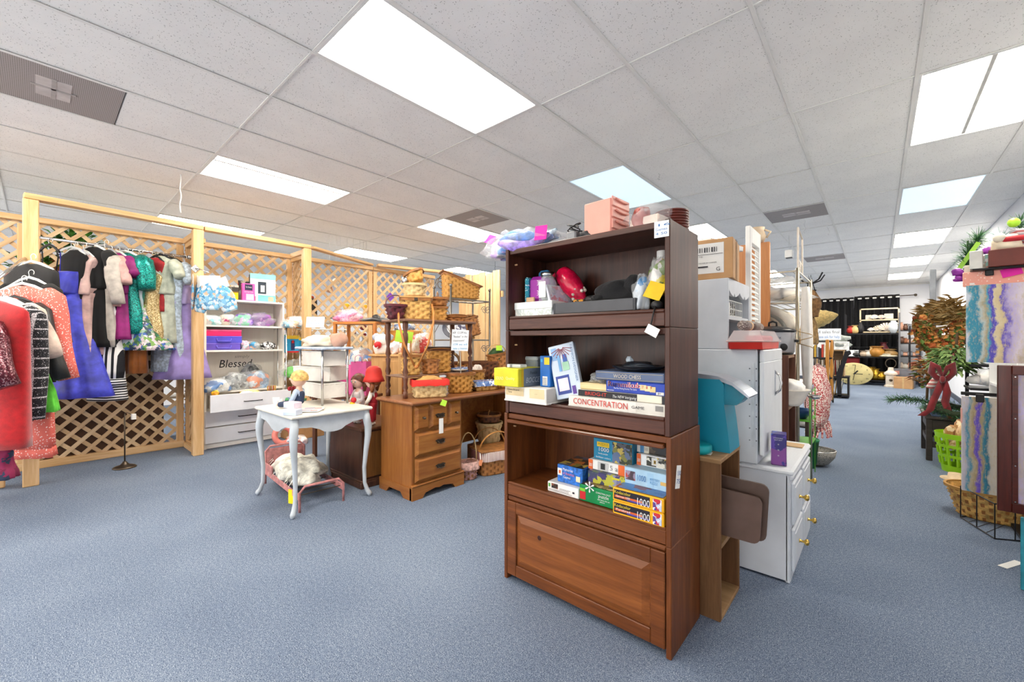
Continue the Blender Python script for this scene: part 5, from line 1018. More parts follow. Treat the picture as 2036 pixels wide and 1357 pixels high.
for sx in (-1, 1):
    for sy in (-1, 1):
        prof = [(.0, TH - .03, .026), (.006, TH - .1, .028), (.014, TH - .15, .027), (.012, TH - .22, .023), (.002, TH - .33, .018), (-.007, TH - .46, .0145), (-.005, .1, .013), (.008, .045, .016), (.02, .022, .018), (.026, .01, .014)]
        mk(B().tube([(sx * (w / 2 - .04 + o_), sy * (d / 2 - .04 + o_), z) for o_, z, r in prof], [r for _, _, r in prof], 12), 'leg', TW, o, True)
        # scroll foot touching the floor
        ft = B().ball((sx * (w / 2 - .018), sy * (d / 2 - .018), .014), .0145, 10, 8); mk(ft, 'scroll_foot', TW, o, True)
tz = TH + .001
def tp(px, py, z=None): return zp(px, py, z or tz)
WK = mat('#dedad4', .6, var=.05)
# wicker drawer stand on the table
o = T('drawer_stand', 'chrome stand with three white woven swivel drawers on table', 'stand', (-3.38, 1.535, tz)); 
for sx in (-1, 1):
    for sy in (-1, 1): mk(B().tube([(sx * .2, sy * .1, 0), (sx * .2, sy * .1, .435)], .009, 10), 'leg', CHROME, o, True)
def weavebox(b, w, d, h, z0, nu=.02, nv=.016, amp=.0035):
    per = [((-w / 2, -d / 2), (w / 2, -d / 2)), ((w / 2, -d / 2), (w / 2, d / 2)), ((w / 2, d / 2), (-w / 2, d / 2)), ((-w / 2, d / 2), (-w / 2, -d / 2))]
    rows = max(2, int(h / nv))
    for k, (a, c) in enumerate(per):
        L = math.hypot(c[0] - a[0], c[1] - a[1]); n = max(2, int(L / nu)); nx, ny = (c[1] - a[1]) / L, -(c[0] - a[0]) / L; vs = []
        for j in range(rows + 1):
            for i in range(n + 1):
                f_ = i / n; e = amp * (1 if (i + j) % 2 else -1); vs.append((a[0] + (c[0] - a[0]) * f_ + nx * e, a[1] + (c[1] - a[1]) * f_ + ny * e, z0 + h * j / rows))
        b.add(vs, [(j * (n + 1) + i, j * (n + 1) + i + 1, (j + 1) * (n + 1) + i + 1, (j + 1) * (n + 1) + i) for j in range(rows) for i in range(n)])
    b.span((-w / 2 + .004, -d / 2 + .004, z0 + .002), (w / 2 - .004, d / 2 - .004, z0 + .008)); return b
for i, (zz, rz, dx) in enumerate(((.05, 0, 0), (.175, 24, -.06), (.3, 0, .0))):
    dr = mk(weavebox(B(), .36, .19, .11, 0), 'woven_drawer', WK, o, True, loc=(dx, 0, zz), rz=R(rz), auto=60); mk(B().tube([(-.18, -.095, .11), (.18, -.095, .11), (.18, .095, .11), (-.18, .095, .11)], .006, 6, True), 'rim', WK, dr)
mk(bx((0, 0, .437), (.5, .26, .022), .009), 'top_pad', mat('#b3c2d6', .8, var=.12, sc=30, bump=.6, bsc=50), o)
bagged('folded_cloth', 'cream folded cloth bundle on top of the woven drawers', (-3.43, 1.52, tz + .449), R(20), (.16, .1, .065), ['#efe2cf', '#e6d6bf', '#f2e9da'], 151, 'cloth', bag=False, sc=6, amp=.25)
o = T('felt_hat', 'dusty pink felt bucket hat beside the cream cloth', 'hat', (-3.22, 1.58, tz + .449), R(25)); mk(B(Matrix.Translation((0, 0, .05)) @ Matrix.Rotation(R(68), 4, 'Y')).lathe([(.066, -.02), (.06, .0), (.05, .05), (.044, .06), (0, .062)], 24), 'crown', mat('#c49a86', .85, bump=.4, bsc=100), o, True)
# small boxes and papers on the table
for i in range(2): pbox('soap_box', ('pale blue small box under another beside the boy doll', 'upper pale pink and blue small box beside the boy doll')[i], 'box', (*tp(582, 825 - i * 2)[:2], tz + .041 * i), R(30 - 12 * i), (.1, .065, .04), mat(('#d6deee', '#e9d9e6')[i], .5), [('T', .05, .95, .05, .95, mat(('#eef1f6', '#f0cfd8')[i], .5)), ('F', .05, .95, .1, .5, mat('#bccbe8', .5))], group='small boxes on the table')
for i, (px, py, c_) in enumerate(((604, 815, '#5f92d0'), (615, 818, '#eceef2'), (622, 815, '#e9dcd8'))):
    p_ = tp(px, py); pbox('pamphlet', ('blue pamphlet half under the white ones on the table', 'white printed pamphlet on the table', 'topmost pamphlet with red print on the table')[i], 'pamphlet', (p_.x, p_.y, tz + .004 * i), R(35 + 14 * i), (.15, .1, .0035), mat(c_, .5), [('T', .15, .6, .3, .8, mat('#b0a4b8', .5)), ('T', .6, .9, .2, .45, mat('#c86a5a', .5))] if i else [], bev=.001, group='pamphlets on the table')
mk(bx((0, 0, .025), (.05, .002, .05), 0, (R(15), 0, 0)), 'price_card', TAGW, loc=tp(549, 802), rz=R(60), label='small white price card at the left table edge', cat='card')
# ---------------------------------------------------------------- toy bed under the table
RP = mat('#c48482', .55, var=.2, sc=25)
o = T('toy_bed', 'pink painted metal toy bed under the side table', 'toy bed', (-3.36, 1.36, 0), R(-4))
bw, bl = .30, .82
def bend(x, h, panel):
    pts = [(x, -bw / 2, 0), (x, -bw / 2, h - .04), (x, -bw / 2 + .035, h), (x, bw / 2 - .035, h), (x, bw / 2, h - .04), (x, bw / 2, 0)]
    mk(B().tube(pts, .009, 8), 'headboard_frame' if panel else 'footboard_frame', RP, o, True)
    if panel: mk(bx((x, 0, .20), (.006, bw - .01, h - .14)), 'headboard_panel', RP, o)
bend(-bl / 2, .30, True); bend(bl / 2, .17, False)
for s_ in (-1, 1): mk(bx((0, s_ * bw / 2, .1), (bl, .008, .045), .002), 'side_rail', RP, o); mk(bx((-bl / 2 + .1, s_ * bw / 2, .145), (.2, .008, .06), .002), 'guard_panel', RP, o)
for i in range(9): mk(B().tube([(-bl / 2 + .05 + i * .09, -bw / 2, .1), (-bl / 2 + .05 + i * .09, bw / 2, .1)], .004, 6), 'spring_wire', BRONZE, o)
mk(B().lump((-.05, 0, .1), (.27, .15, .1), .22, 161, 28, 16, 4), 'fringed_blanket', mat('#d9d8cc', .9, var=.2, sc=24, bump=1, bsc=60), o, True); mk(B().lump((-.3, 0, .1), (.08, .13, .09), .1, 162), 'pillow', mat('#efece2', .8), o, True)
b = B()
q = random.Random(3)
for i in range(70):
    a = q.uniform(-.3, .2); s_ = q.choice((-1, 1)); z = .12 + q.uniform(0, .11); b.add([(a, s_ * .13, z), (a + .012, s_ * .13, z), (a + q.uniform(-.01, .03), s_ * .165, z - q.uniform(.02, .05))], [(0, 1, 2)])
mk(b, 'fringe', mat('#e2e2d6', .9), o, kind='stuff')
tag('price_tag', 'bright yellow tag hanging from the toy bed rail', (-3.115, 1.185, .12), R(20), .05, .10, mat('#f2d814', .6), ())
# ================================================================ desk with baskets
DW1 = wood('#844c20', '#a86e36', 'X', 5, .35, .1); DWZ = wood('#844c20', '#a86e36', 'Z', 5, .35, .1); DWY = wood('#8a5022', '#b07638', 'Y', 5, .35, .1); DTOP = wood('#6f4026', '#96633c', 'Y', 5, .35, .1)
FXD, BXD, Y0D, Y1D, YED, DH = -2.555, -2.985, 1.80, 2.305, 3.12, .725
o = T('desk', 'brown wooden kneehole desk with carved drawer fronts', 'desk', (FXD, Y0D, 0)); dd = FXD - BXD; pw = Y1D - Y0D; LL = YED - Y0D
mk(bx((-dd / 2 + .01, LL / 2, DH - .014), (dd + .06, LL + .05, .028), .01), 'desk_top', DTOP, o)
mk(bx((-dd / 2, pw / 2, .39), (dd - .02, pw - .02, .61), .002), 'pedestal', DWZ, o); mk(bx((-dd / 2, LL - .03, .35), (dd - .02, .04, .68), .002), 'end_panel', DWZ, o); mk(bx((-dd + .03, (pw + LL) / 2, .45), (.02, LL - pw, .48)), 'modesty_panel', DW1, o)
b = B().plate([(0, .0), (0, .095), (pw, .095), (pw, 0), (pw - .09, 0), (pw - .12, .035), (pw / 2 + .04, .05), (pw / 2, .042), (pw / 2 - .04, .05), (.12, .035), (.09, 0)], 'X', -.02, .012); mk(b, 'front_plinth', DWY, o); mk(bx((.0, pw / 2, .103), (.03, pw + .01, .018), .007), 'plinth_moulding', DWY, o)
b = B().plate([(-dd, 0), (-dd, .09), (0, .09), (0, 0), (-.1, 0), (-.14, .04), (-dd + .14, .04), (-dd + .1, 0)], 'Y', .0, .02); mk(b, 'side_plinth', DW1, o)
def rfield(b, y0, y1, z0, z1, x0, x1, m):
    b.add([(x0, y0, z0), (x0, y1, z0), (x0, y1, z1), (x0, y0, z1), (x1, y0 + m, z0 + m), (x1, y1 - m, z0 + m), (x1, y1 - m, z1 - m), (x1, y0 + m, z1 - m)], [(0, 1, 5, 4), (1, 2, 6, 5), (2, 3, 7, 6), (3, 0, 4, 7), (4, 5, 6, 7)]); return b
def pull(par, y, z, knob=False):
    if knob: mk(B(Matrix.Translation((.02, y, z)) @ Matrix.Rotation(R(90), 4, 'Y')).lathe([(.008, 0), (.005, .01), (.011, .018), (.008, .026), (0, .027)], 12), 'knob', BRONZE, par, True); return
    b = B(); b.lathe([(.02, 0), (.018, .003), (0, .003)], 8)
    hp = mk(B(Matrix.Translation((.022, y, z)) @ Matrix.Rotation(R(90), 4, 'Y')).plate([(-.008, -.05), (.006, -.034), (.018, -.03), (.012, -.012), (.022, 0), (.012, .012), (.018, .03), (.006, .034), (-.008, .05), (-.016, .022), (-.012, 0), (-.016, -.022)], 'Z', 0, .003), 'backplate', BRONZE, par)
    mk(B().tube([(.026, y - .03, z), (.042, y - .026, z - .01), (.044, y, z - .016), (.042, y + .026, z - .01), (.026, y + .03, z)], .0035, 8), 'bail', BRONZE, par, True)
FRM = .02
for (z0, z1) in ((.125, .30), (.315, .49)):
    d = mk(rfield(B(), .03, pw - .03, z0, z1, .0, FRM, .022), 'drawer', DWY, o); pull(d, pw / 2, (z0 + z1) / 2)
d = mk(bx((-.002, pw / 2, .60), (.006, pw - .05, .185)), 'drawer', DWY, o)
for i, (a, c_) in enumerate(((.03, .155), (.165, .335), (.345, pw - .03))): mk(rfield(B(), a, c_, .508, .69, .0, FRM, .02), 'raised_field', DWY, d); pull(d, (a + c_) / 2, .6, i != 1)
tag('price_tag', 'white swing tag hanging from the top desk drawer pull', (FXD + .052, Y0D + .235, .58), R(85), .038, .115, TAGW, ())
tag('price_tag', 'lime green tag hanging from the desk top edge', (FXD + .05, Y0D + .27, .715), R(60), .045, .045, GREENTAG, (), tilt=R(20))
# ---------------------------------------------------------------- turned-post stand on the desk
TPW = wood('#4a2c20', '#6e4634', 'Z', 5, .35); TPX = wood('#6a4a3a', '#8c6a56', 'Y', 5, .4)
EZ = DH + .001
o = T('etagere', 'small dark two-tier stand with turned posts on the desk', 'stand', (-2.865, 2.22, EZ)); EW, ED = .74, .24
prof = [(.012, 0), (.012, .05), (.006, .055), (.014, .08), (.009, .11), (.013, .15), (.0135, .165), (.008, .17), (.015, .2), (.009, .24), (.013, .3), (.006, .31), (.014, .34), (.008, .4), (.014, .46), (.0135, .5), (.009, .51), (.014, .55), (.014, .6)]
for sx in (-1, 1):
    for sy in (-1, 1): mk(B().lathe([(r * 1.55, z) for r, z in prof], 12, (sx * ED / 2, sy * (EW / 2 - .03), 0)), 'turned_post', TPW, o, True)
mk(bx((0, 0, .165), (ED + .02, EW - .02, .012), .003), 'lower_shelf', TPX, o); mk(bx((0, 0, .605), (ED + .08, EW + .02, .022), .006), 'top_shelf', TPX, o)
ES, ET = EZ + .172, EZ + .617
# ---------------------------------------------------------------- woven baskets
WO = mat('#cf984c', .5, var=.1, sc=60); WO2 = mat('#d6a860', .5, var=.1, sc=60); WO3 = mat('#b87c44', .5, var=.1, sc=60); WPALE = mat('#d8bb88', .6, var=.1, sc=60); WBUR = mat('#5e2630', .5, var=.1, sc=60); WDK = mat('#6e4228', .5, var=.12, sc=60); RIM = mat('#9a6434', .45, var=.2, sc=20)
WEAVE_SHADE = {WO.name: mat('#a8742f', .55, var=.1), WO2.name: mat('#b08042', .55, var=.1), WO3.name: mat('#925f32', .55, var=.1), WPALE.name: mat('#bfa070', .6, var=.1), WBUR.name: mat('#3c161e', .5), WDK.name: mat('#482a1a', .5)}  # darker tones coloured onto recessed weave cells, standing in for shade
HAND = wood('#a06c38', '#c08c50', 'X', 6, .45)
def basket(name, label, loc, rz, w, d, h, m, pw=5, taper=.85, rim=None, handle=None, lid=None, liner=None, fill=None, strip=.023, tilt=None, hh=None, slope=0, group='woven baskets', hm=None, swing=0):
    o = T(name, label, 'basket', loc, rz if tilt is None else (tilt[0], tilt[1], rz), group)
    per = 2 * (w + d) * (.85 if pw < 3 else 1); n = max(10, int(per / .042) // 2 * 2) * 2; rows = max(3, int(h / strip))
    tb = []; e = 2 / pw
    for i in range(721): c, s_ = math.cos(i * math.pi / 360), math.sin(i * math.pi / 360); tb.append((math.copysign(abs(c) ** e, c), math.copysign(abs(s_) ** e, s_)))
    cum = [0]
    for i in range(720): cum.append(cum[-1] + math.hypot((tb[i + 1][0] - tb[i][0]) * w, (tb[i + 1][1] - tb[i][1]) * d))
    def pt(u, k, off):      # evenly spaced round the rim
        L = (u / (2 * math.pi)) % 1 * cum[-1]; i = max(0, bisect.bisect_right(cum, L) - 1); i = min(i, 719); f_ = (L - cum[i]) / max(1e-9, cum[i + 1] - cum[i])
        x, y = tb[i][0] + (tb[i + 1][0] - tb[i][0]) * f_, tb[i][1] + (tb[i + 1][1] - tb[i][1]) * f_
        return (x * (w / 2 * k + off), y * (d / 2 * k + off))
    def top(x): return h * (1 + slope * x / w)
    rs = []
    for j in range(2 * rows + 1):
        f_ = j / (2 * rows); k = taper + (1 - taper) * f_; row = []
        for i in range(n):
            off = -.006 if j % 2 == 0 else (.006 if (i // 2 + j // 2) % 2 else -.004); x, y = pt(2 * math.pi * (i + .5) / n, k, off); row.append((x, y, top(x) * f_))
        rs.append(row)
    b = B().rings(rs, True, False); inner = []
    for j in range(2 * rows):
        for i in range(n): b.mx[j * n + i] = 1 if (i % 2 == 0 and (i // 2 + j // 2) % 2 == 0) else 0
    for f_ in (1, .25): inner.append([(*pt(2 * math.pi * i / n, (taper + (1 - taper) * f_), -.009), h * f_) for i in range(n)])
    for r_ in (0,): inner[0] = [(x, y, top(x) - .002) for x, y, z in inner[0]]
    b.rings(inner, False, True); mk(b, 'woven_body', [m, WEAVE_SHADE.get(m.name, RIM)], o, True, auto=70)
    rr = [(*pt(2 * math.pi * i / n, 1, 0), 0) for i in range(n)]
    b = B(); b.rings([[(x * (1 + q_[0] / (w / 2)), y * (1 + q_[0] / (d / 2)), top(x) + q_[1]) for x, y, _ in rr] for q_ in ((-.006, -.012), (.007, -.012), (.008, .006), (-.007, .006))], closed=True); mk(b, 'rim', rim or RIM, o, True, auto=50)
    if handle:
        hh_ = hh or h * .9
        for kk in ((-1, 1) if handle == 'two' else (0,)):
            yo = kk * d * .2; sw = swing * (kk or 1); pts = []
            for a in range(13):
                t_ = math.pi * a / 12; x, z = -w / 2 * math.cos(t_) * .98, hh_ * math.sin(t_) ** .8
                if handle == 'cross': pts.append((0, -d / 2 * math.cos(t_) * .98, h - .01 + z))
                else: pts.append((x, yo + math.sin(sw) * z, h - .01 + math.cos(sw) * z))
            mk(B().tube(pts, .011, 8, flat=.35), 'handle', hm or HAND, o, True)
    if lid: mk(bx((0, 0, h + .014), (w + .015, d + .015, .016), .005), 'lid', lid, o)
    if liner:
        N = 40; b = B(); q = random.Random(len(label)); b.rings([[(x * (1 + e / (w / 2)), y * (1 + e / (d / 2)), h + z + (q.uniform(-.004, .004) if z < .01 else 0)) for x, y in [pt(2 * math.pi * i / N, 1, 0) for i in range(N)]] for e, z in ((-.012, -.02), (-.004, .012), (.01, .008), (.014, -.03 - .02 * (liner[1] if isinstance(liner, tuple) else 0)))], False, False); mk(b, 'cloth_liner', liner[0] if isinstance(liner, tuple) else liner, o, True)
    if fill: mk(B().lump((0, 0, h * .6), (w * .4, d * .4, h * .45), .25, len(label)), 'contents', fill, o, True)
    return o
def on(px, X): return xp(px, 700, X).y
RB = R(50)
# top tier
basket('basket', 'burgundy basket with tall handle at the left end of stand top', (-2.87, 1.875, ET), R(70), .16, .13, .11, WBUR, 4, .7, WBUR, 'one', hh=.09, hm=WBUR)
basket('picnic_basket', 'large honey picnic basket with lid and clasp on stand top', (-2.86, 2.06, ET), R(55), .25, .19, .165, WO2, 8, .9, RIM, None, lid=mat('#b88a52', .5))
pk_o = bpy.data.objects['picnic_basket']; mk(bx((0, -.1, .162), (.03, .012, .03), .004), 'clasp', BRONZE, pk_o)
for s_ in (-1, 1): mk(B().tube([(s_ * .125, -.07, .13), (s_ * .135, -.14, .05), (s_ * .13, -.215, -.03), (s_ * .09, -.22, -.2), (0.012 * s_, -.222, -.37)], .009, 6, flat=.35), 'leather_strap', mat('#b9773a', .5), pk_o, True)
mk(B().ball((0, -.224, -.375), .015, 10, 8), 'strap_knot', mat('#b9773a', .5), pk_o, True)
basket('basket', 'round pale basket standing on the large picnic basket', (-2.87, 2.055, ET + .191), 0, .19, .19, .10, WPALE, 2, .88, WPALE)
basket('basket', 'small honey basket tipped on its side at the very top', (-2.86, 2.07, ET + .31), R(40), .17, .12, .085, WO, 2.4, .7, RIM, tilt=(R(-12), R(-24)))
o = T('metal_scoop', 'shiny metal scoop leaning at the top of the baskets', 'scoop', (-2.93, 2.0, ET + .296)); mk(B().ball((0, 0, .03), .035, 14, 8, 1, .7, 1), 'bowl', CHROME, o, True); mk(B().tube([(.02, 0, .05), (.05, .01, .1)], .004, 6), 'handle', CHROME, o)
basket('basket', 'square honey basket behind the picnic basket on stand top', (-2.89, 2.30, ET), R(60), .17, .15, .12, WO, 7, .92, RIM)
basket('basket', 'shallow brown basket stacked on the square honey basket', (-2.89, 2.31, ET + .13), R(45), .19, .15, .07, WO3, 2.5, .8, RIM, 'cross', hh=.06)
basket('basket', 'flat brown oval tray basket at the right end of stand top', (-2.87, 2.50, ET), R(65), .2, .13, .055, WO3, 3, .85, RIM, 'two', hh=.05, swing=1.2)
# lower tier
basket('basket', 'honey basket with arched handle on the lower stand tier', (-2.83, 1.99, ES), R(60), .15, .12, .155, WO2, 6, .9, RIM, 'cross', hh=.12)
basket('basket', 'round brown basket at the front of the lower stand tier', (-2.81, 2.17, ES), R(40), .15, .15, .115, WO3, 2, .9, RIM)
basket('market_basket', 'large lidded basket with dark band and handles on lower tier', (-2.90, 2.33, ES), R(60), .21, .16, .2, WO, 6, .92, WDK, 'two', lid=mat('#3a2a24', .5), hh=.07, swing=1.3)
o = T('white_plate', 'white plate on the right end of the lower stand tier', 'plate', (-2.82, 2.5, ES)); mk(B().lathe([(.035, 0), (.07, .01), (.085, .022), (.082, .024), (.06, .014), (0, .01)], 28), 'plate', mat('#e9e4da', .3), o, True)
# desk top
basket('basket', 'pale rectangular basket with red cloth liner on the desk', (-2.69, 2.07, EZ), R(62), .27, .18, .13, WPALE, 9, .93, WPALE, liner=(mat('#d02c24', .8), .3), fill=mat('#c99a5a', .7))
basket('basket', 'large honey oval basket holding the paper sign', (-2.72, 2.42, EZ), R(60), .25, .19, .165, WO, 3, .78, RIM)
basket('basket', 'smaller basket with blue gingham liner behind the large oval one', (-2.90, 2.56, EZ), R(60), .19, .15, .19, WO2, 4, .85, RIM, liner=(spots(['#5a7fc0', '#e6ecf4', '#8aa6d6'], 60), .1))
basket('basket', 'long shallow basket with blue print liner on the desk', (-2.68, 2.68, EZ), R(75), .24, .12, .075, WO2, 8, .92, RIM, liner=(spots(['#6a86b8', '#dfe6f0', '#4a6aa8'], 50), .2))
basket('basket', 'small round basket filled with pale flowers', (-2.84, 2.74, EZ + .0), 0, .15, .15, .17, WO, 2, .85, RIM, fill=mat('#efdcd2', .8, var=.2, sc=40))
basket('basket', 'dark brown open basket behind the pale flower basket', (-2.92, 2.92, EZ), R(50), .25, .19, .24, WDK, 5, .85, WDK)
basket('basket', 'wide honey basket with handle at the right end of desk', (-2.68, 2.97, EZ), R(60), .24, .19, .11, WO, 3, .85, RIM, 'two', hh=.08, swing=.9, fill=mat('#d9d4cc', .7, var=.3, sc=50))
basket('basket', 'tall tilted basket with green lining and lime tag', (-2.86, 3.07, EZ + .13), R(60), .2, .16, .19, WO3, 4, .8, RIM, 'one', tilt=(R(0), R(-9)), hh=.1, fill=mat('#35502f', .8), hm=WO2)
mk(bx((0, 0, .065), (.16, .14, .13), .004), 'riser_block', wood('#8a5c34', '#a87848', 'X'), loc=(-2.87, 3.07, EZ), rz=R(60), label='wooden riser block under the tall tilted basket', cat='block')
tag('price_tag', 'lime green tag on the tall tilted basket handle', (-2.80, 3.0, EZ + .40), R(60), .06, .05, GREENTAG, ())
pS = Vector((-2.70, 2.40, 0)); o = T('paper_sign', 'handwritten white paper sign on a thin stick in the large basket', 'sign', (pS.x, pS.y, EZ + .03), R(58))
mk(B().tube([(.01, 0, 0), (.0, .0, .42)], .004, 8), 'stick', mat('#b9b4aa', .4), o)
sh_ = mk(bx((0, -.006, .42), (.145, .002, .18), 0, (0, R(3), 0)), 'paper', mat('#eceff4', .6, var=.02), o)
for i, (l, m_) in enumerate((('#28  1/2 OFF ALL', SGD), ('"Basket" in the', SGD), ('classroom!', SGD), ('(OR we will', mat('#3aa8d8', .5)), ('take a basket', mat('#3aa8d8', .5)))): text(l, .026, m_, sh_, (-.064, -.0085, .478 - i * .034), w=.1 if i == 2 else .125, shear=.15, name='handwriting')
# under the desk on the carpet
basket('basket', 'small gathered cloth-covered basket with tall pale handle under the desk', (-2.62, 2.42, .0), R(70), .16, .13, .14, mat('#b98a80', .8, var=.3, sc=60), 3, .85, None, 'one', hh=.26, hm=WPALE, liner=(mat('#c9a29a', .8, var=.3, sc=40), 1.0))
basket('picnic_basket', 'large picnic basket with striped gathered liner and two handles', (-2.60, 2.70, .0), R(72), .33, .24, .20, WO3, 5, .9, RIM, 'two', liner=(stripes(['#e9e2dc', '#8a5a58'], 'X', 70), 2.0), hh=.19, swing=.25, lid=mat('#a8703c', .5, var=.2, sc=20))
tag('price_tag', 'pale blue swing tag on the striped picnic basket', (-2.47, 2.84, .17), R(60), .06, .11, mat('#a9cfe6', .6), (), tilt=R(-20))
tag('price_tag', 'orange tag on the gathered basket under the desk', (-2.53, 2.49, .16), R(60), .03, .05, mat('#f09a6a', .6), (), tilt=R(15))
o = T('basket_shelf', 'dark low shelf board under the desk carrying splint baskets', 'shelf', (-2.79, 2.88, 0)); mk(bx((0, 0, .19), (.22, .42, .02)), 'board', DTOP, o); mk(bx((0, -.2, .09), (.22, .02, .18)), 'support', DTOP, o); mk(bx((0, .2, .09), (.22, .02, .18)), 'support', DTOP, o)
basket('splint_basket', 'round pale splint bushel basket under the desk', (-2.80, 2.86, .201), 0, .25, .25, .19, WPALE, 2, .8, WPALE, strip=.06)
basket('pie_basket', 'brown lidded pie basket resting on the splint basket', (-2.80, 2.86, .401), R(40), .22, .22, .07, WDK, 2.5, .9, RIM, 'cross', hh=.035)
# ---------------------------------------------------------------- wrought iron baker's rack behind the desk
IR = mat('#8f8a82', .4, .8); RXf, RXb, RY0, RY1 = -3.36, -3.64, 2.86, 3.44
o = T('bakers_rack', 'silver scrolled wrought iron rack behind the desk', 'rack', (RXf, RY0, 0)); rd, rw = RXf - RXb, RY1 - RY0
for yy in (0, rw):
    for xx in (0, -rd):
        mk(B().tube([(xx, yy, 0), (xx, yy, 1.74)], .011, 8), 'post', IR, o, True); mk(B().ball((xx, yy, 1.755), .017, 10, 8), 'finial', IR, o, True)
for zz in (.35, .76, 1.18, 1.62):
    b = B()
    sh_ = mk(B().tube([(0, 0, zz), (0, rw, zz), (-rd, rw, zz), (-rd, 0, zz)], .008, 6, True), 'shelf_frame', IR, o)
    for i in range(9): mk(B().tube([(0, rw * (i + .5) / 9, zz), (-rd, rw * (i + .5) / 9, zz)], .0035, 5), 'shelf_wire', IR, sh_)
def scroll(c, r, flip, plane):
    pts = []
    for a in range(26):
        t_ = a * .42; k = r * (1 - a / 30); u, v = k * math.cos(t_) * flip, k * math.sin(t_); pts.append((c[0] + (u if plane == 'X' else 0), c[1] + (u if plane == 'Y' else 0), c[2] + v))
    return pts
for zz in (1.45, 1.0, .55):
    for s_ in (-1, 1): mk(B().tube(scroll((-rd / 2 + s_ * .055, 0, zz), .06, s_, 'X'), .004, 5), 'side_scroll', IR, o, True)
    mk(B().tube([(0, 0, zz - .2), (-rd, 0, zz + .12)], .004, 5), 'side_brace', IR, o); mk(B().tube([(-rd, 0, zz - .2), (0, 0, zz + .12)], .004, 5), 'side_brace', IR, o)
for zz in (1.52, 1.08):
    for s_ in (-1, 1): mk(B().tube(scroll((0, rw - .06 + s_ * .03, zz), .045, s_, 'Y'), .004, 5), 'front_scroll', IR, o, True)
for s_ in (-1, 1): mk(B().tube(scroll((-rd, .16 + s_ * .07, 1.80), .075, s_, 'Y'), .005, 5), 'crest_scroll', IR, o, True)
mk(B().tube([(-rd, 0, 1.74), (-rd, .08, 1.88), (-rd, .16, 1.92), (-rd, .26, 1.88), (-rd, .33, 1.74)], .006, 6), 'crest_arch', IR, o, True)
basket('bread_basket', 'large honey basket with sloping lid on the rack top shelf', (-3.48, 3.10, 1.635), R(62), .40, .24, .2, WO, 8, .95, RIM, slope=-.7, lid=None)
lo = bpy.data.objects['bread_basket']; mk(bx((0, 0, .213), (.48, .25, .014), .004, (0, R(19.5), 0)), 'sloping_lid', mat('#8a5a34', .45), lo)
basket('basket', 'brown basket tipped sideways on the rack second shelf', (-3.42, 3.22, 1.22), R(55), .24, .2, .2, WO3, 4, .85, RIM, 'one', tilt=(R(-5), R(-16)), hh=.06)
basket('basket', 'honey basket at the back of the rack second shelf', (-3.55, 3.26, 1.195), R(55), .2, .16, .26, WO2, 5, .9, RIM)
o = T('wall_plate', 'dark blue patterned plate leaning on the rack', 'plate', (-3.45, 2.98, 1.195), (R(70), 0, R(50))); mk(B().lathe([(.05, 0), (.11, .01), (.125, .02), (.12, .022), (.05, .006), (0, .005)], 28, (0, .12, 0)), 'plate', mat('#3a3d52', .3), o, True); mk(B().lathe([(.075, .0135), (.0, .0136)], 24, (0, .12, 0)), 'centre', mat('#dfe2ea', .3), o)
bagged('napkin_bundle', 'blue and white checked napkins on the rack', (-3.38, 3.02, 1.195), R(50), (.06, .05, .14), ['#6a6a8a', '#e2e4ec', '#4a4a6a', '#cfd2de'], 171, 'napkins', bag=False, sc=40)
basket('basket', 'brown basket on the third rack shelf', (-3.48, 3.1, .775), R(55), .26, .2, .16, WO3, 4, .85, WDK, 'cross', hh=.15)
o = T('wreath', 'small twig wreath leaning on the rack side', 'wreath', (-3.28, 2.78, .95), (R(80), 0, R(40))); mk(B().tube([(.1 * math.cos(a * .3), .1 * math.sin(a * .3), .006 * math.sin(a * 2)) for a in range(21)], .016, 7, True), 'twigs', mat('#7a5a3a', .8, bump=1, bsc=60), o, True); mk(B().tube([(.09 * math.cos(a * .3), .11 * math.sin(a * .3), .012 * math.cos(a * 2)) for a in range(21)], .008, 6, True), 'ribbon', mat('#c9b48a', .6), o, True)
# white shelf with crockery right of the rack
o = T('white_rack', 'white narrow shelf rack half hidden behind the dark bookcase', 'shelf', (-3.1, 3.88, 0), R(20))
for sx in (-1, 1):
    for sy in (-1, 1): mk(bx((sx * .2, sy * .12, .85), (.022, .022, 1.7)), 'post', WHITE, o)
for zz in (.4, .9, 1.22, 1.58): mk(bx((0, 0, zz), (.44, .28, .02)), 'shelf', WHITE, o)
o = bagged('bagged_jar', 'bagged white pottery jar on the white rack top', (-3.12, 3.8, 1.591), 0, (.1, .1, .17), ['#efe9dd', '#e2e6e8', '#f4f1ea'], 175, 'jar', sc=6, amp=.12)
o = T('red_lantern', 'small red and white lantern on the white rack', 'lantern', (-3.1, 3.82, 1.231)); mk(B().lathe([(.085, 0), (.09, .02), (.06, .05)], 18), 'base', mat('#9a1f2a', .4), o, True); mk(B().lathe([(.06, .05), (.065, .1), (.06, .14)], 18), 'glass', mat('#e8d0d0', .2), o, True); mk(B().lathe([(.07, .14), (.07, .17), (.04, .185), (0, .185)], 18), 'cap', RED, o, True)
o = T('floral_pitcher', 'white pitcher with blue and pink print on the white rack', 'pitcher', (-3.27, 3.78, 1.231)); mk(B().lathe([(.05, 0), (.075, .05), (.07, .12), (.045, .17), (.055, .21)], 20), 'body', spots(['#eceff2', '#eceff2', '#2f3f66', '#d88aa4'], 22, .3), o, True); mk(B().tube([(-.06, 0, .17), (-.11, 0, .15), (-.1, 0, .08), (-.07, 0, .06)], .008, 8), 'handle', mat('#efece6', .3), o, True)
tag('price_note', 'magenta note taped to the white rack post', (-2.98, 3.72, 1.52), R(35), .09, .16, MAGENTA, ())

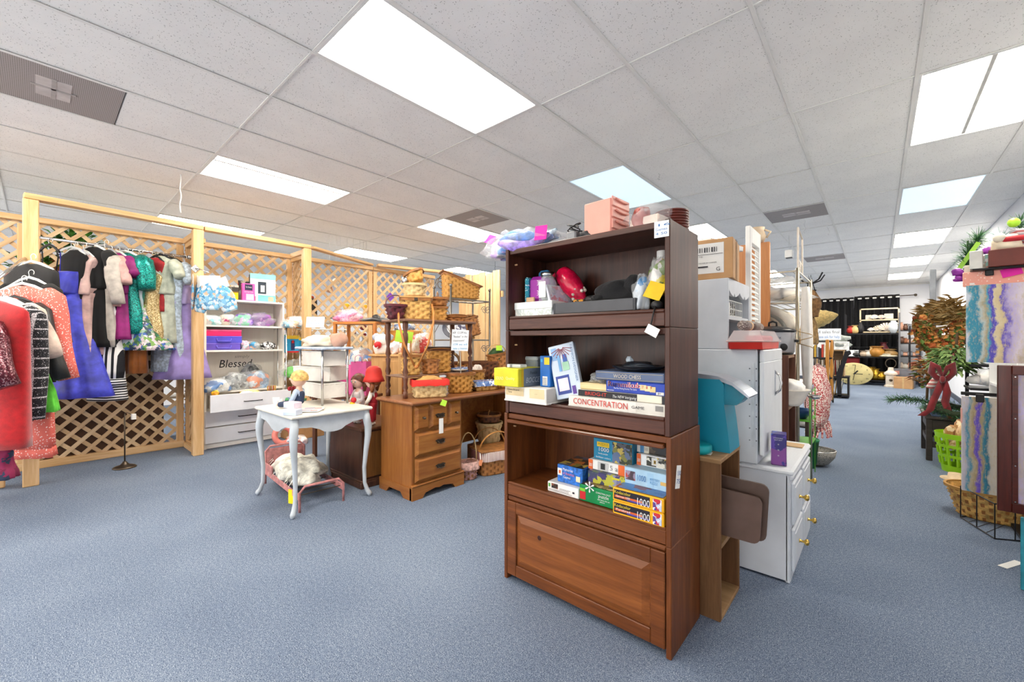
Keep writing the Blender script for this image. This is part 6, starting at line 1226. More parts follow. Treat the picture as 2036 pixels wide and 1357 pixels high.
mk(bx((0, 0, .05), (.16, .002, .11), 0, (0, R(8), 0)), 'lime_note', GREENTAG, loc=(-3.35, 2.28, 1.16), rz=R(50), label='lime green paper note behind the stand posts', cat='note')
mk(bx((0, 0, .51), (.05, .05, 1.16 + .0), .004), 'note_post', OWZ, loc=(-3.37, 2.3, .07), rz=R(50), label='slim wooden post behind the lime green note', cat='post')
mk(bx((0, 0, 0), (.1, .002, .1), 0, (0, R(45), 0)), 'purple_card', mat('#6a2fa0', .6), loc=(-5.74, xp(776, 590, -5.74).y, xp(776, 590, -5.74).z), rz=R(90), label='purple diamond card pinned to the lattice behind the baskets', cat='card')
for i, (px, py, c_, n_) in enumerate(((690, 610, '#f0d020', 'yellow'), (728, 612, '#e8c030', 'amber'), (702, 632, '#6fc04a', 'green'), (715, 640, '#a83024', 'red'), (676, 628, '#b0402c', 'rust'), (722, 650, '#7a2a3a', 'wine'), (655, 575, '#c9a08a', 'tan'), (668, 560, '#e9e6e0', 'white'))):
    p = xp(px, py, -6.1); o = T('hanging_ornament', '%s bauble hanging behind the lattice above the plush toys' % n_, 'ornament', p, group='baubles behind the lattice'); mk(B().ball((0, 0, 0), .055, 12, 8), 'ball', mat(c_, .4), o, True); mk(B().tube([(0, 0, .05), (.01, 0, HCEIL - p.z)], .002, 5), 'string', WHITE, o)
bagged('plush_doll', 'heap of white and pink small dolls behind the stand posts', (-3.45, 2.52, 1.05), 0, (.16, .12, .13), ['#f0e6e0', '#e2b0b0', '#c8423a', '#f4f0ea', '#d8c0a8'], 401, 'dolls', bag=False, amp=.4, sc=22)
mk(bx((0, 0, .525), (.34, .26, 1.05), .006), 'display_plinth', LW, loc=(-3.45, 2.52, 0), label='light wood plinth behind the desk stand', cat='plinth')
# ================================================================ behind and right of the bookcase
CRW = wood('#634228', '#86603e', 'Z', 6, .7, 0, .25); CRX = wood('#8a6844', '#ab8860', 'X', 6, .7, 0, .25)
o = T('wooden_crate', 'tall rough wooden crate standing on end behind the bookcase', 'crate', (-.69, 2.03, 0))
cw, cd, ch = .40, .32, .675
mk(bx((0, -cd / 2 + .008, ch / 2), (cw, .016, ch), .002), 'side_panel', CRW, o); mk(bx((0, cd / 2 - .008, ch / 2), (cw, .016, ch), .002), 'side_panel', CRW, o); mk(bx((-cw / 2 + .006, 0, ch / 2), (.012, cd - .034, ch - .03)), 'back_panel', wood('#6a3f22', '#8a5834', 'Z', 6, .6), o)
for zz, n_ in ((ch - .008, 'top_board'), (.01, 'bottom_board'), (.31, 'shelf')): mk(bx((.004, 0, zz), (cw - .006, cd - .034 if n_ != 'top_board' else cd + .01, .018), .002), n_, CRX, o)
mk(bx((.10, -.09, ch + .002), (.09, .05, .002), 0, (0, 0, R(8))), 'paper_label', TAGW, o)
def board(label, loc, rz, w, h, c_):
    r = .03; pts = []
    for cx_, cz_, a0 in ((w / 2 - r, r, -90), (w / 2 - r, h - r, 0), (-w / 2 + r, h - r, 90), (-w / 2 + r, r, 180)):
        for k in range(5): a = R(a0 + k * 22.5); pts.append((cx_ + r * math.cos(a), cz_ + r * math.sin(a)))
    return mk(B().plate(pts, 'Y', -.006, .006), 'tray_board', mat(c_, .5), loc=loc, rz=rz, label=label, cat='board', group='flat boards in the crate')
board('brown rounded board standing in the crate, nearer one', (-.50, 1.985, .321), (0, R(3), R(6)), .26, .20, '#6b5348'); board('taller brown rounded board standing behind in the crate', (-.485, 2.03, .321), (0, R(3), R(4)), .26, .245, '#5c463c')
mk(B().lump((0, 0, 0), (.05, .05, .09), .1, 7), 'pink_vase', mat('#e08a88', .4), loc=(-.66, 1.96, .021), label='pink ornament in the bottom of the crate', cat='ornament', smooth=True)
# teal single-cup coffee maker
TL = mat('#158ca6', .35, var=.03); SIL = mat('#a9b0ba', .3, .5)
o = T('coffee_maker', 'teal single-cup coffee maker with silver lid on the crate', 'coffee maker', (0, 2.09, ch + .001)); 
bp = [(-.84, .0), (-.487, .0), (-.492, .06), (-.5, .13), (-.508, .19), (-.512, .215), (-.512, .30), (-.53, .322), (-.84, .322)]
o.location.x = -.6; bp = [(x + .6, z) for x, z in bp]; 
mk(B().plate(bp, 'Y', -.085, .085), 'body', TL, o)
hd = [(.086, .21), (.135, .212), (.158, .235), (.172, .262), (.13, .3), (.088, .315)]; mk(B().plate(hd, 'Y', -.07, .07), 'spout_head', mat('#128299', .35), o)
lid_ = [(-.24, .323), (-.02, .323), (.06, .318), (.12, .298), (.165, .262), (.185, .247), (.188, .255), (.165, .278), (.12, .312), (.06, .336), (-.02, .344), (-.24, .342)]; mk(B().plate(lid_, 'Y', -.082, .082), 'lid', SIL, o)
mk(bx((-.10, -.13, .235), (.16, .09, .16), .01), 'water_tank', clear('#9fd0de', .45, .05, .2, 15), o); mk(bx((-.10, -.13, .18), (.14, .08, .05), .005), 'water', mat('#1590aa', .15), o); mk(bx((-.10, -.12, .078), (.17, .10, .155), .012), 'tank_base', TL, o)
mk(B().lathe([(.05, 0), (.062, .012), (.062, .034), (.056, .04), (0, .036)], 26), 'drip_tray', mat('#12a0a8', .35), loc=(-.605, 1.935, ch + .001), label='round teal drip tray in front of the coffee maker', cat='tray', smooth=True)
# ---------------------------------------------------------------- white dresser
WP = mat('#d6dae0', .45, var=.03, sc=6); WPW = wood('#dde1e6', '#e9ecef', 'Y', 4, .45, 0, .05)
DX1, DX0, DY0, DY1, DHH = -.315, -.80, 2.385, 3.08, .55
o = T('white_dresser', 'white painted low dresser with brass knobs by the aisle', 'dresser', (DX1, DY0, 0)); dw, dd = DY1 - DY0, DX1 - DX0
mk(bx((-dd / 2, dw / 2, .275), (dd - .02, dw, .53), .003), 'carcass', WP, o); mk(bx((-.012, dw / 2, .262), (.022, dw, .524), .006), 'face_frame', WP, o)
mk(bx((-dd / 2 + .006, dw / 2, .535), (dd + .012, dw + .012, .03), .01), 'top', WPW, o); mk(bx((.0, dw / 2, .508), (.02, dw, .025), .008), 'top_moulding', WP, o)
for iy in range(2):
    for iz in range(2):
        y0, z0 = .03 + iy * (dw / 2 - .01), .05 + iz * .225; y1, z1 = y0 + dw / 2 - .05, z0 + .205
        d = mk(bx((.004, (y0 + y1) / 2, (z0 + z1) / 2), (.016, y1 - y0, z1 - z0), .006), 'drawer', WP, o); mk(bx((.012, (y0 + y1) / 2, (z0 + z1) / 2), (.006, y1 - y0 - .05, z1 - z0 - .05), .004), 'raised_field', WP, d)
        mk(B(Matrix.Translation((.014, (y0 + y1) / 2, (z0 + z1) / 2)) @ Matrix.Rotation(R(90), 4, 'Y')).lathe([(.012, 0), (.006, .006), (.006, .02), (.015, .028), (.016, .036), (.01, .042), (0, .043)], 16), 'knob', BRASS, d, True)
# white metal cabinet on the dresser
MW = mat('#ced3da', .4, var=.03); CXF, CXB, CY0, CY1, CZ0, CZ1 = -.435, -.86, 2.37, 2.9, .551, 1.128
o = T('metal_cabinet', 'white painted cabinet with hinged door standing on the dresser', 'cabinet', (CXF, CY0, CZ0)); cd, cw, chh = CXF - CXB, CY1 - CY0, CZ1 - CZ0
mk(bx((-cd / 2 - .008, cw / 2, chh / 2), (cd - .016, cw, chh), .006), 'body', MW, o)
dr = mk(bx((.002, cw / 2, .28), (.02, cw - .006, .47), .006), 'door', mat('#e6e9ec', .4, var=.02), o); mk(bx((.002, cw / 2, chh - .035), (.02, cw - .006, .066), .006), 'top_rail', mat('#e6e9ec', .4, var=.02), o)
mk(B().tube([(.012, .30, .33), (.034, .30, .35), (.042, .30, .39), (.034, .30, .43), (.012, .30, .45)], .006, 8), 'handle', CHROME, dr, True); mk(bx((.013, .30, .39), (.003, .016, .14), .001), 'handle_plate', mat('#b9bfc8', .3, .6), dr)
mk(bx((-.035, -.0015, .30), (.012, .004, .42), .001), 'piano_hinge', mat('#c9cfd6', .4, .2), o)
for i in range(7):
    for sx in (-.05, -.02): mk(B(Matrix.Translation((sx, -.002, .12 + i * .06)) @ Matrix.Rotation(R(90), 4, 'X')).lathe([(.0035, 0), (.002, .002)], 8), 'screw', mat('#7a7f86', .4, .6), o)
pbox('purple_box', 'small purple and blue galaxy gadget box on the dresser', 'box', (-.375, 2.47, .5515), R(8), (.065, .085, .155), spots(['#3a2f8c', '#5a3fa8', '#2a4fb0', '#8a4a9a', '#352a7a'], 16, .35), [('R', 0, 1, 0, 1, mat('#8f95b4', .4))], [('F', 'CHANGEABLE', .15, .86, .008, WHITE, .04), ('F', 'NIGHT LIGHT', .2, .8, .008, WHITE, .034), ('F', 'o', .42, .66, .014, WHITE), ('F', 'o', .42, .48, .014, WHITE), ('F', 'o', .42, .3, .014, WHITE)])
mk(bx((0, 0, .004), (.1, .09, .008), .002), 'wood_coaster', wood('#cfa878', '#e0c096', 'X'), loc=(-.375, 2.95, .5515), label='pale wooden board lying at the dresser far end', cat='board')
# upper white open shelf unit
UX1, UX0, UY0, UY1, UZ0, UZ1 = -.585, -.86, 2.372, 2.86, 1.129, 1.50
o = T('open_shelf_box', 'white open shelf unit with scalloped apron on the cabinet', 'shelf', (UX1, UY0, UZ0)); uw, ud, uh = UY1 - UY0, UX1 - UX0, UZ1 - UZ0
for yy in (.01, uw - .01): mk(bx((-ud / 2, yy, uh / 2), (ud, .02, uh), .002), 'side_panel', MW, o)
mk(bx((-ud / 2, uw / 2, uh - .01), (ud, uw - .04, .02)), 'top_board', WP, o); mk(bx((-ud + .004, uw / 2, uh / 2), (.008, uw - .04, uh)), 'back_panel', WP, o); mk(bx((-ud / 2, uw / 2, .165), (ud - .01, uw - .04, .018)), 'shelf', WP, o)
n = 24; mk(B().plate([(.02, uh - .02), (uw - .02, uh - .02)] + [(uw - .02 - (uw - .04) * i / n, uh - .06 - .03 * abs(math.sin(math.pi * 2 * i / n)) ** .8 * (1 if 0 < i < n else 0) + (.02 if i in (6, 18) else 0)) for i in range(n + 1)], 'X', -.016, 0), 'scalloped_apron', WP, o)
o = T('wire_basket', 'white wire basket with patterned napkins on the open shelf', 'basket', (-.66, 2.58, 1.304)); 
for zz in (0.004, .04, .085): mk(B().tube([(-.06, -.15, zz), (.06, -.15, zz), (.06, .15, zz), (-.06, .15, zz)], .0025, 6, True), 'wire_ring', WHITE, o)
for i in range(9): mk(B().tube([(.06, -.15 + i * .0375, .004), (.06, -.15 + i * .0375, .085)], .002, 5), 'wire', WHITE, o)
mk(bx((-.005, .02, .045), (.08, .2, .075), .01), 'napkins', dots('#3f362f', '#efe9de', 70, .3), o); mk(bx((.035, -.09, .04), (.03, .08, .07), .004, (0, 0, R(20))), 'paper', TAGW, o)
KR = mat('#bf9468', .7, var=.06)
o = pbox('shipping_carton', 'brown cardboard carton with white shipping label on the white shelf', 'carton', (-.70, 2.51, 1.5015), R(6), (.24, .25, .215), KR, [('F', .16, .82, .15, .9, WHITE)] + [('F', .22 + .05 * i, .22 + .05 * i + (.012, .028, .02)[i % 3], .68, .80, INK) for i in range(10)] + [('F', .2, .8, .62, .63, INK), ('F', .2, .5, .3, .335, INK), ('R', .42, .52, 0, 1, mat('#8a6a48', .7)), ('T', 0, 1, .45, .55, mat('#c9a274', .6))], [('F', 'G', .66, .2, .03, INK), ('F', 'SHIP TO:', .2, .56, .012, INK), ('F', 'DELIVER BY CARRIER', .3, .4, .009, INK, .09), ('F', 'FRAGILE', .02, .3, .014, INK)])
# louvered shutter
o = T('louvered_shutter', 'tall white louvered shutter standing behind the carton', 'shutter', (-.60, 2.885, 1.13)); sh, sw = .75, .30
for yy in (.02, sw - .02): mk(bx((0, yy, sh / 2), (.028, .04, sh), .003), 'stile', WHITE, o)
mk(bx((0, sw / 2, sh - .05), (.028, sw - .08, .10), .003), 'top_rail', WHITE, o); mk(bx((0, sw / 2, .03), (.028, sw - .08, .06), .003), 'bottom_rail', WHITE, o)
for i in range(17): mk(bx((0, sw / 2, .085 + i * .034), (.038, sw - .082, .006), .002, (0, R(52), 0)), 'louver', WHITE, o)
mk(bx((0, sw / 2, .32), (.006, .012, .5)), 'tilt_rod', WHITE, o, loc=(-.02, 0, 0))
o = pbox('shelf_board', 'white board lying slanted on top of the carton', 'board', (-.74, 2.68, 1.722), 0, (.17, .38, .03), WHITE, rot=(0, R(4), R(-12)))
o = T('pottery_jug', 'small beige jug behind the top of the white shutter', 'jug', (-.66, 3.455, 1.881)); mk(B().lathe([(.04, 0), (.06, .04), (.045, .09), (.05, .11)], 18), 'jug_body', mat('#d8c2a4', .5), o, True); mk(B().tube([(.05, 0, .09), (.085, 0, .07), (.06, 0, .03)], .007, 8), 'handle', mat('#d8c2a4', .5), o, True)
mk(bx((0, 0, .94), (.2, .03, 1.88), .004), 'brown_door_panel', wood('#a8683a', '#c98a52', 'Z', 4, .4), loc=(-.678, 3.455, 0), label='orange brown wood panel standing behind the white shutter', cat='panel')
# cake carrier and rolled mat on cabinet top
o = T('cake_carrier', 'red cake carrier with clear domed lid on the white cabinet', 'cake carrier', (-.50, 2.57, CZ1 + .001)); CRD = mat('#e4382e', .35, var=.03)
b = B().plate([(-.23, .035), (.23, .035), (.215, 0), (-.215, 0)], 'X', -.075, .075); mk(b, 'base', CRD, o); mk(bx((0, 0, .04), (.17, .49, .008), .003), 'base_flange', clear('#f2d8d4', .6, .1, 0), o)
b = B().add([(-.08, -.235, .044), (.08, -.235, .044), (.08, .235, .044), (-.08, .235, .044), (-.06, -.19, .095), (.06, -.19, .095), (.06, .19, .095), (-.06, .19, .095)], [(0, 1, 5, 4), (1, 2, 6, 5), (2, 3, 7, 6), (3, 0, 4, 7), (4, 5, 6, 7)]); mk(b, 'clear_lid', clear('#f0e4e6', .42, .06, 0), o); mk(bx((.02, 0, .05), (.08, .3, .04), .01), 'inner_tray', mat('#e8707a', .4), o)
o = T('rolled_mat', 'rolled speckled placemat with brown band on the cake carrier', 'mat', (-.52, 2.58, CZ1 + .097)); mk(B().tube([(0, -.2, .025), (0, -.1, .025), (0, .1, .025), (0, .2, .025)], .025, 16), 'roll', dots('#7a6a66', '#d9d0c8', 160, .3), o, True); mk(B().tube([(0, -.09, .025), (0, .1, .025)], .0265, 16), 'paper_band', mat('#5a443c', .4), o, True); mk(B().tube([(0, -.1, .025), (0, -.07, .025)], .027, 16), 'tape', mat('#d8b48a', .4), o, True)
# dark wood shelf with slow cooker
SHW = wood('#4a2a1e', '#6e4230', 'Z', 5, .45); o = T('dark_shelf', 'dark brown narrow shelf under the slow cooker', 'shelf', (-.42, 3.1, 0)); w_ = .31; d_ = .42; h_ = 1.08
for yy in (.009, w_ - .009): mk(bx((-d_ / 2, yy, h_ / 2), (d_, .018, h_), .002), 'side_panel', SHW, o)
for zz in (.05, .4, .74, h_ - .01): mk(bx((-d_ / 2, w_ / 2, zz), (d_ - .01, w_ - .036, .018)), 'shelf', wood('#8a6a52', '#a8866a', 'Y', 5, .5), o)
mk(bx((-d_ + .004, w_ / 2, h_ / 2), (.008, w_ - .036, h_)), 'back_panel', SHW, o)
o = T('slow_cooker', 'stainless oval slow cooker with black lid and knob', 'slow cooker', (-.53, 3.26, 1.081), R(8)); o.scale = (.76, .76, .9); ST = mat('#a9a9ab', .28, .85, var=.06)
mk(B().lathe([(.14, 0), (.15, .01)], 32, sx=1.05, sy=.85), 'foot', BLACK, o, True); mk(B().lathe([(.148, .012), (.155, .02), (.158, .16), (.155, .165)], 36, sx=1.05, sy=.88), 'housing', ST, o, True); mk(B().lathe([(.165, .165), (.168, .175), (.15, .185), (.09, .205), (.03, .21), (0, .21)], 36, sx=1.05, sy=.88), 'lid', mat('#2c2e32', .2), o, True)
mk(B().tube([(-.03, 0, .205), (-.028, 0, .235), (0, 0, .245), (.028, 0, .235), (.03, 0, .205)], .008, 8), 'lid_handle', BLACK, o, True); mk(B(Matrix.Translation((.085, -.12, .055)) @ Matrix.Rotation(R(90), 4, 'X')).lathe([(.026, 0), (.024, .02), (0, .021)], 20), 'control_knob', BLACK, o, True); text('CROCK', .02, INK, o, (-.01, -.1412, .115), (R(90), 0, R(3)), .075); mk(bx((.175, 0, .1), (.03, .07, .02), .006), 'side_handle', BLACK, o)
o = T('white_bowl', 'white serving bowl on the dark brown shelf', 'bowl', (-.44, 3.26, .75)); mk(B().lathe([(.06, 0), (.08, .02), (.115, .1), (.12, .105), (.112, .105), (.07, .02), (0, .015)], 30), 'bowl', mat('#e9e2d6', .3), o, True); mk(B().lump((0, 0, .08), (.09, .09, .06), .15, 5), 'wrapped_contents', mat('#f0eeea', .5), o, True)
# wire rack with blankets
WM = mat('#b3aa98', .35, .9); o = T('wire_rack', 'tall silver wire rack holding blankets behind the slow cooker', 'rack', (-.42, 3.5, 0)); rw, rd, rh = .75, .5, 1.68
for yy in (0, rw):
    for xx in (0, -rd): mk(B().tube([(xx, yy, 0), (xx, yy, rh)], .012, 8), 'post', WM, o, True)
RZ = (.3, .75, 1.2, 1.44, 1.66)
for zz in RZ:
    sh_ = mk(B().tube([(0, 0, zz), (0, rw, zz), (-rd, rw, zz), (-rd, 0, zz)], .006, 6, True), 'shelf_frame', WM, o)
    for i in range(8): mk(B().tube([(-rd * (i + .5) / 8, 0, zz), (-rd * (i + .5) / 8, rw, zz)], .003, 5), 'shelf_wire', WM, sh_)
QU = mat('#d8cfbe', .9, var=.15, sc=14, bump=.5, bsc=60)
for k in range(6):
    pts = [(-.25 + .21 * math.cos(R(a)) * (1 - k * .13), .03 + k * .012, .035 + .17 * math.sin(R(a)) * (1 - k * .13)) for a in range(0, 181, 12)]
    if k == 0: qo = T('rolled_quilt', 'rolled cream and grey quilt on the wire rack', 'quilt', (-.42, 3.52, 1.205))
    mk(B().tube(pts, .026, 8, flat=6.5 if False else 1.2), 'fold', mat(('#cfc9bd', '#9fa39c', '#ddd4c2', '#e6dfd0', '#b9b6a8', '#e0d6c2')[k], .9, var=.1, bump=.5, bsc=60), qo, True)
mk(bx((-.25, .25, .1), (.4, .4, .18), .05), 'quilt_core', QU, qo, True)
for i, (xx, c_) in enumerate(((-.36, '#c8423a'), (-.18, '#2a2f4a'))):
    bagged('folded_throw', ('red folded throw on the wire rack lower shelf', 'navy and wine patterned throw on the wire rack lower shelf')[i], (-.42 + xx + .03, 3.7, .756), 0, (.1, .16, .17), (['#c8423a', '#d8584c', '#2a2c36'], ['#22263c', '#5a2038', '#333a5a', '#8a2a38'])[i], 181 + i, 'throw', bag=False, sc=9, amp=.1)
o = T('bagged_glassware', 'clear plastic wrapped platters on the rack top shelf', 'platter', (-.62, 3.68, 1.446)); mk(B(Matrix.Rotation(R(8), 4, 'Y')).box((0, 0, .07), (.36, .26, .07), .03), 'platter', mat('#ece2cf', .3), o, True); mk(B().lump((0, 0, 0), (.22, .17, .13), .25, 190, 26, 14, 4), 'plastic_wrap', clear(op=.35), o, True)
for s_ in (-.05, .1): mk(bx((s_, 0, .07), (.02, .27, .078), .004), 'ribbon', mat('#6a6258', .5), o)
o = T('wire_hoop', 'thin white wire frame rising from the rack top', 'wire frame', (-.42, 3.52, 1.665)); mk(B().tube([(0, 0, 0), (0, 0, .3), (.0, .22, .26), (0, .22, 0)], .006, 6), 'frame', mat('#e0d6c8', .4), o); mk(B().tube([(0, .11, 0), (0, .11, .08)], .004, 6), 'wire', mat('#e0d6c8', .4), o); mk(B().tube([(0, .02, .08), (0, .2, .06)], .004, 6), 'wire', mat('#e0d6c8', .4), o)
o = T('hanging_scarf', 'long white scarf hanging down the wire rack corner', 'scarf', (-.37, 3.47, .82))
b = B(); rs = []
for j in range(15):
    z = .72 * j / 14; k = .028 * (.45 + .65 * abs(math.sin(.35 + j * .17))); rs.append([(k * math.cos(2 * math.pi * i / 16) * (1 + .25 * math.sin(5 * 2 * math.pi * i / 16)) + .01 * (1 - j / 14), .025 * math.sin(2 * math.pi * i / 16) * (1 + .3 * math.sin(4 * 2 * math.pi * i / 16)), z) for i in range(16)])
mk(B().rings(rs), 'cloth', mat('#ece8e2', .85, var=.06), o, True)
mk(B().tube([(.05 * math.cos(a * .9) , -.045, .30 + .012 * a) for a in range(12)], .003, 5), 'wire_coil', mat('#a8926a', .4, .8), o, True)
o = T('hanging_ladle', 'long steel ladle hanging below the white scarf', 'ladle', (-.40, 3.56, .76), R(20)); mk(B().tube([(-.02, -.06, .44), (.0, 0, .3), (.02, 0, .16), (.05, 0, .04)], .008, 6, flat=.5), 'handle', CHROME, o, True); mk(B().lathe([(.0, 0), (.03, .008), (.045, .03), (.042, .03), (.026, .01)], 18, (.07, 0, .0)), 'bowl', CHROME, o, True)
_a = zp(1640, 788, 0); _b = at(1606, 8.9, 640); _d = _b - _a
o = T('leaning_plank', 'long grey weathered plank leaning beside the rack', 'plank', _a, _d.to_track_quat('Z', 'Y').to_euler()); mk(bx((0, 0, _d.length / 2), (.16, .05, _d.length), .01), 'plank', wood('#5a5048', '#7c7064', 'Z', 5, .6), o)
# green wire shelves with plates
GRW = mat('#4f9a2c', .45); o = T('green_wire_shelf', 'green wire shelf stand beside the dark brown shelf', 'shelf', (-.42, 4.4, 0))
for yy in (-.18, .18):
    for xx in (-.3, 0): mk(B().tube([(xx, yy, 0), (xx, yy, .76)], .004, 6), 'post', GRW, o, True)
for zz in (.3, .5, .74): mk(bx((-.15, 0, zz), (.31, .37, .008), .002), 'shelf', GRW, o)
for k in range(3): mk(B().lathe([(.04, 0), (.08, .01), (.095, .02), (.07, .012), (0, .008)], 24), 'plate', mat(('#2a4f96', '#3f6ab4', '#7f9fd0')[k], .3), loc=(-.5, 4.36, .745 + .014 * k), label='blue plate, %s in the stack on the green shelf' % ('lowest', 'middle', 'topmost')[k], cat='plate', group='stack of blue plates', smooth=True)
o = T('blue_bowl', 'navy blue bowl on the middle green shelf', 'bowl', (-.5, 4.34, .505)); mk(B().lathe([(.04, 0), (.08, .05), (.095, .08), (.088, .08), (.04, .01), (0, .01)], 24), 'bowl', mat('#1d3a66', .3), o, True)
o = T('green_basin', 'dark green plastic basin on the floor beside the green shelf', 'basin', (-.49, 4.72, 0)); mk(B().lathe([(.06, 0), (.085, .24), (.095, .26), (.09, .265), (.07, .04), (0, .03)], 24), 'basin', mat('#1c7a4a', .35), o, True)
# dark small table with shawl, papers and wooden figures
DKW = wood('#2c211c', '#45342c', 'X', 5, .5); o = T('dark_side_table', 'dark small table draped with a red and white shawl', 'table', (-.74, 5.35, 0)); 
mk(bx((0, 0, .735), (.5, .6, .03), .004), 'table_top', DKW, o)
for sx in (-1, 1):
    for sy in (-1, 1): mk(bx((sx * .22, sy * .27, .36), (.05, .05, .72), .003), 'leg', DKW, o)
mk(bx((.2, 0, .66), (.02, .5, .1)), 'apron', DKW, o)
SHL = spots(['#c8706e', '#ecdcd6', '#b84a4e', '#e8c2bc', '#a8484e', '#f2ebe6'], 120, .95, 'crochet')
o = T('crochet_shawl', 'red, pink and white crocheted shawl with fringe', 'shawl', (-.50, 5.22, .0)); rs = []
for j in range(14):
    z = .34 + .60 * j / 13; k = .13 + .07 * math.sin(j * .28) - (.10 if j == 13 else 0); rs.append([(.04 + k * math.cos(2 * math.pi * i / 20) * (.55 + .06 * math.sin(6 * 2 * math.pi * i / 20 + j)), .22 * math.sin(2 * math.pi * i / 20) * (.6 + .5 * math.sin(min(1, (14 - j) / 9) * 1.5)), z) for i in range(20)])
mk(B().rings(rs), 'cloth', SHL, o, True)
q = random.Random(9)
for i in range(22): a = R(i * 16.4); mk(B().tube([(.04 + .09 * math.cos(a), .15 * math.sin(a), .36), (.05 + .1 * math.cos(a), .17 * math.sin(a), .29), (.05 + .1 * math.cos(a) + q.uniform(-.02, .02), .18 * math.sin(a), .22)], .009, 5), 'tassel', SHL, o)
for i, (dz, rz, c_) in enumerate(((0, 20, '#eceae6'), (.006, -8, '#b06a5a'), (.012, 34, '#f0f0ee'))): pbox('loose_paper', ('white paper lying lowest on the shawl', 'brown folder lying on the shawl', 'topmost white paper on the shawl')[i], 'paper', (-.56, 5.14, .752 + dz), R(rz), (.22, .28, .005), mat(c_, .6), bev=.001)
o = T('mesh_colander', 'shiny pierced metal bowl with wooden spoon on the carpet', 'bowl', (-.40, 4.72 - .35, 0)); 
o.location = zp(1625, 925, 0); o.scale = (.7, .7, .75)
mk(B().lathe([(.06, 0), (.13, .04), (.19, .12), (.21, .2), (.202, .2), (.18, .12), (.12, .05), (0, .012)], 30), 'bowl', dots('#8d8b86', '#3a3835', 60, .25), o, True); mk(B().tube([(.2 * math.cos(a * .2094), .2 * math.sin(a * .2094), .2) for a in range(30)], .007, 6, True), 'rim', CHROME, o, True); mk(B().tube([(-.05, -.05, .1), (.1, -.12, .19)], .016, 8, flat=.5), 'wooden_spoon', wood('#c99a60', '#deb880', 'X'), o, True)
# ================================================================ far end of the aisle
CUR = mat('#17171b', .8, var=.2, sc=20)
def curtain(label, x0, x1, Y, z0, z1):
    o = T('curtain', label, 'curtain', ((x0 + x1) / 2, Y, 0), group='black curtains'); w = x1 - x0; n = 60
    b = B(); vs = []
    for z in (z0, z1):
        for i in range(n + 1): vs.append((-w / 2 + w * i / n, .045 * math.sin(i * 2 * math.pi / 10) * (1.15 if z == z0 else 1), z))
    b.add(vs, [(i, i + 1, n + 2 + i, n + 1 + i) for i in range(n)]); mk(b, 'cloth', CUR, o, True)
    for i in range(6): mk(bx((-w / 2 + w * (i * 10 + 7.5) / 60, -.05, z1 - .07), (w * .09, .012, .04), .01), 'grommet_band', WHITE, o)
    return o
curtain('left black curtain behind the far black shelf', -1.45, -.52, 15.42, .02, 2.42); curtain('right black curtain behind the wooden display case', -.50, .45, 15.42, .02, 2.44)
o = T('curtain_rod', 'thin curtain rod on the far wall', 'rod', (-.4, 15.45, 2.40)); mk(B().tube([(-1.2, 0, 0), (1.15, 0, 0)], .012, 8), 'rod', BRONZE, o); mk(B().ball((1.16, 0, 0), .035, 10, 8), 'finial', BRONZE, o, True)
BM = mat('#222226', .45, .4)
SX0, SX1, SYF, SYB = -.66, .42, 14.55, 14.95
o = T('black_shelf', 'black metal shelf unit in front of the far curtains', 'shelf', (SX0, SYF, 0)); sw, sd = SX1 - SX0, SYB - SYF
for xx in (0, sw):
    for yy in (0, sd): mk(bx((xx, yy, .95), (.035, .035, 1.9), .002), 'post', BM if xx == 0 else mat('#6a6a6e', .4, .4), o)
BZS = (.12, .74, 1.36)
for zz in BZS: mk(bx((sw / 2, sd / 2, zz), (sw, sd, .03)), 'shelf', BM, o)
for zz in (1.0, 1.6): mk(bx((sw / 2, sd, zz), (sw, .015, .015)), 'back_brace', BM, o)
fx2 = lambda px, Y=14.65: yp(px, 678, Y).x
def vase(name, label, px, z, r, h, c_, prof=None, rough=.4, metal=0, Y=14.68, cat='ornament', group='ornaments on the far shelves'):
    o = T(name, label, cat, (fx2(px, Y), Y, z), group=group)
    P = prof or [(.6, 0), (1, .3), (.9, .6), (.5, .85), (.6, 1)]
    mk(B().lathe([(a * r, b_ * h) for a, b_ in P] + [(0, h)], 16), 'body', c_ if not isinstance(c_, str) else mat(c_, rough, metal), o, True); mk(B().tube([(r * .7 * math.cos(a * .6), r * .7 * math.sin(a * .6), h * .98) for a in range(11)], r * .08, 6, True), 'rim', c_ if not isinstance(c_, str) else mat(shade(c_, .85), rough, metal), o, True); return o
z2 = BZS[2] + .016
# wooden display case with shells
o = T('display_case', 'pale wooden two-shelf display case with shells on black shelf', 'display case', (fx2(1748), 14.68, z2)); LWD = wood('#cdb793', '#e2d0b0', 'X', 4, .5)
for xx in (-.38, .38): mk(bx((xx, 0, .33), (.03, .16, .66)), 'side', LWD, o)
for zz in (.03, .35, .645): mk(bx((0, 0, zz), (.79, .16, .03)), 'board', LWD, o)
def shell(label, px, z, r, c_, Y=14.6):
    o = T('seashell', label, 'seashell', (fx2(px, Y), Y, z), group='shells in the display case'); b = B(); n = 9
    for k in range(n): a = R(20 + 140 * k / (n - 1)); b.tube([(0, 0, .01), (r * .6 * math.cos(a), -.03, .02 + r * .6 * math.sin(a)), (r * math.cos(a), 0, .02 + r * math.sin(a))], [.01, r * .1, r * .11], 6)
    mk(b, 'ribbed_fan', mat(c_, .5, var=.1), o, True, kind='stuff')
shell('large fan seashell at right in the display case', 1763, z2 + .047, .2, '#e2d2c4'); shell('round pale seashell in the middle of the display case', 1748, z2 + .047, .14, '#d8c9b4'); shell('small white shell on the upper case shelf', 1738, z2 + .367, .1, '#eee6da'); shell('pinkish small shell on the upper case shelf', 1752, z2 + .367, .09, '#e2c9bc')
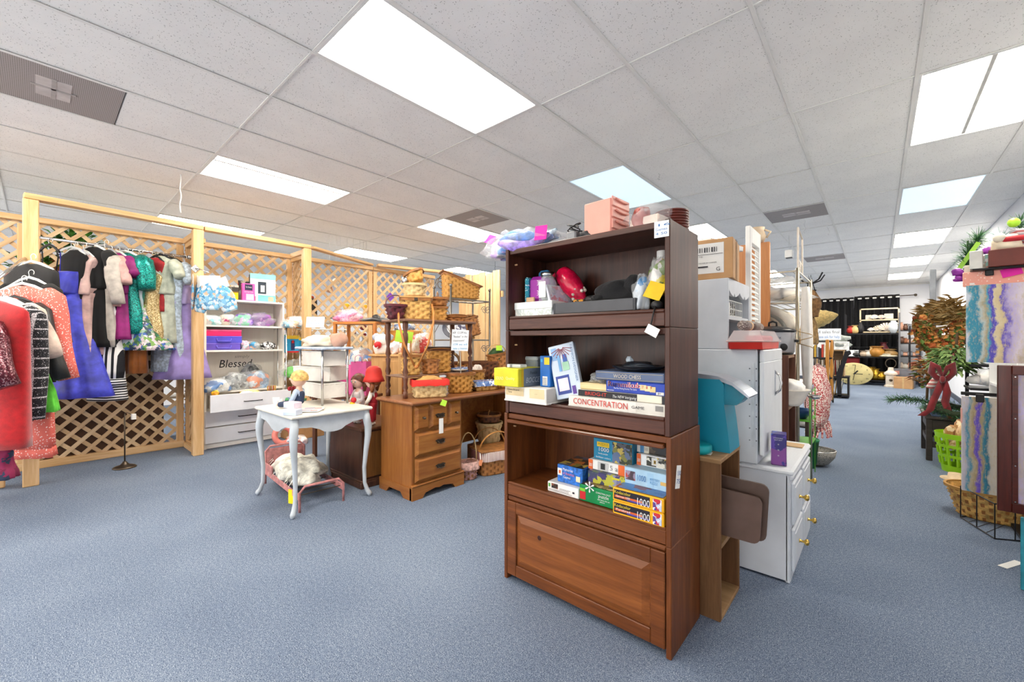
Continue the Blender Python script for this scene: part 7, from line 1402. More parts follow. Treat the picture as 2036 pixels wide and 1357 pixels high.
mk(bx((0, 0, .07), (.18, .1, .14), .01), 'carved_box', mat('#b9b4aa', .6), loc=(fx2(1767), 14.66, z2 + .367), label='grey carved box at the right of the upper case shelf', cat='box'); mk(bx((0, 0, .06), (.13, .1, .12), .01), 'carved_box', mat('#c9c2b4', .6), loc=(fx2(1727), 14.66, z2 + .367), label='beige carved box at the left of the upper case shelf', cat='box')
for i, (px, r) in enumerate(((1732, .08), (1742, .06))): shell(('low white clam shell at the left of the case', 'second low clam shell in the case')[i], px, z2 + .047, r, '#efe6dc')
o = T('coral_vase', 'pale blue white shell vase at the right end of black shelf', 'vase', (fx2(1776), 14.58, z2)); mk(B().lathe([(.05, 0), (.1, .12), (.08, .24), (.05, .3), (.06, .32)], 18), 'body', mat('#cfd6da', .4), o, True); mk(B().tube([(.05, 0, .28), (.12, 0, .22), (.09, 0, .1)], .012, 8), 'handle', mat('#cfd6da', .4), o, True)
for i, (px, c_, r, h, lb) in enumerate(((1691, '#b5281e', .09, .2, 'red lidded canister at the left of the black shelf'), (1692, '#d83a22', .08, .16, 'orange red pot behind the red canister'), (1700, '#d8b87a', .1, .22, 'honey glass jar with dark lid on the black shelf'), (1711, '#1f1d20', .08, .3, 'black figurine group on the black shelf'))): vase('canister', lb, px, z2, r, h, c_, Y=14.62 + (.16 if i == 1 else 0), cat='canister')
z1 = BZS[1] + .016
for i, (px, c_, r, h, lb) in enumerate(((1703, '#2a2a2c', .1, .14, 'black and silver teapot on the middle far shelf'), (1717, '#b9a48c', .1, .15, 'tan ceramic bowl on the middle far shelf'), (1727, '#d8cfc4', .09, .17, 'white figurine on the middle far shelf'), (1733, '#c9a46a', .06, .27, 'tall wooden candlestick on the middle far shelf'), (1744, '#a8742a', .17, .27, 'amber wooden bowl on the middle far shelf'), (1757, '#5a1420', .11, .38, 'dark red tall vase on the middle far shelf'), (1770, '#8a6a3a', .16, .2, 'brown carved ornament on the middle far shelf'), (1765, '#cfc6b0', .2, .07, 'cream stacked plates on the middle far shelf'))):
    vase('shelf_ornament', lb, px, z1, r, h, c_, Y=14.62 + (.18 if i == 5 else 0) + (-.02 if i == 7 else 0))
o = sign('shop_sign', 'small white sign with red lettering on the middle far shelf', (fx2(1693, 14.57), 14.57, z1), 0, .3, .17, ('OPEN',), (RED,))
z0 = BZS[0] + .016
for i, (px, c_, r, h, lb) in enumerate(((1732, '#a8812a', .13, .34, 'gold praying figure on the lowest far shelf'), (1741, '#c9a23a', .12, .3, 'brass teapot on the lowest far shelf'), (1753, '#b89030', .14, .22, 'brass bowl on the lowest far shelf'))): vase('brass_ornament', lb, px, z0, r, h, c_, metal=.9, rough=.3)
mk(bx((0, 0, .14), (.34, .2, .28), .02), 'red_lantern_case', mat('#8a141c', .4), loc=(fx2(1693, 14.75), 14.75, z0 + .3), label='dark red case behind the wall clock', cat='case'); mk(bx((0, 0, .15), (.34, .22, .3), .01), 'dark_crate', mat('#1f1b1a', .7), loc=(fx2(1693, 14.75), 14.75, z0), label='black crate under the dark red case', cat='crate')
# oval wall clock leaning on the shelf
CLK = mat('#d8c88e', .5, var=.15, sc=3); pc = yp(1698, 767, 14.36)
o = T('wall_clock', 'large oval cream wall clock leaning against the black shelf', 'clock', (pc.x, 14.36, .008), (R(8), 0, 0))
bd = mk(B(Matrix.Translation((0, 0, .30)) @ Matrix.Rotation(R(90), 4, 'X')).lathe([(.34, 0), (.345, .02), (.33, .03), (.0, .031)], 48, sx=1.12, sy=.86), 'clock_face', CLK, o, True, auto=40)
NUM = ['XII', 'I', 'II', 'III', 'IIII', 'V', 'VI', 'VII', 'VIII', 'IX', 'X', 'XI']
for i, nm_ in enumerate(NUM):
    a = R(90 - 30 * i); text(nm_, .055, INK, bd, (.31 * math.cos(a), -.0325, .30 + .235 * math.sin(a) - .02), (R(90), 0, 0), al='CENTER', name='numeral')
mk(bx((.0, -.038, .31 - .08), (.012, .003, .2), 0, (0, R(10), 0)), 'pendulum_hand', BLACK, o); mk(bx((.02, -.036, .41), (.008, .003, .26), 0, (0, R(8), 0)), 'minute_hand', BLACK, o); mk(bx((.08, -.036, .30), (.2, .003, .016)), 'hour_hand', BLACK, o); mk(bx((.05, -.036, .35), (.1, .003, .03), 0, (0, R(-50), 0)), 'ornate_hand', BLACK, o)
# ceramic lantern, carton
o = T('white_lantern', 'white ceramic candle lantern with ring handle on the floor', 'lantern', (fx2(1771, 14.3), 14.3, 0)); CW = mat('#ddd2c4', .4)
mk(B().lathe([(.13, 0), (.13, .04), (.1, .06), (.1, .3), (.13, .32), (.13, .36), (.06, .42), (.05, .5), (0, .5)], 20), 'body', CW, o, True, auto=40); mk(B().tube([(.1 * math.cos(a * .35), 0, .6 + .12 * math.sin(a * .35)) for a in range(18)], .01, 6, True), 'ring_handle', BRONZE, o, True); mk(B().ball((0, -.1, .18), .035, 10, 8, 1, .3, 1), 'window_hole', BRONZE, o, True)
pbox('small_carton', 'small tan cardboard carton on the floor by the far shelf', 'carton', (fx2(1797, 14.1), 14.1, 0), R(-8), (.34, .24, .28), KR, [('F', .45, .55, 0, 1, mat('#c9a878', .6))]); pbox('grey_bin', 'grey fabric bin behind the small carton', 'bin', (fx2(1797, 14.5), 14.55, 0), 0, (.42, .3, .46), mat('#6f7078', .8), [('F', .1, .3, .7, .9, mat('#c98a80', .6))])
# black wire shelf at the corner
o = T('corner_shelf', 'black open corner shelf with ornaments on the far right', 'shelf', (fx2(1788, 14.9), 14.9, 0)); w_ = fx2(1829, 14.9) - fx2(1788, 14.9)
for xx in (0, w_ * .52, w_): mk(bx((xx, 0, .78), (.03, .03, 1.56)), 'post', BM, o); mk(bx((xx, .28, .78), (.03, .03, 1.56)), 'post', BM, o)
CZS = (.42, .76, 1.1, 1.44)
for zz in CZS: mk(bx((w_ / 2, .14, zz), (w_ + .03, .3, .02)), 'shelf', BM, o)
q = random.Random(21); cl = ['#c9b8a8', '#a86a4a', '#8a8f98', '#d8d2ca', '#6a4a3a', '#b9c2cc', '#d8a48a', '#4a4440']; cn = ['cream', 'copper brown', 'steel grey', 'white', 'dark brown', 'pale blue', 'peach', 'charcoal']
for zi, zz in enumerate(CZS):
    for k in range(5):
        c_ = (k * 3 + zi * 2 + k * zi) % 8; px = 1792 + k * 8.5; vase('corner_ornament', '%s ornament %s from left on the %s corner shelf' % (cn[c_], ('first', 'second', 'third', 'fourth', 'fifth')[k], ('lowest', 'second', 'third', 'top')[zi]), px, zz + .011, .05 + q.uniform(0, .03), .1 + q.uniform(0, .12), cl[c_], Y=15.0)
# record chair, crate, laundry basket, sign
o = T('magazine_crate', 'wooden crate full of records below the white laundry basket', 'crate', (yp(1652, 678, 11).x, 11, .45)); wdt = .44
CRD2 = wood('#9a7a54', '#bfa078', 'X', 5, .6)
for xx in (-wdt / 2, wdt / 2): mk(bx((xx, 0, .27), (.02, .34, .54)), 'side', CRD2, o)
for zz in (.01, .53): mk(bx((0, 0, zz), (wdt, .34, .02)), 'board', CRD2, o)
mk(bx((0, .165, .27), (wdt, .01, .54)), 'back', wood('#6a5238', '#8a6e4c', 'X'), o)
q = random.Random(4)
for i in range(16): mk(bx((0, 0, .15), (.009, .26, .3)), 'record_album', mat(('#e9e2d4', '#d8cbb6', '#c9b8a4', '#efe9de', '#a8927a', '#8a2f2a')[i % 6], .6), loc=(o.location.x - .2 + i * .026, 11.0, .471), rz=(0, R(q.uniform(-3, 5)), 0), label='album %s from the left in the record crate' % ('first', 'second', 'third', 'fourth', 'fifth', 'sixth', 'seventh', 'eighth', 'ninth', 'tenth', 'eleventh', 'twelfth', 'thirteenth', 'fourteenth', 'fifteenth', 'last')[i], cat='record', group='albums in the crate')
cx_ = o.location.x
o = T('magazine_bench', 'black bench with curved arm holding more records', 'bench', (cx_, 11, 0)); mk(bx((0, 0, .43), (.62, .42, .035), .004), 'seat', BM, o); mk(bx((0, 0, .05), (.6, .4, .03)), 'lower_shelf', BM, o); mk(B().plate([(.0, 0), (.07, 0), (.06, .35), (.1, .6), (.17, .86), (.22, .92), (.2, .98), (.12, .96), (.05, .7), (-.02, .5)], 'Y', -.2, -.17), 'curved_arm', BM, o, loc=(.12, 0, 0)); mk(bx((-.29, 0, .22), (.03, .4, .4)), 'end_panel', BM, o); mk(bx((.29, 0, .22), (.03, .3, .4)), 'end_panel', BM, o)
for i in range(9): mk(bx((0, 0, .15), (.01, .28, .3)), 'record_album', mat(('#e9e2d4', '#b89a6a', '#c9b8a4', '#efe9de', '#7a5a3a')[i % 5], .6), loc=(cx_ - .2 + i * .045, 10.98, .067), rz=(0, R(q.uniform(-2, 9)), 0), label='album %s from the left on the bench lower shelf' % ('first', 'second', 'third', 'fourth', 'fifth', 'sixth', 'seventh', 'eighth', 'last')[i], cat='record', group='albums under the bench')
o = T('laundry_basket', 'white plastic basket with grey cloth on the record crate', 'basket', (cx_, 11, .993)); mk(weavebox(B(), .58, .36, .15, 0, .05, .05, .006), 'basket_wall', WHITE, o); mk(B().tube([(-.29, -.18, .15), (.29, -.18, .15), (.29, .18, .15), (-.29, .18, .15)], .014, 6, True), 'rim', WHITE, o); mk(B().lump((0, 0, .06), (.26, .16, .18), .3, 33), 'cloth', mat('#9aa09c', .9, var=.25, sc=12), o, True)
o = T('book_tower', 'dark revolving book tower under the shop sign', 'shelf', (yp(1628, 678, 9.6).x, 9.6, 0)); 
for zz in (.1, .5, .86, 1.16): mk(bx((0, 0, zz), (.42, .34, .025)), 'shelf', BM, o)
for xx in (-.2, .2): mk(bx((xx, .15, .6), (.025, .025, 1.15)), 'post', BM, o); mk(B().lathe([(.02, .1), (.03, .3), (.018, .5), (.03, .7), (.018, .86), (.03, 1.0), (.02, 1.2)], 10, (xx, -.15, 0)), 'turned_post', wood('#9a6426', '#c08838', 'Z'), o, True)
q = random.Random(8)
for lv, zz in enumerate((.513, .873)):
    for i in range(9): hh = q.uniform(.16, .25); mk(bx((0, 0, hh / 2), (.03, .2, hh), .002), 'paperback', mat(q.choice(['#b9402e', '#3a5f94', '#e2d8c4', '#6a4a2c', '#2a2c34', '#c9a23a', '#8a8f96']), .6), loc=(o.location.x - .15 + i * .036, 9.55, zz), label='book %s from the left on the %s level of the book tower' % (('first', 'second', 'third', 'fourth', 'fifth', 'sixth', 'seventh', 'eighth', 'last')[i], ('lower', 'upper')[lv]), cat='book', group='books on the tower')
sign('shop_sign', 'white notice with rounded top above the far book tower', (yp(1645, 690, 9.3).x, 9.3, 1.19), R(20), .4, .2, ('All sales final', 'please ask for help'), (SGD, SGB)); mk(bx((0, 0, .6), (.05, .05, 1.19), .01), 'sign_post', wood('#9a6426', '#c08838', 'Z'), loc=(yp(1645, 690, 9.3).x, 9.3, 0), label='turned wooden post under the white notice', cat='post')
# cornucopia and hanging crafts at mid distance
pcn = yp(1634, 632, 7.3); o = T('cornucopia', 'straw cornucopia with pink ribbon hanging from the rack', 'cornucopia', pcn, (0, R(80), R(-20))); o.scale = (.72,) * 3
mk(B().lathe([(.17, -.16), (.185, -.1), (.165, -.06), (.17, -.01), (.14, .04), (.135, .09), (.1, .14), (.08, .19), (.05, .23), (.02, .27), (0, .28)], 24), 'straw_cone', mat('#d9bd7c', .7, var=.15, sc=30, bump=.8, bsc=50), o, True); mk(B().lathe([(.165, -.162), (.0, -.18)], 24), 'printed_cover', spots(['#8fb0d8', '#e6d8e0', '#d88ab0', '#5a86c0'], 14, .6), o, True); mk(B().tube([(.15, 0, -.14), (.24, .02, -.14), (.36, .0, -.18), (.5, .03, -.2)], .02, 6, flat=.3), 'ribbon', mat('#e88ab8', .6), o, True)
for i, (px, py, Y, r, c_, lb) in enumerate(((1612, 607, 6.88, .16, '#8a6642', 'brown furry hat hanging near the cornucopia'), (1608, 660, 6.9, .17, '#a8875a', 'tan straw bag hanging below the furry hat'))):
    p = yp(px, py, Y); o = T('hanging_bag', lb, 'bag', p); mk(B().lump((0, 0, -r), (r * .7, r * .5, r * 1.5), .15, 200 + i), 'body', mat(c_, .9, var=.3, sc=24, bump=1, bsc=60), o, True); mk(B().tube([(-.06, 0, r * .8), (0, 0, 2.06 - p.z), (.06, 0, r * .8)], .008, 6), 'strap', BLACK, o, True)
o = T('coat_rack', 'dark pole rack carrying the hanging bags and cornucopia', 'rack', (yp(1612, 678, 7.0).x, 7.0, 0)); mk(B().tube([(0, 0, 0), (0, 0, 2.0)], .02, 10), 'pole', BM, o, True); mk(B().lathe([(.22, 0), (.2, .03), (.03, .06)], 20), 'foot', BM, o, True)
for a in range(4): mk(B().tube([(0, 0, 1.95), (.14 * math.cos(R(45 + 90 * a)), .14 * math.sin(R(45 + 90 * a)), 2.0), (.2 * math.cos(R(45 + 90 * a)), .2 * math.sin(R(45 + 90 * a)), 2.08)], .01, 6), 'arm', BM, o, True)
o = T('hanging_speaker', 'small white box hanging under the ceiling above the rack', 'speaker', at(1569, 6.2, 505)); mk(bx((0, 0, 0), (.1, .1, .11), .008), 'box', WHITE, o); mk(B().tube([(0, 0, .035), (0, 0, HCEIL - o.location.z)], .003, 5), 'wire', WHITE, o); mk(bx((0, 0, -.058), (.08, .08, .006)), 'base', BLACK, o)
# ================================================================ right wall: bench, wreaths, cube shelf
BKW = wood('#2a2422', '#3f3633', 'X', 5, .5); o = T('dark_bench', 'black brown wooden bench carrying pine wreaths', 'bench', (.64, 6.08, 0)); bw, bd, bh = .58, .66, .43
mk(bx((0, 0, bh - .012), (bw, bd, .024), .004), 'seat', BKW, o)
for sx in (-1, 1):
    for sy in (-1, 1): mk(bx((sx * (bw / 2 - .03), sy * (bd / 2 - .03), (bh - .024) / 2), (.045, .045, bh - .024), .003), 'leg', BKW, o)
for sy in (-1, 1): mk(bx((0, sy * (bd / 2 - .03), .35), (bw - .1, .022, .1)), 'apron', BKW, o); mk(bx((0, sy * (bd / 2 - .03), .16), (bw - .1, .022, .05)), 'stretcher', BKW, o)
for sx in (-1, 1): mk(bx((sx * (bw / 2 - .03), 0, .35), (.022, bd - .1, .1)), 'apron', BKW, o); mk(bx((sx * (bw / 2 - .03), 0, .18), (.022, bd - .1, .05)), 'stretcher', BKW, o)
mk(bx((0, 0, .006), (.4, .5, .012), .003), 'blue_cloth', mat('#5a6f96', .85), loc=(.60, 6.05, bh + .001), label='folded blue cloth under the pine wreaths on the bench', cat='cloth')
PINEG = [mat('#24503a', .6), mat('#35683c', .6), mat('#4a7a42', .6)]; PINEL = [mat('#7a9a58', .6), mat('#94b06a', .6), mat('#5f8244', .6)]
def needles(b, path, n, L, w, seed, mats):
    q = random.Random(seed); m = len(path) - 1
    for i in range(n):
        f_ = q.uniform(0, m - .001); k = int(f_); p = Vector(path[k]).lerp(Vector(path[k + 1]), f_ - k); t_ = (Vector(path[k + 1]) - Vector(path[k])).normalized()
        d = (Vector((q.gauss(0, 1), q.gauss(0, 1), q.gauss(0, 1))).normalized() + t_ * .6).normalized(); s_ = d.orthogonal().normalized(); b.mi = q.randrange(mats); l = L * q.uniform(.6, 1.2)
        b.add([p - s_ * w, p + s_ * w, p + d * l + s_ * w * .3, p + d * l - s_ * w * .3], [(0, 1, 2, 3)])
    b.mi = 0; return b
o = T('pine_wreath', 'dark green pine wreath lying on the bench with white berries', 'wreath', (.60, 5.98, bh + .014)); ring = [(.22 * math.cos(a * .2618), .26 * math.sin(a * .2618), .05 + .02 * math.sin(a)) for a in range(25)]
mk(B().tube(ring, .03, 8, True), 'core', mat('#2c3a24', .8), o, True); mk(needles(B(), ring, 1500, .085, .003, 1, 3), 'needles', PINEG, o, kind='stuff')
b = B(); q = random.Random(2)
for i in range(9): p = ring[q.randrange(24)]; mk(B().ball((p[0], p[1] - .02, p[2] + .04), .018, 8, 6), 'white_berry', WHITE, o, True)
o = T('pine_branch', 'pine branch sticking out left of the bench', 'branch', (.40, 6.18, bh + .06)); pth = [(.1, 0, 0), (-.05, -.02, .05), (-.18, -.03, .06), (-.3, -.04, .04)]; mk(B().tube(pth, .006, 6), 'stem', mat('#5a4630', .8), o); mk(needles(B(), pth, 420, .07, .003, 3, 3), 'needles', PINEG, o, kind='stuff')
# big red bow
RB_ = mat('#7a0f1a', .7, var=.2, sheen=.5); o = T('red_bow', 'large dark red ribbon bow hanging above the bench', 'bow', (.47, 5.76, .60)); o.scale = (.62, .62, 1.05)
def ribbon(pts, wd, name):
    b = B(); vs = []
    for i, p in enumerate(pts):
        p = Vector(p); vs += [p + Vector((wd / 2, .03 * math.sin(i), 0)), p - Vector((wd / 2, -.03 * math.sin(i), 0))]
    b.add(vs, [(2 * i, 2 * i + 1, 2 * i + 3, 2 * i + 2) for i in range(len(pts) - 1)]); ob = mk(b, name, RB_, o, True); md = ob.modifiers.new('t', 'SOLIDIFY'); md.thickness = .004
ribbon([(0, 0, .18), (-.05, -.03, .08), (-.1, 0, -.02), (-.14, -.02, -.1), (-.24, 0, -.16)], .09, 'tail'); ribbon([(.01, 0, .18), (.05, -.03, .08), (.03, 0, -.02), (.06, -.03, -.1), (.1, -.01, -.16)], .09, 'tail')
for s_ in (-.8, .8): mk(B().tube([(0, 0, .19), (s_ * .06, -.05, .3), (s_ * .13, -.03, .32), (s_ * .15, .02, .25), (s_ * .08, .04, .2), (0, .01, .19)], [.02, .045, .05, .05, .04, .02], 8, flat=.35), 'loop', RB_, o, True)
mk(B().ball((0, -.02, .19), .035, 10, 8), 'knot', RB_, o, True)
# autumn wreath on grey stand
o = T('display_post', 'grey square display post carrying the autumn wreath', 'post', (.46, 6.55, 0)); mk(bx((0, 0, .98), (.05, .05, 1.96), .004), 'post', mat('#8e9298', .4, .5), o); mk(bx((0, 0, .015), (.12, .12, .03), .004), 'foot', BM, o); mk(bx((.2, 0, 1.15), (.44, .03, .04), .003), 'crossbar', BM, o)
AUT = [mat('#b8602e', .7), mat('#cf8f4a', .7), mat('#80602e', .7), mat('#5f7a34', .7), mat('#8a4426', .7), mat('#b89c6a', .7)]
ctr = (.50, 6.42, 1.31); ring = [(.18 * math.cos(a * .2618), .02 * math.sin(a * 1.3), .25 * math.sin(a * .2618)) for a in range(25)]
o = T('autumn_wreath', 'large autumn wreath of corn husks and orange leaves', 'wreath', ctr, R(20)); mk(B().tube(ring, .05, 8, True), 'core', mat('#6a5230', .9), o, True)
b = B(); q = random.Random(6)
for i in range(1150):
    a = q.uniform(0, 6.283); rk = q.uniform(.45, 1); p = Vector((.19 * rk * math.cos(a), -.04 + q.uniform(-.05, .03), .25 * rk * math.sin(a))) + Vector((q.gauss(0, .035), 0, q.gauss(0, .045))); husk = math.sin(a) > .45
    d = Vector((math.cos(a + q.uniform(-1.3, 1.3)), q.uniform(-.8, .1), math.sin(a + q.uniform(-1.3, 1.3)))).normalized()
    if husk: d = Vector((math.cos(a + 1.2) * q.choice((-1, 1)), q.uniform(-.5, 0), q.uniform(-.1, .5))).normalized()
    s_ = d.cross(Vector((q.uniform(-.3, .3), -1, q.uniform(-.3, .3)))).normalized(); l = q.uniform(.08, .15) if husk else q.uniform(.04, .08); ww = .011 if husk else .02
    b.mi = (q.choice((2, 5, 5, 2)) if husk else q.choice((0, 1, 3, 4, 2, 1, 3, 5))); m_ = p + d * l * .5 - Vector((0, .012, 0)); b.add([p, m_ + s_ * ww, p + d * l, m_ - s_ * ww], [(0, 1, 2), (0, 2, 3)])
mk(b, 'leaves_and_husks', AUT, o, kind='stuff')
for i in range(6): a = q.uniform(2.2, 5); mk(B().lump((.19 * math.cos(a), -.1, .25 * math.sin(a)), (.035, .025, .035), .3, 300 + i, 12, 8), 'orange_flower', AUT[i % 2], o, True)
b = leaves(B(), (0, 0, 0), (.13, .1, .17), 420, .12, .018, 71, -.2, 3)
o = T('greenery_swag', 'light green drooping leaf swag beside the autumn wreath', 'swag', (.57, 5.98, .95), group='greenery by the right wall'); mk(b, 'leaves', PINEL, o, kind='stuff'); mk(B().tube([(0, 0, -.1), (.02, 0, .3)], .01, 6), 'stem', mat('#5a4630', .8), o)
o = T('greenery_swag', 'orange and green leaf garland below the autumn wreath', 'swag', (.40, 6.35, .78), group='greenery by the right wall'); mk(leaves(B(), (0, 0, 0), (.09, .1, .22), 200, .09, .022, 72, .1, 6), 'leaves', AUT, o, kind='stuff'); mk(B().tube([(0, 0, -.25), (.02, 0, .3)], .012, 6), 'stem', mat('#5a4630', .8), o)
o = T('bead_garland', 'striped pink and cream bead garland hanging by the swag', 'garland', (.46, 6.05, .72)); mk(B().tube([(.12 - .02 * i, 0, .32 - .04 * i + .01 * math.sin(i)) for i in range(10)], .03, 8), 'garland', stripes(['#c9706a', '#efe6dc'], 'Z', 26), o, True)
# clutter bags and white things on racks between wreath and cube shelf
bagged('bagged_ornaments', 'clear bag of white ornaments right of the autumn wreath', (.78, 6.0, 1.22), 0, (.1, .1, .09), ['#e6e2dc', '#f2efe9', '#cfc8c0'], 311); bagged('purple_flowers', 'magenta flower bundle on the wire ledge', (.86, 5.9, 1.05), 0, (.07, .07, .08), ['#c43a8a', '#e28ab8', '#5a8a3a'], 312, 'flowers', bag=False, amp=.4, sc=30); bagged('teal_pot', 'teal pot with white ribbons beside the wreath', (.74, 5.86, .97), 0, (.09, .08, .09), ['#2f93b0', '#e6ecee', '#4aa8c0'], 313, 'pot', bag=False); bagged('ribbon_heap', 'heap of white loops and ribbons by the cube shelf', (.85, 5.82, .76), 0, (.16, .14, .13), ['#f0eeea', '#dfe2e6', '#f6f5f2'], 314, 'ribbons', bag=False, amp=.5)
o = T('wire_ledge_stand', 'black tiered wire stand behind the greenery', 'stand', (.82, 5.95, 0))
for zz in (.72, .94, 1.16): mk(bx((0, 0, zz), (.34, .4, .02)), 'tier', BM, o)
for xx in (-.15, .15): mk(bx((xx, .17, .6), (.025, .025, 1.2)), 'post', BM, o)
# white cube shelf
CW_ = mat('#eeefef', .45, var=.02); o = T('white_cube_shelf', 'white cube shelf with pin holes against the right wall', 'shelf', (.74, 4.55, 0)); w_, d_, h_ = 1.0, .40, 1.32
for yy in (.01, .33, .66, .99): mk(bx((d_ / 2, yy, h_ / 2), (d_, .02, h_)), 'divider', CW_, o)
for zz in (.05, .42, .8, h_ - .01): mk(bx((d_ / 2, w_ / 2, zz), (d_, w_, .02)), 'shelf', CW_, o)
mk(bx((d_ - .004, w_ / 2, h_ / 2), (.006, w_, h_)), 'back', CW_, o)
for i in range(8): mk(B(Matrix.Translation((.06, .0, .5 + i * .035)) @ Matrix.Rotation(R(90), 4, 'X')).lathe([(.003, 0), (.003, .001)], 8), 'pin_hole', INK, o)
for i, (yy, zz, c_) in enumerate(((.15, .431, ['#e6e8ea', '#f2f2f2', '#cfd3d6']), (.5, .431, ['#eceae6', '#d8d4ce', '#f4f2ee']), (.82, .811, ['#e9e9ec', '#cfd2d8', '#f6f6f6']), (.15, .811, ['#e2e4e8', '#f0f0f2', '#d2c8c0']))): bagged('bagged_ornaments', ('bag of white glitter ornaments low in the cube shelf', 'cream wrapped ornaments in the middle low cube', 'white wrapped ornaments in the far upper cube', 'silver white ornaments in the near upper cube')[i], (.95, 4.55 + yy, zz), 0, (.12, .11, .15), c_, 320 + i)
# lime green laundry basket with straw dolls
LG_ = mat('#9ad41c', .45, var=.04); pG = zp(1875, 918, 0); o = T('green_basket', 'lime green plastic basket with slots beside the bench', 'basket', (.56, 5.45, 0))
N = 28
for j, (z0_, z1_, full) in enumerate(((0, .06, 1), (.06, .13, 0), (.13, .155, 1), (.155, .22, 0), (.22, .245, 1), (.245, .30, 0), (.30, .345, 1))):
    rr = lambda z: .12 + .05 * z / .345
    if full: mk(B().lathe([(rr(z0_), z0_), (rr(z1_), z1_), (rr(z1_) - .006, z1_), (rr(z0_) - .006, z0_)], N, cap0=(j == 0), cap1=False), 'band', LG_, o, True, auto=50)
    else:
        for i in range(14): a = 2 * math.pi * i / 14; r0, r1 = rr(z0_) - .003, rr(z1_) - .003; mk(B().tube([(r0 * math.cos(a), r0 * math.sin(a), z0_), (r1 * math.cos(a), r1 * math.sin(a), z1_)], .011, 4), 'slot_rib', LG_, o)
bagged('straw_decorations', 'tan straw decorations filling the green basket', (.58, 5.45, .2), 0, (.1, .1, .18), ['#d8b07a', '#b8844a', '#e6cfa4', '#8a5a30'], 331, 'decoration', bag=False, sc=24, amp=.4)
o = T('straw_hat', 'small pale straw hat on the carpet below the green basket', 'hat', (.50, 5.12, 0)); mk(B().lathe([(.1, 0), (.1, .006), (.055, .012), (.05, .05), (0, .055)], 20), 'hat', mat('#e2c9a4', .8, bump=.6, bsc=80), o, True)
# ================================================================ canvas display at the right edge
def art(name, cols, seed, k=3.4, x0=.26):
    t = NT(name); v = t.co(); nz = t.noise(t.co((5, 5, 3), loc=(seed, 0, 0)), 2.2, 6, .62); sp = t.n('SeparateXYZ'); t.t.links.new(v, sp.inputs[0])
    x = t.math('ADD', t.math('MULTIPLY', t.math('ADD', sp.outputs['X'], x0), k), t.math('MULTIPLY', t.math('SUBTRACT', nz.outputs['Fac'], .5), .5))
    col = t.ramp(x, cols); sp2 = t.noise(t.co((60, 60, 18)), 2, 3, .7); col = t.mix(t.ramp(sp2.outputs['Fac'], [(.54, '#000000'), (.62, '#ffffff')]), col, t.mix(.5, col, '#cdbb90'))
    t.set(col=col, rough=.5); t.bump(sp2.outputs['Fac'], .2); return t.m
A1 = art('abstract_art', [(.0, '#c9d2dc'), (.06, '#2a8fa8'), (.17, '#1d7f9c'), (.22, '#b9c4c0'), (.28, '#a89a78'), (.32, '#3f9ab0'), (.36, '#4a3fae'), (.40, '#4c40b8'), (.43, '#d8c9a4'), (.50, '#cdb98c'), (.53, '#5a48b4'), (.6, '#b7a8cf'), (.75, '#d6cbd6'), (.85, '#a8926a'), (1, '#d9cdc8')], 1)
A2 = art('abstract_art_lower', [(.0, '#cfc9cf'), (.1, '#bdb9c2'), (.18, '#2f8aa6'), (.24, '#b8ab90'), (.32, '#a89468'), (.38, '#6a4fc0'), (.44, '#5a44ba'), (.5, '#b09c6c'), (.58, '#1f7f98'), (.66, '#2a6f88'), (.72, '#c9c2b4'), (.85, '#d8cfbe'), (1, '#cbbf9f')], 5, 6.2, .2)
A3 = art('abstract_art_lilac', [(.0, '#b9a8cc'), (.3, '#8f78c0'), (.5, '#c4b6d4'), (.7, '#a99a80'), (1, '#d2c8d8')], 9, 3, .1)
FY = 3.75
def canvas(label, x0, z0, w, h, Y, m, rz=0, d=.03):
    o = T('canvas_painting', label, 'painting', (x0 + w / 2, Y, z0), rz, group='abstract canvases on the display'); 
    mk(bx((0, 0, h / 2), (w, d, h), .003), 'stretched_canvas', mat('#e9e4dc', .7), o); mk(B().quad((-w / 2 + .001, -d / 2 - .001, .001), (w / 2 - .001, -d / 2 - .001, .001), (w / 2 - .001, -d / 2 - .001, h - .001), (-w / 2 + .001, -d / 2 - .001, h - .001)), 'painted_face', m, o); return o
cu = canvas('upper abstract canvas in teal, violet and gold at right edge', .408, 1.04, .52, .47, FY, A1, R(-9))
mk(bx((0, .016, .51), (.55, .03, .09), .003), 'peach_backing_board', dots('#eca695', '#f6d8cc', 60, .2), cu); mk(bx((-.02, .03, .57), (.5, .02, .06), .003), 'cream_board', mat('#e0d8c9', .7), cu)
mk(bx((-.08, -.004, .535), (.08, .002, .05), 0, (R(-10), R(-14), 0)), 'price_note', MAGENTA, cu); mk(bx((-.165, -.005, .54), (.035, .02, .035), .004), 'clip', BLACK, cu); mk(bx((-.235, -.0025, .48), (.02, .001, .012)), 'label_sticker', WHITE, cu)
cl_ = canvas('lower abstract canvas with violet and teal streaks at right edge', .39, .25, .40, .58, FY + .02, A2, R(-2))
mk(bx((-.125, -.02, .575), (.035, .014, .05), .004), 'clip', BLACK, cl_); mk(bx((-.2, -.0, .46), (.006, .034, .09)), 'peach_tag', mat('#eab0a0', .6), cl_)
o = T('display_rack', 'black metal rack with bars carrying the canvases', 'rack', (.40, 3.80, 0)); BKM = mat('#1e1e20', .4, .5)
mk(bx((.33, 0, 1.575), (.6, .02, .02), .002), 'top_bar', BKM, o); mk(bx((.3, 0, .845), (.62, .016, .02), .002), 'lower_bar', BKM, o); mk(bx((.34, .02, 1.6), (.62, .2, .012), .002), 'top_tray', BKM, o)
for xx in (.30, .60): mk(bx((xx, .03, .8), (.025, .025, 1.6), .002), 'upright', BKM, o)
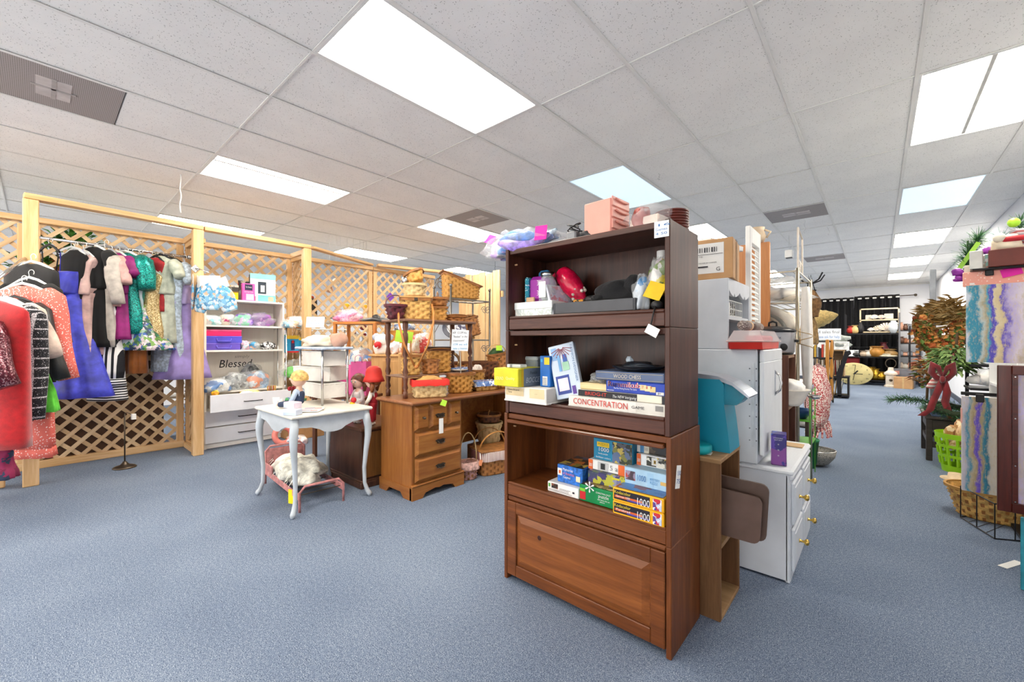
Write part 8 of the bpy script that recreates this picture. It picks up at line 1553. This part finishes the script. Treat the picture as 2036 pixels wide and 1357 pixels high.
mk(bx((.48, .1, .0125), (.5, .3, .025), .003), 'base', BKM, o); mk(bx((.3, -.18, .95), (.02, .37, .02), .002), 'hook_arm', BKM, o); mk(bx((.3, .0, .9), (.02, .02, .12), .002), 'hook_drop', BKM, o)
# black wire floor tray
o = T('wire_floor_basket', 'black wire mesh tray on the carpet below the canvases', 'wire basket', (0, 0, 0)); base = [zp(1910, 1030, 0), zp(1978, 1073, 0), zp(2060, 1080, 0), zp(2060, 1035, 0), zp(1965, 1018, 0)]; o.location = (base[0].x, base[0].y, 0)
P_ = [(p.x - base[0].x, p.y - base[0].y) for p in base]
for zz in (.005, .21): mk(B().tube([(x, y, zz) for x, y in P_], .004, 6, True), 'wire_ring', BKM, o)
for i in range(5):
    a, c_ = P_[i], P_[(i + 1) % 5]
    for k in range(2): f_ = k / 2; mk(B().tube([(a[0] + (c_[0] - a[0]) * f_, a[1] + (c_[1] - a[1]) * f_, .005), (a[0] + (c_[0] - a[0]) * f_, a[1] + (c_[1] - a[1]) * f_, .21)], .003, 6), 'wire', BKM, o)
for k in range(1, 4): f_ = k / 4; mk(B().tube([(P_[0][0] * (1 - f_) + P_[1][0] * f_, P_[0][1] * (1 - f_) + P_[1][1] * f_, .006), (P_[4][0] * (1 - f_) + P_[3][0] * f_, P_[4][1] * (1 - f_) + P_[3][1] * f_, .006)], .002, 5), 'floor_wire', BKM, o)
basket('willow_basket', 'wide golden willow basket on the carpet under the canvas', (.58, 4.15, 0), 0, .46, .3, .19, mat('#c9a05a', .55, var=.3, sc=30), 2.2, .75, mat('#b88a48', .5), group='willow basket')
# dark red wooden frame in front
MAH = wood('#3c150f', '#5e241a', 'Z', 5, .3, .1); MAX_ = wood('#3c150f', '#5e241a', 'X', 5, .3, .1)
o = T('framed_panel', 'dark red wooden frame with lilac panel at right edge', 'door', (.485, 3.42, .26), R(-3)); fw, fh, ft = .42, .78, .05
for xx in (ft / 2, fw - ft / 2): mk(bx((xx, 0, fh / 2), (ft, .025, fh), .003), 'stile', MAH, o)
for zz in (ft / 2, fh - ft / 2): mk(bx((fw / 2, 0, zz), (fw - 2 * ft, .025, ft), .003), 'rail', MAX_, o)
mk(bx((ft + .012, .0, fh / 2), (.02, .018, fh - 2 * ft)), 'inner_bead', MAX_, o)
for zz in (.06, .25, .5, .72): mk(B(Matrix.Translation((ft + .012, -.01, zz)) @ Matrix.Rotation(R(90), 4, 'X')).lathe([(.004, 0), (.003, .003)], 8), 'screw', CHROME, o)
mk(bx((fw / 2, .012, fh / 2), (fw - 2 * ft, .004, fh - 2 * ft)), 'lilac_panel', A3, o)
# goods on the top tray
z_ = 1.607
o = T('gnome_doll', 'plush gnome with red and grey knitted hat lying in a box', 'plush toy', (.60, 3.77, z_ + .10), R(10)); mk(B().lump((0, 0, 0), (.09, .06, .06), .1, 341), 'beard', mat('#efe2c8', .9, bump=.8, bsc=60), o, True); mk(B(Matrix.Rotation(R(75), 4, 'Y')).lathe([(.065, 0), (.05, .08), (.03, .15), (.005, .22)], 16, (-.05, 0, .02)), 'hat', stripes(['#8d8a92', '#b3a8ac', '#8a3a3e'], 'Z', 30), o, True); mk(B().lathe([(.07, 0), (.074, .015), (.066, .03)], 16, (.0, 0, .04)), 'hat_brim', mat('#b82430', .7), o, True); mk(B().ball((-.07, -.03, .07), .028, 10, 8), 'pompom', mat('#f0ead8', .9), o, True)
pbox('brown_box', 'reddish brown open box holding the gnome on the rack top', 'box', (.60, 3.77, z_), R(-6), (.2, .15, .1), mat('#6a3026', .5, var=.1)); pbox('grey_carton', 'pale grey carton at the left of the rack top', 'carton', (.455, 3.80, z_), R(-8), (.055, .1, .11), mat('#d8d8d2', .6)); pbox('glitter_box', 'silver glitter ornament box on the rack top', 'box', (.505, 3.83, z_), 0, (.03, .08, .09), spots(['#9fd0c8', '#e6eceb', '#c98a78', '#dfe6e6'], 60, .3))
o = T('poinsettia_pick', 'green pine pick with purple flowers at the rack left end', 'flower pick', (.43, 3.9, z_)); mk(needles(B(), [(0, 0, 0), (.0, 0, .12), (.05, .02, .22)], 380, .07, .003, 12, 3), 'needles', PINEG, o, kind='stuff'); mk(B().tube([(0, 0, 0), (0, 0, .2)], .004, 6), 'stem', mat('#3f5a2c', .8), o)
for i, (x, z) in enumerate(((-.035, -.06), (-.045, -.02), (.09, .1))): mk(B().lump((x, -.04, z), (.03, .02, .028), .3, 350 + i, 12, 8), 'purple_flower', mat('#8a2a9a', .5, var=.2), o, True)
mk(B().add([(-.05, -.05, .03), (-.03, -.05, .02), (.05, -.06, .17), (.03, -.06, .18)], [(0, 1, 2, 3)]), 'lime_ribbon', mat('#9ad04a', .5), o)
o = T('frosted_pick', 'frosted blue green pine pick beside the gnome', 'flower pick', (.54, 3.88, z_)); mk(needles(B(), [(0, 0, 0), (.01, 0, .12), (.03, .02, .2)], 300, .06, .003, 14, 1), 'needles', mat('#6f9a94', .6), o, kind='stuff'); mk(B().tube([(0, 0, 0), (.01, 0, .15)], .004, 6), 'stem', mat('#3f5a2c', .8), o)
o = T('frosted_pick', 'pine pick with lime ball at the top right corner', 'flower pick', (.66, 3.92, z_)); mk(needles(B(), [(0, 0, 0), (.0, 0, .18), (-.01, .02, .3)], 240, .06, .003, 15, 3), 'needles', PINEG, o, kind='stuff'); mk(B().ball((-.04, -.02, .28), .028, 12, 8), 'lime_ball', mat('#a8e03a', .4), o, True)
mk(bx((0, 0, .001), (.16, .035, .001)), 'paper_strip', TAGW, loc=(zp(2010, 1123, 0).x, zp(2010, 1123, 0).y, .001), rz=R(60), label='white paper strip lying on the carpet at right', cat='paper')
o = T('teal_picture', 'teal framed picture standing at the lower right corner', 'picture', (zp(2026, 1170, 0).x + .0, zp(2026, 1170, 0).y, 0), R(-14)); TLF = mat('#2a8a9a', .4, var=.2, sc=20)
for xx in (.02, .34): mk(bx((xx, 0, .17), (.03, .02, .34), .003), 'stile', TLF, o)
for zz in (.015, .325): mk(bx((.18, 0, zz), (.29, .02, .03), .003), 'rail', TLF, o)
mk(bx((.18, .004, .17), (.29, .004, .28)), 'backing', mat('#8fa8b4', .5), o)
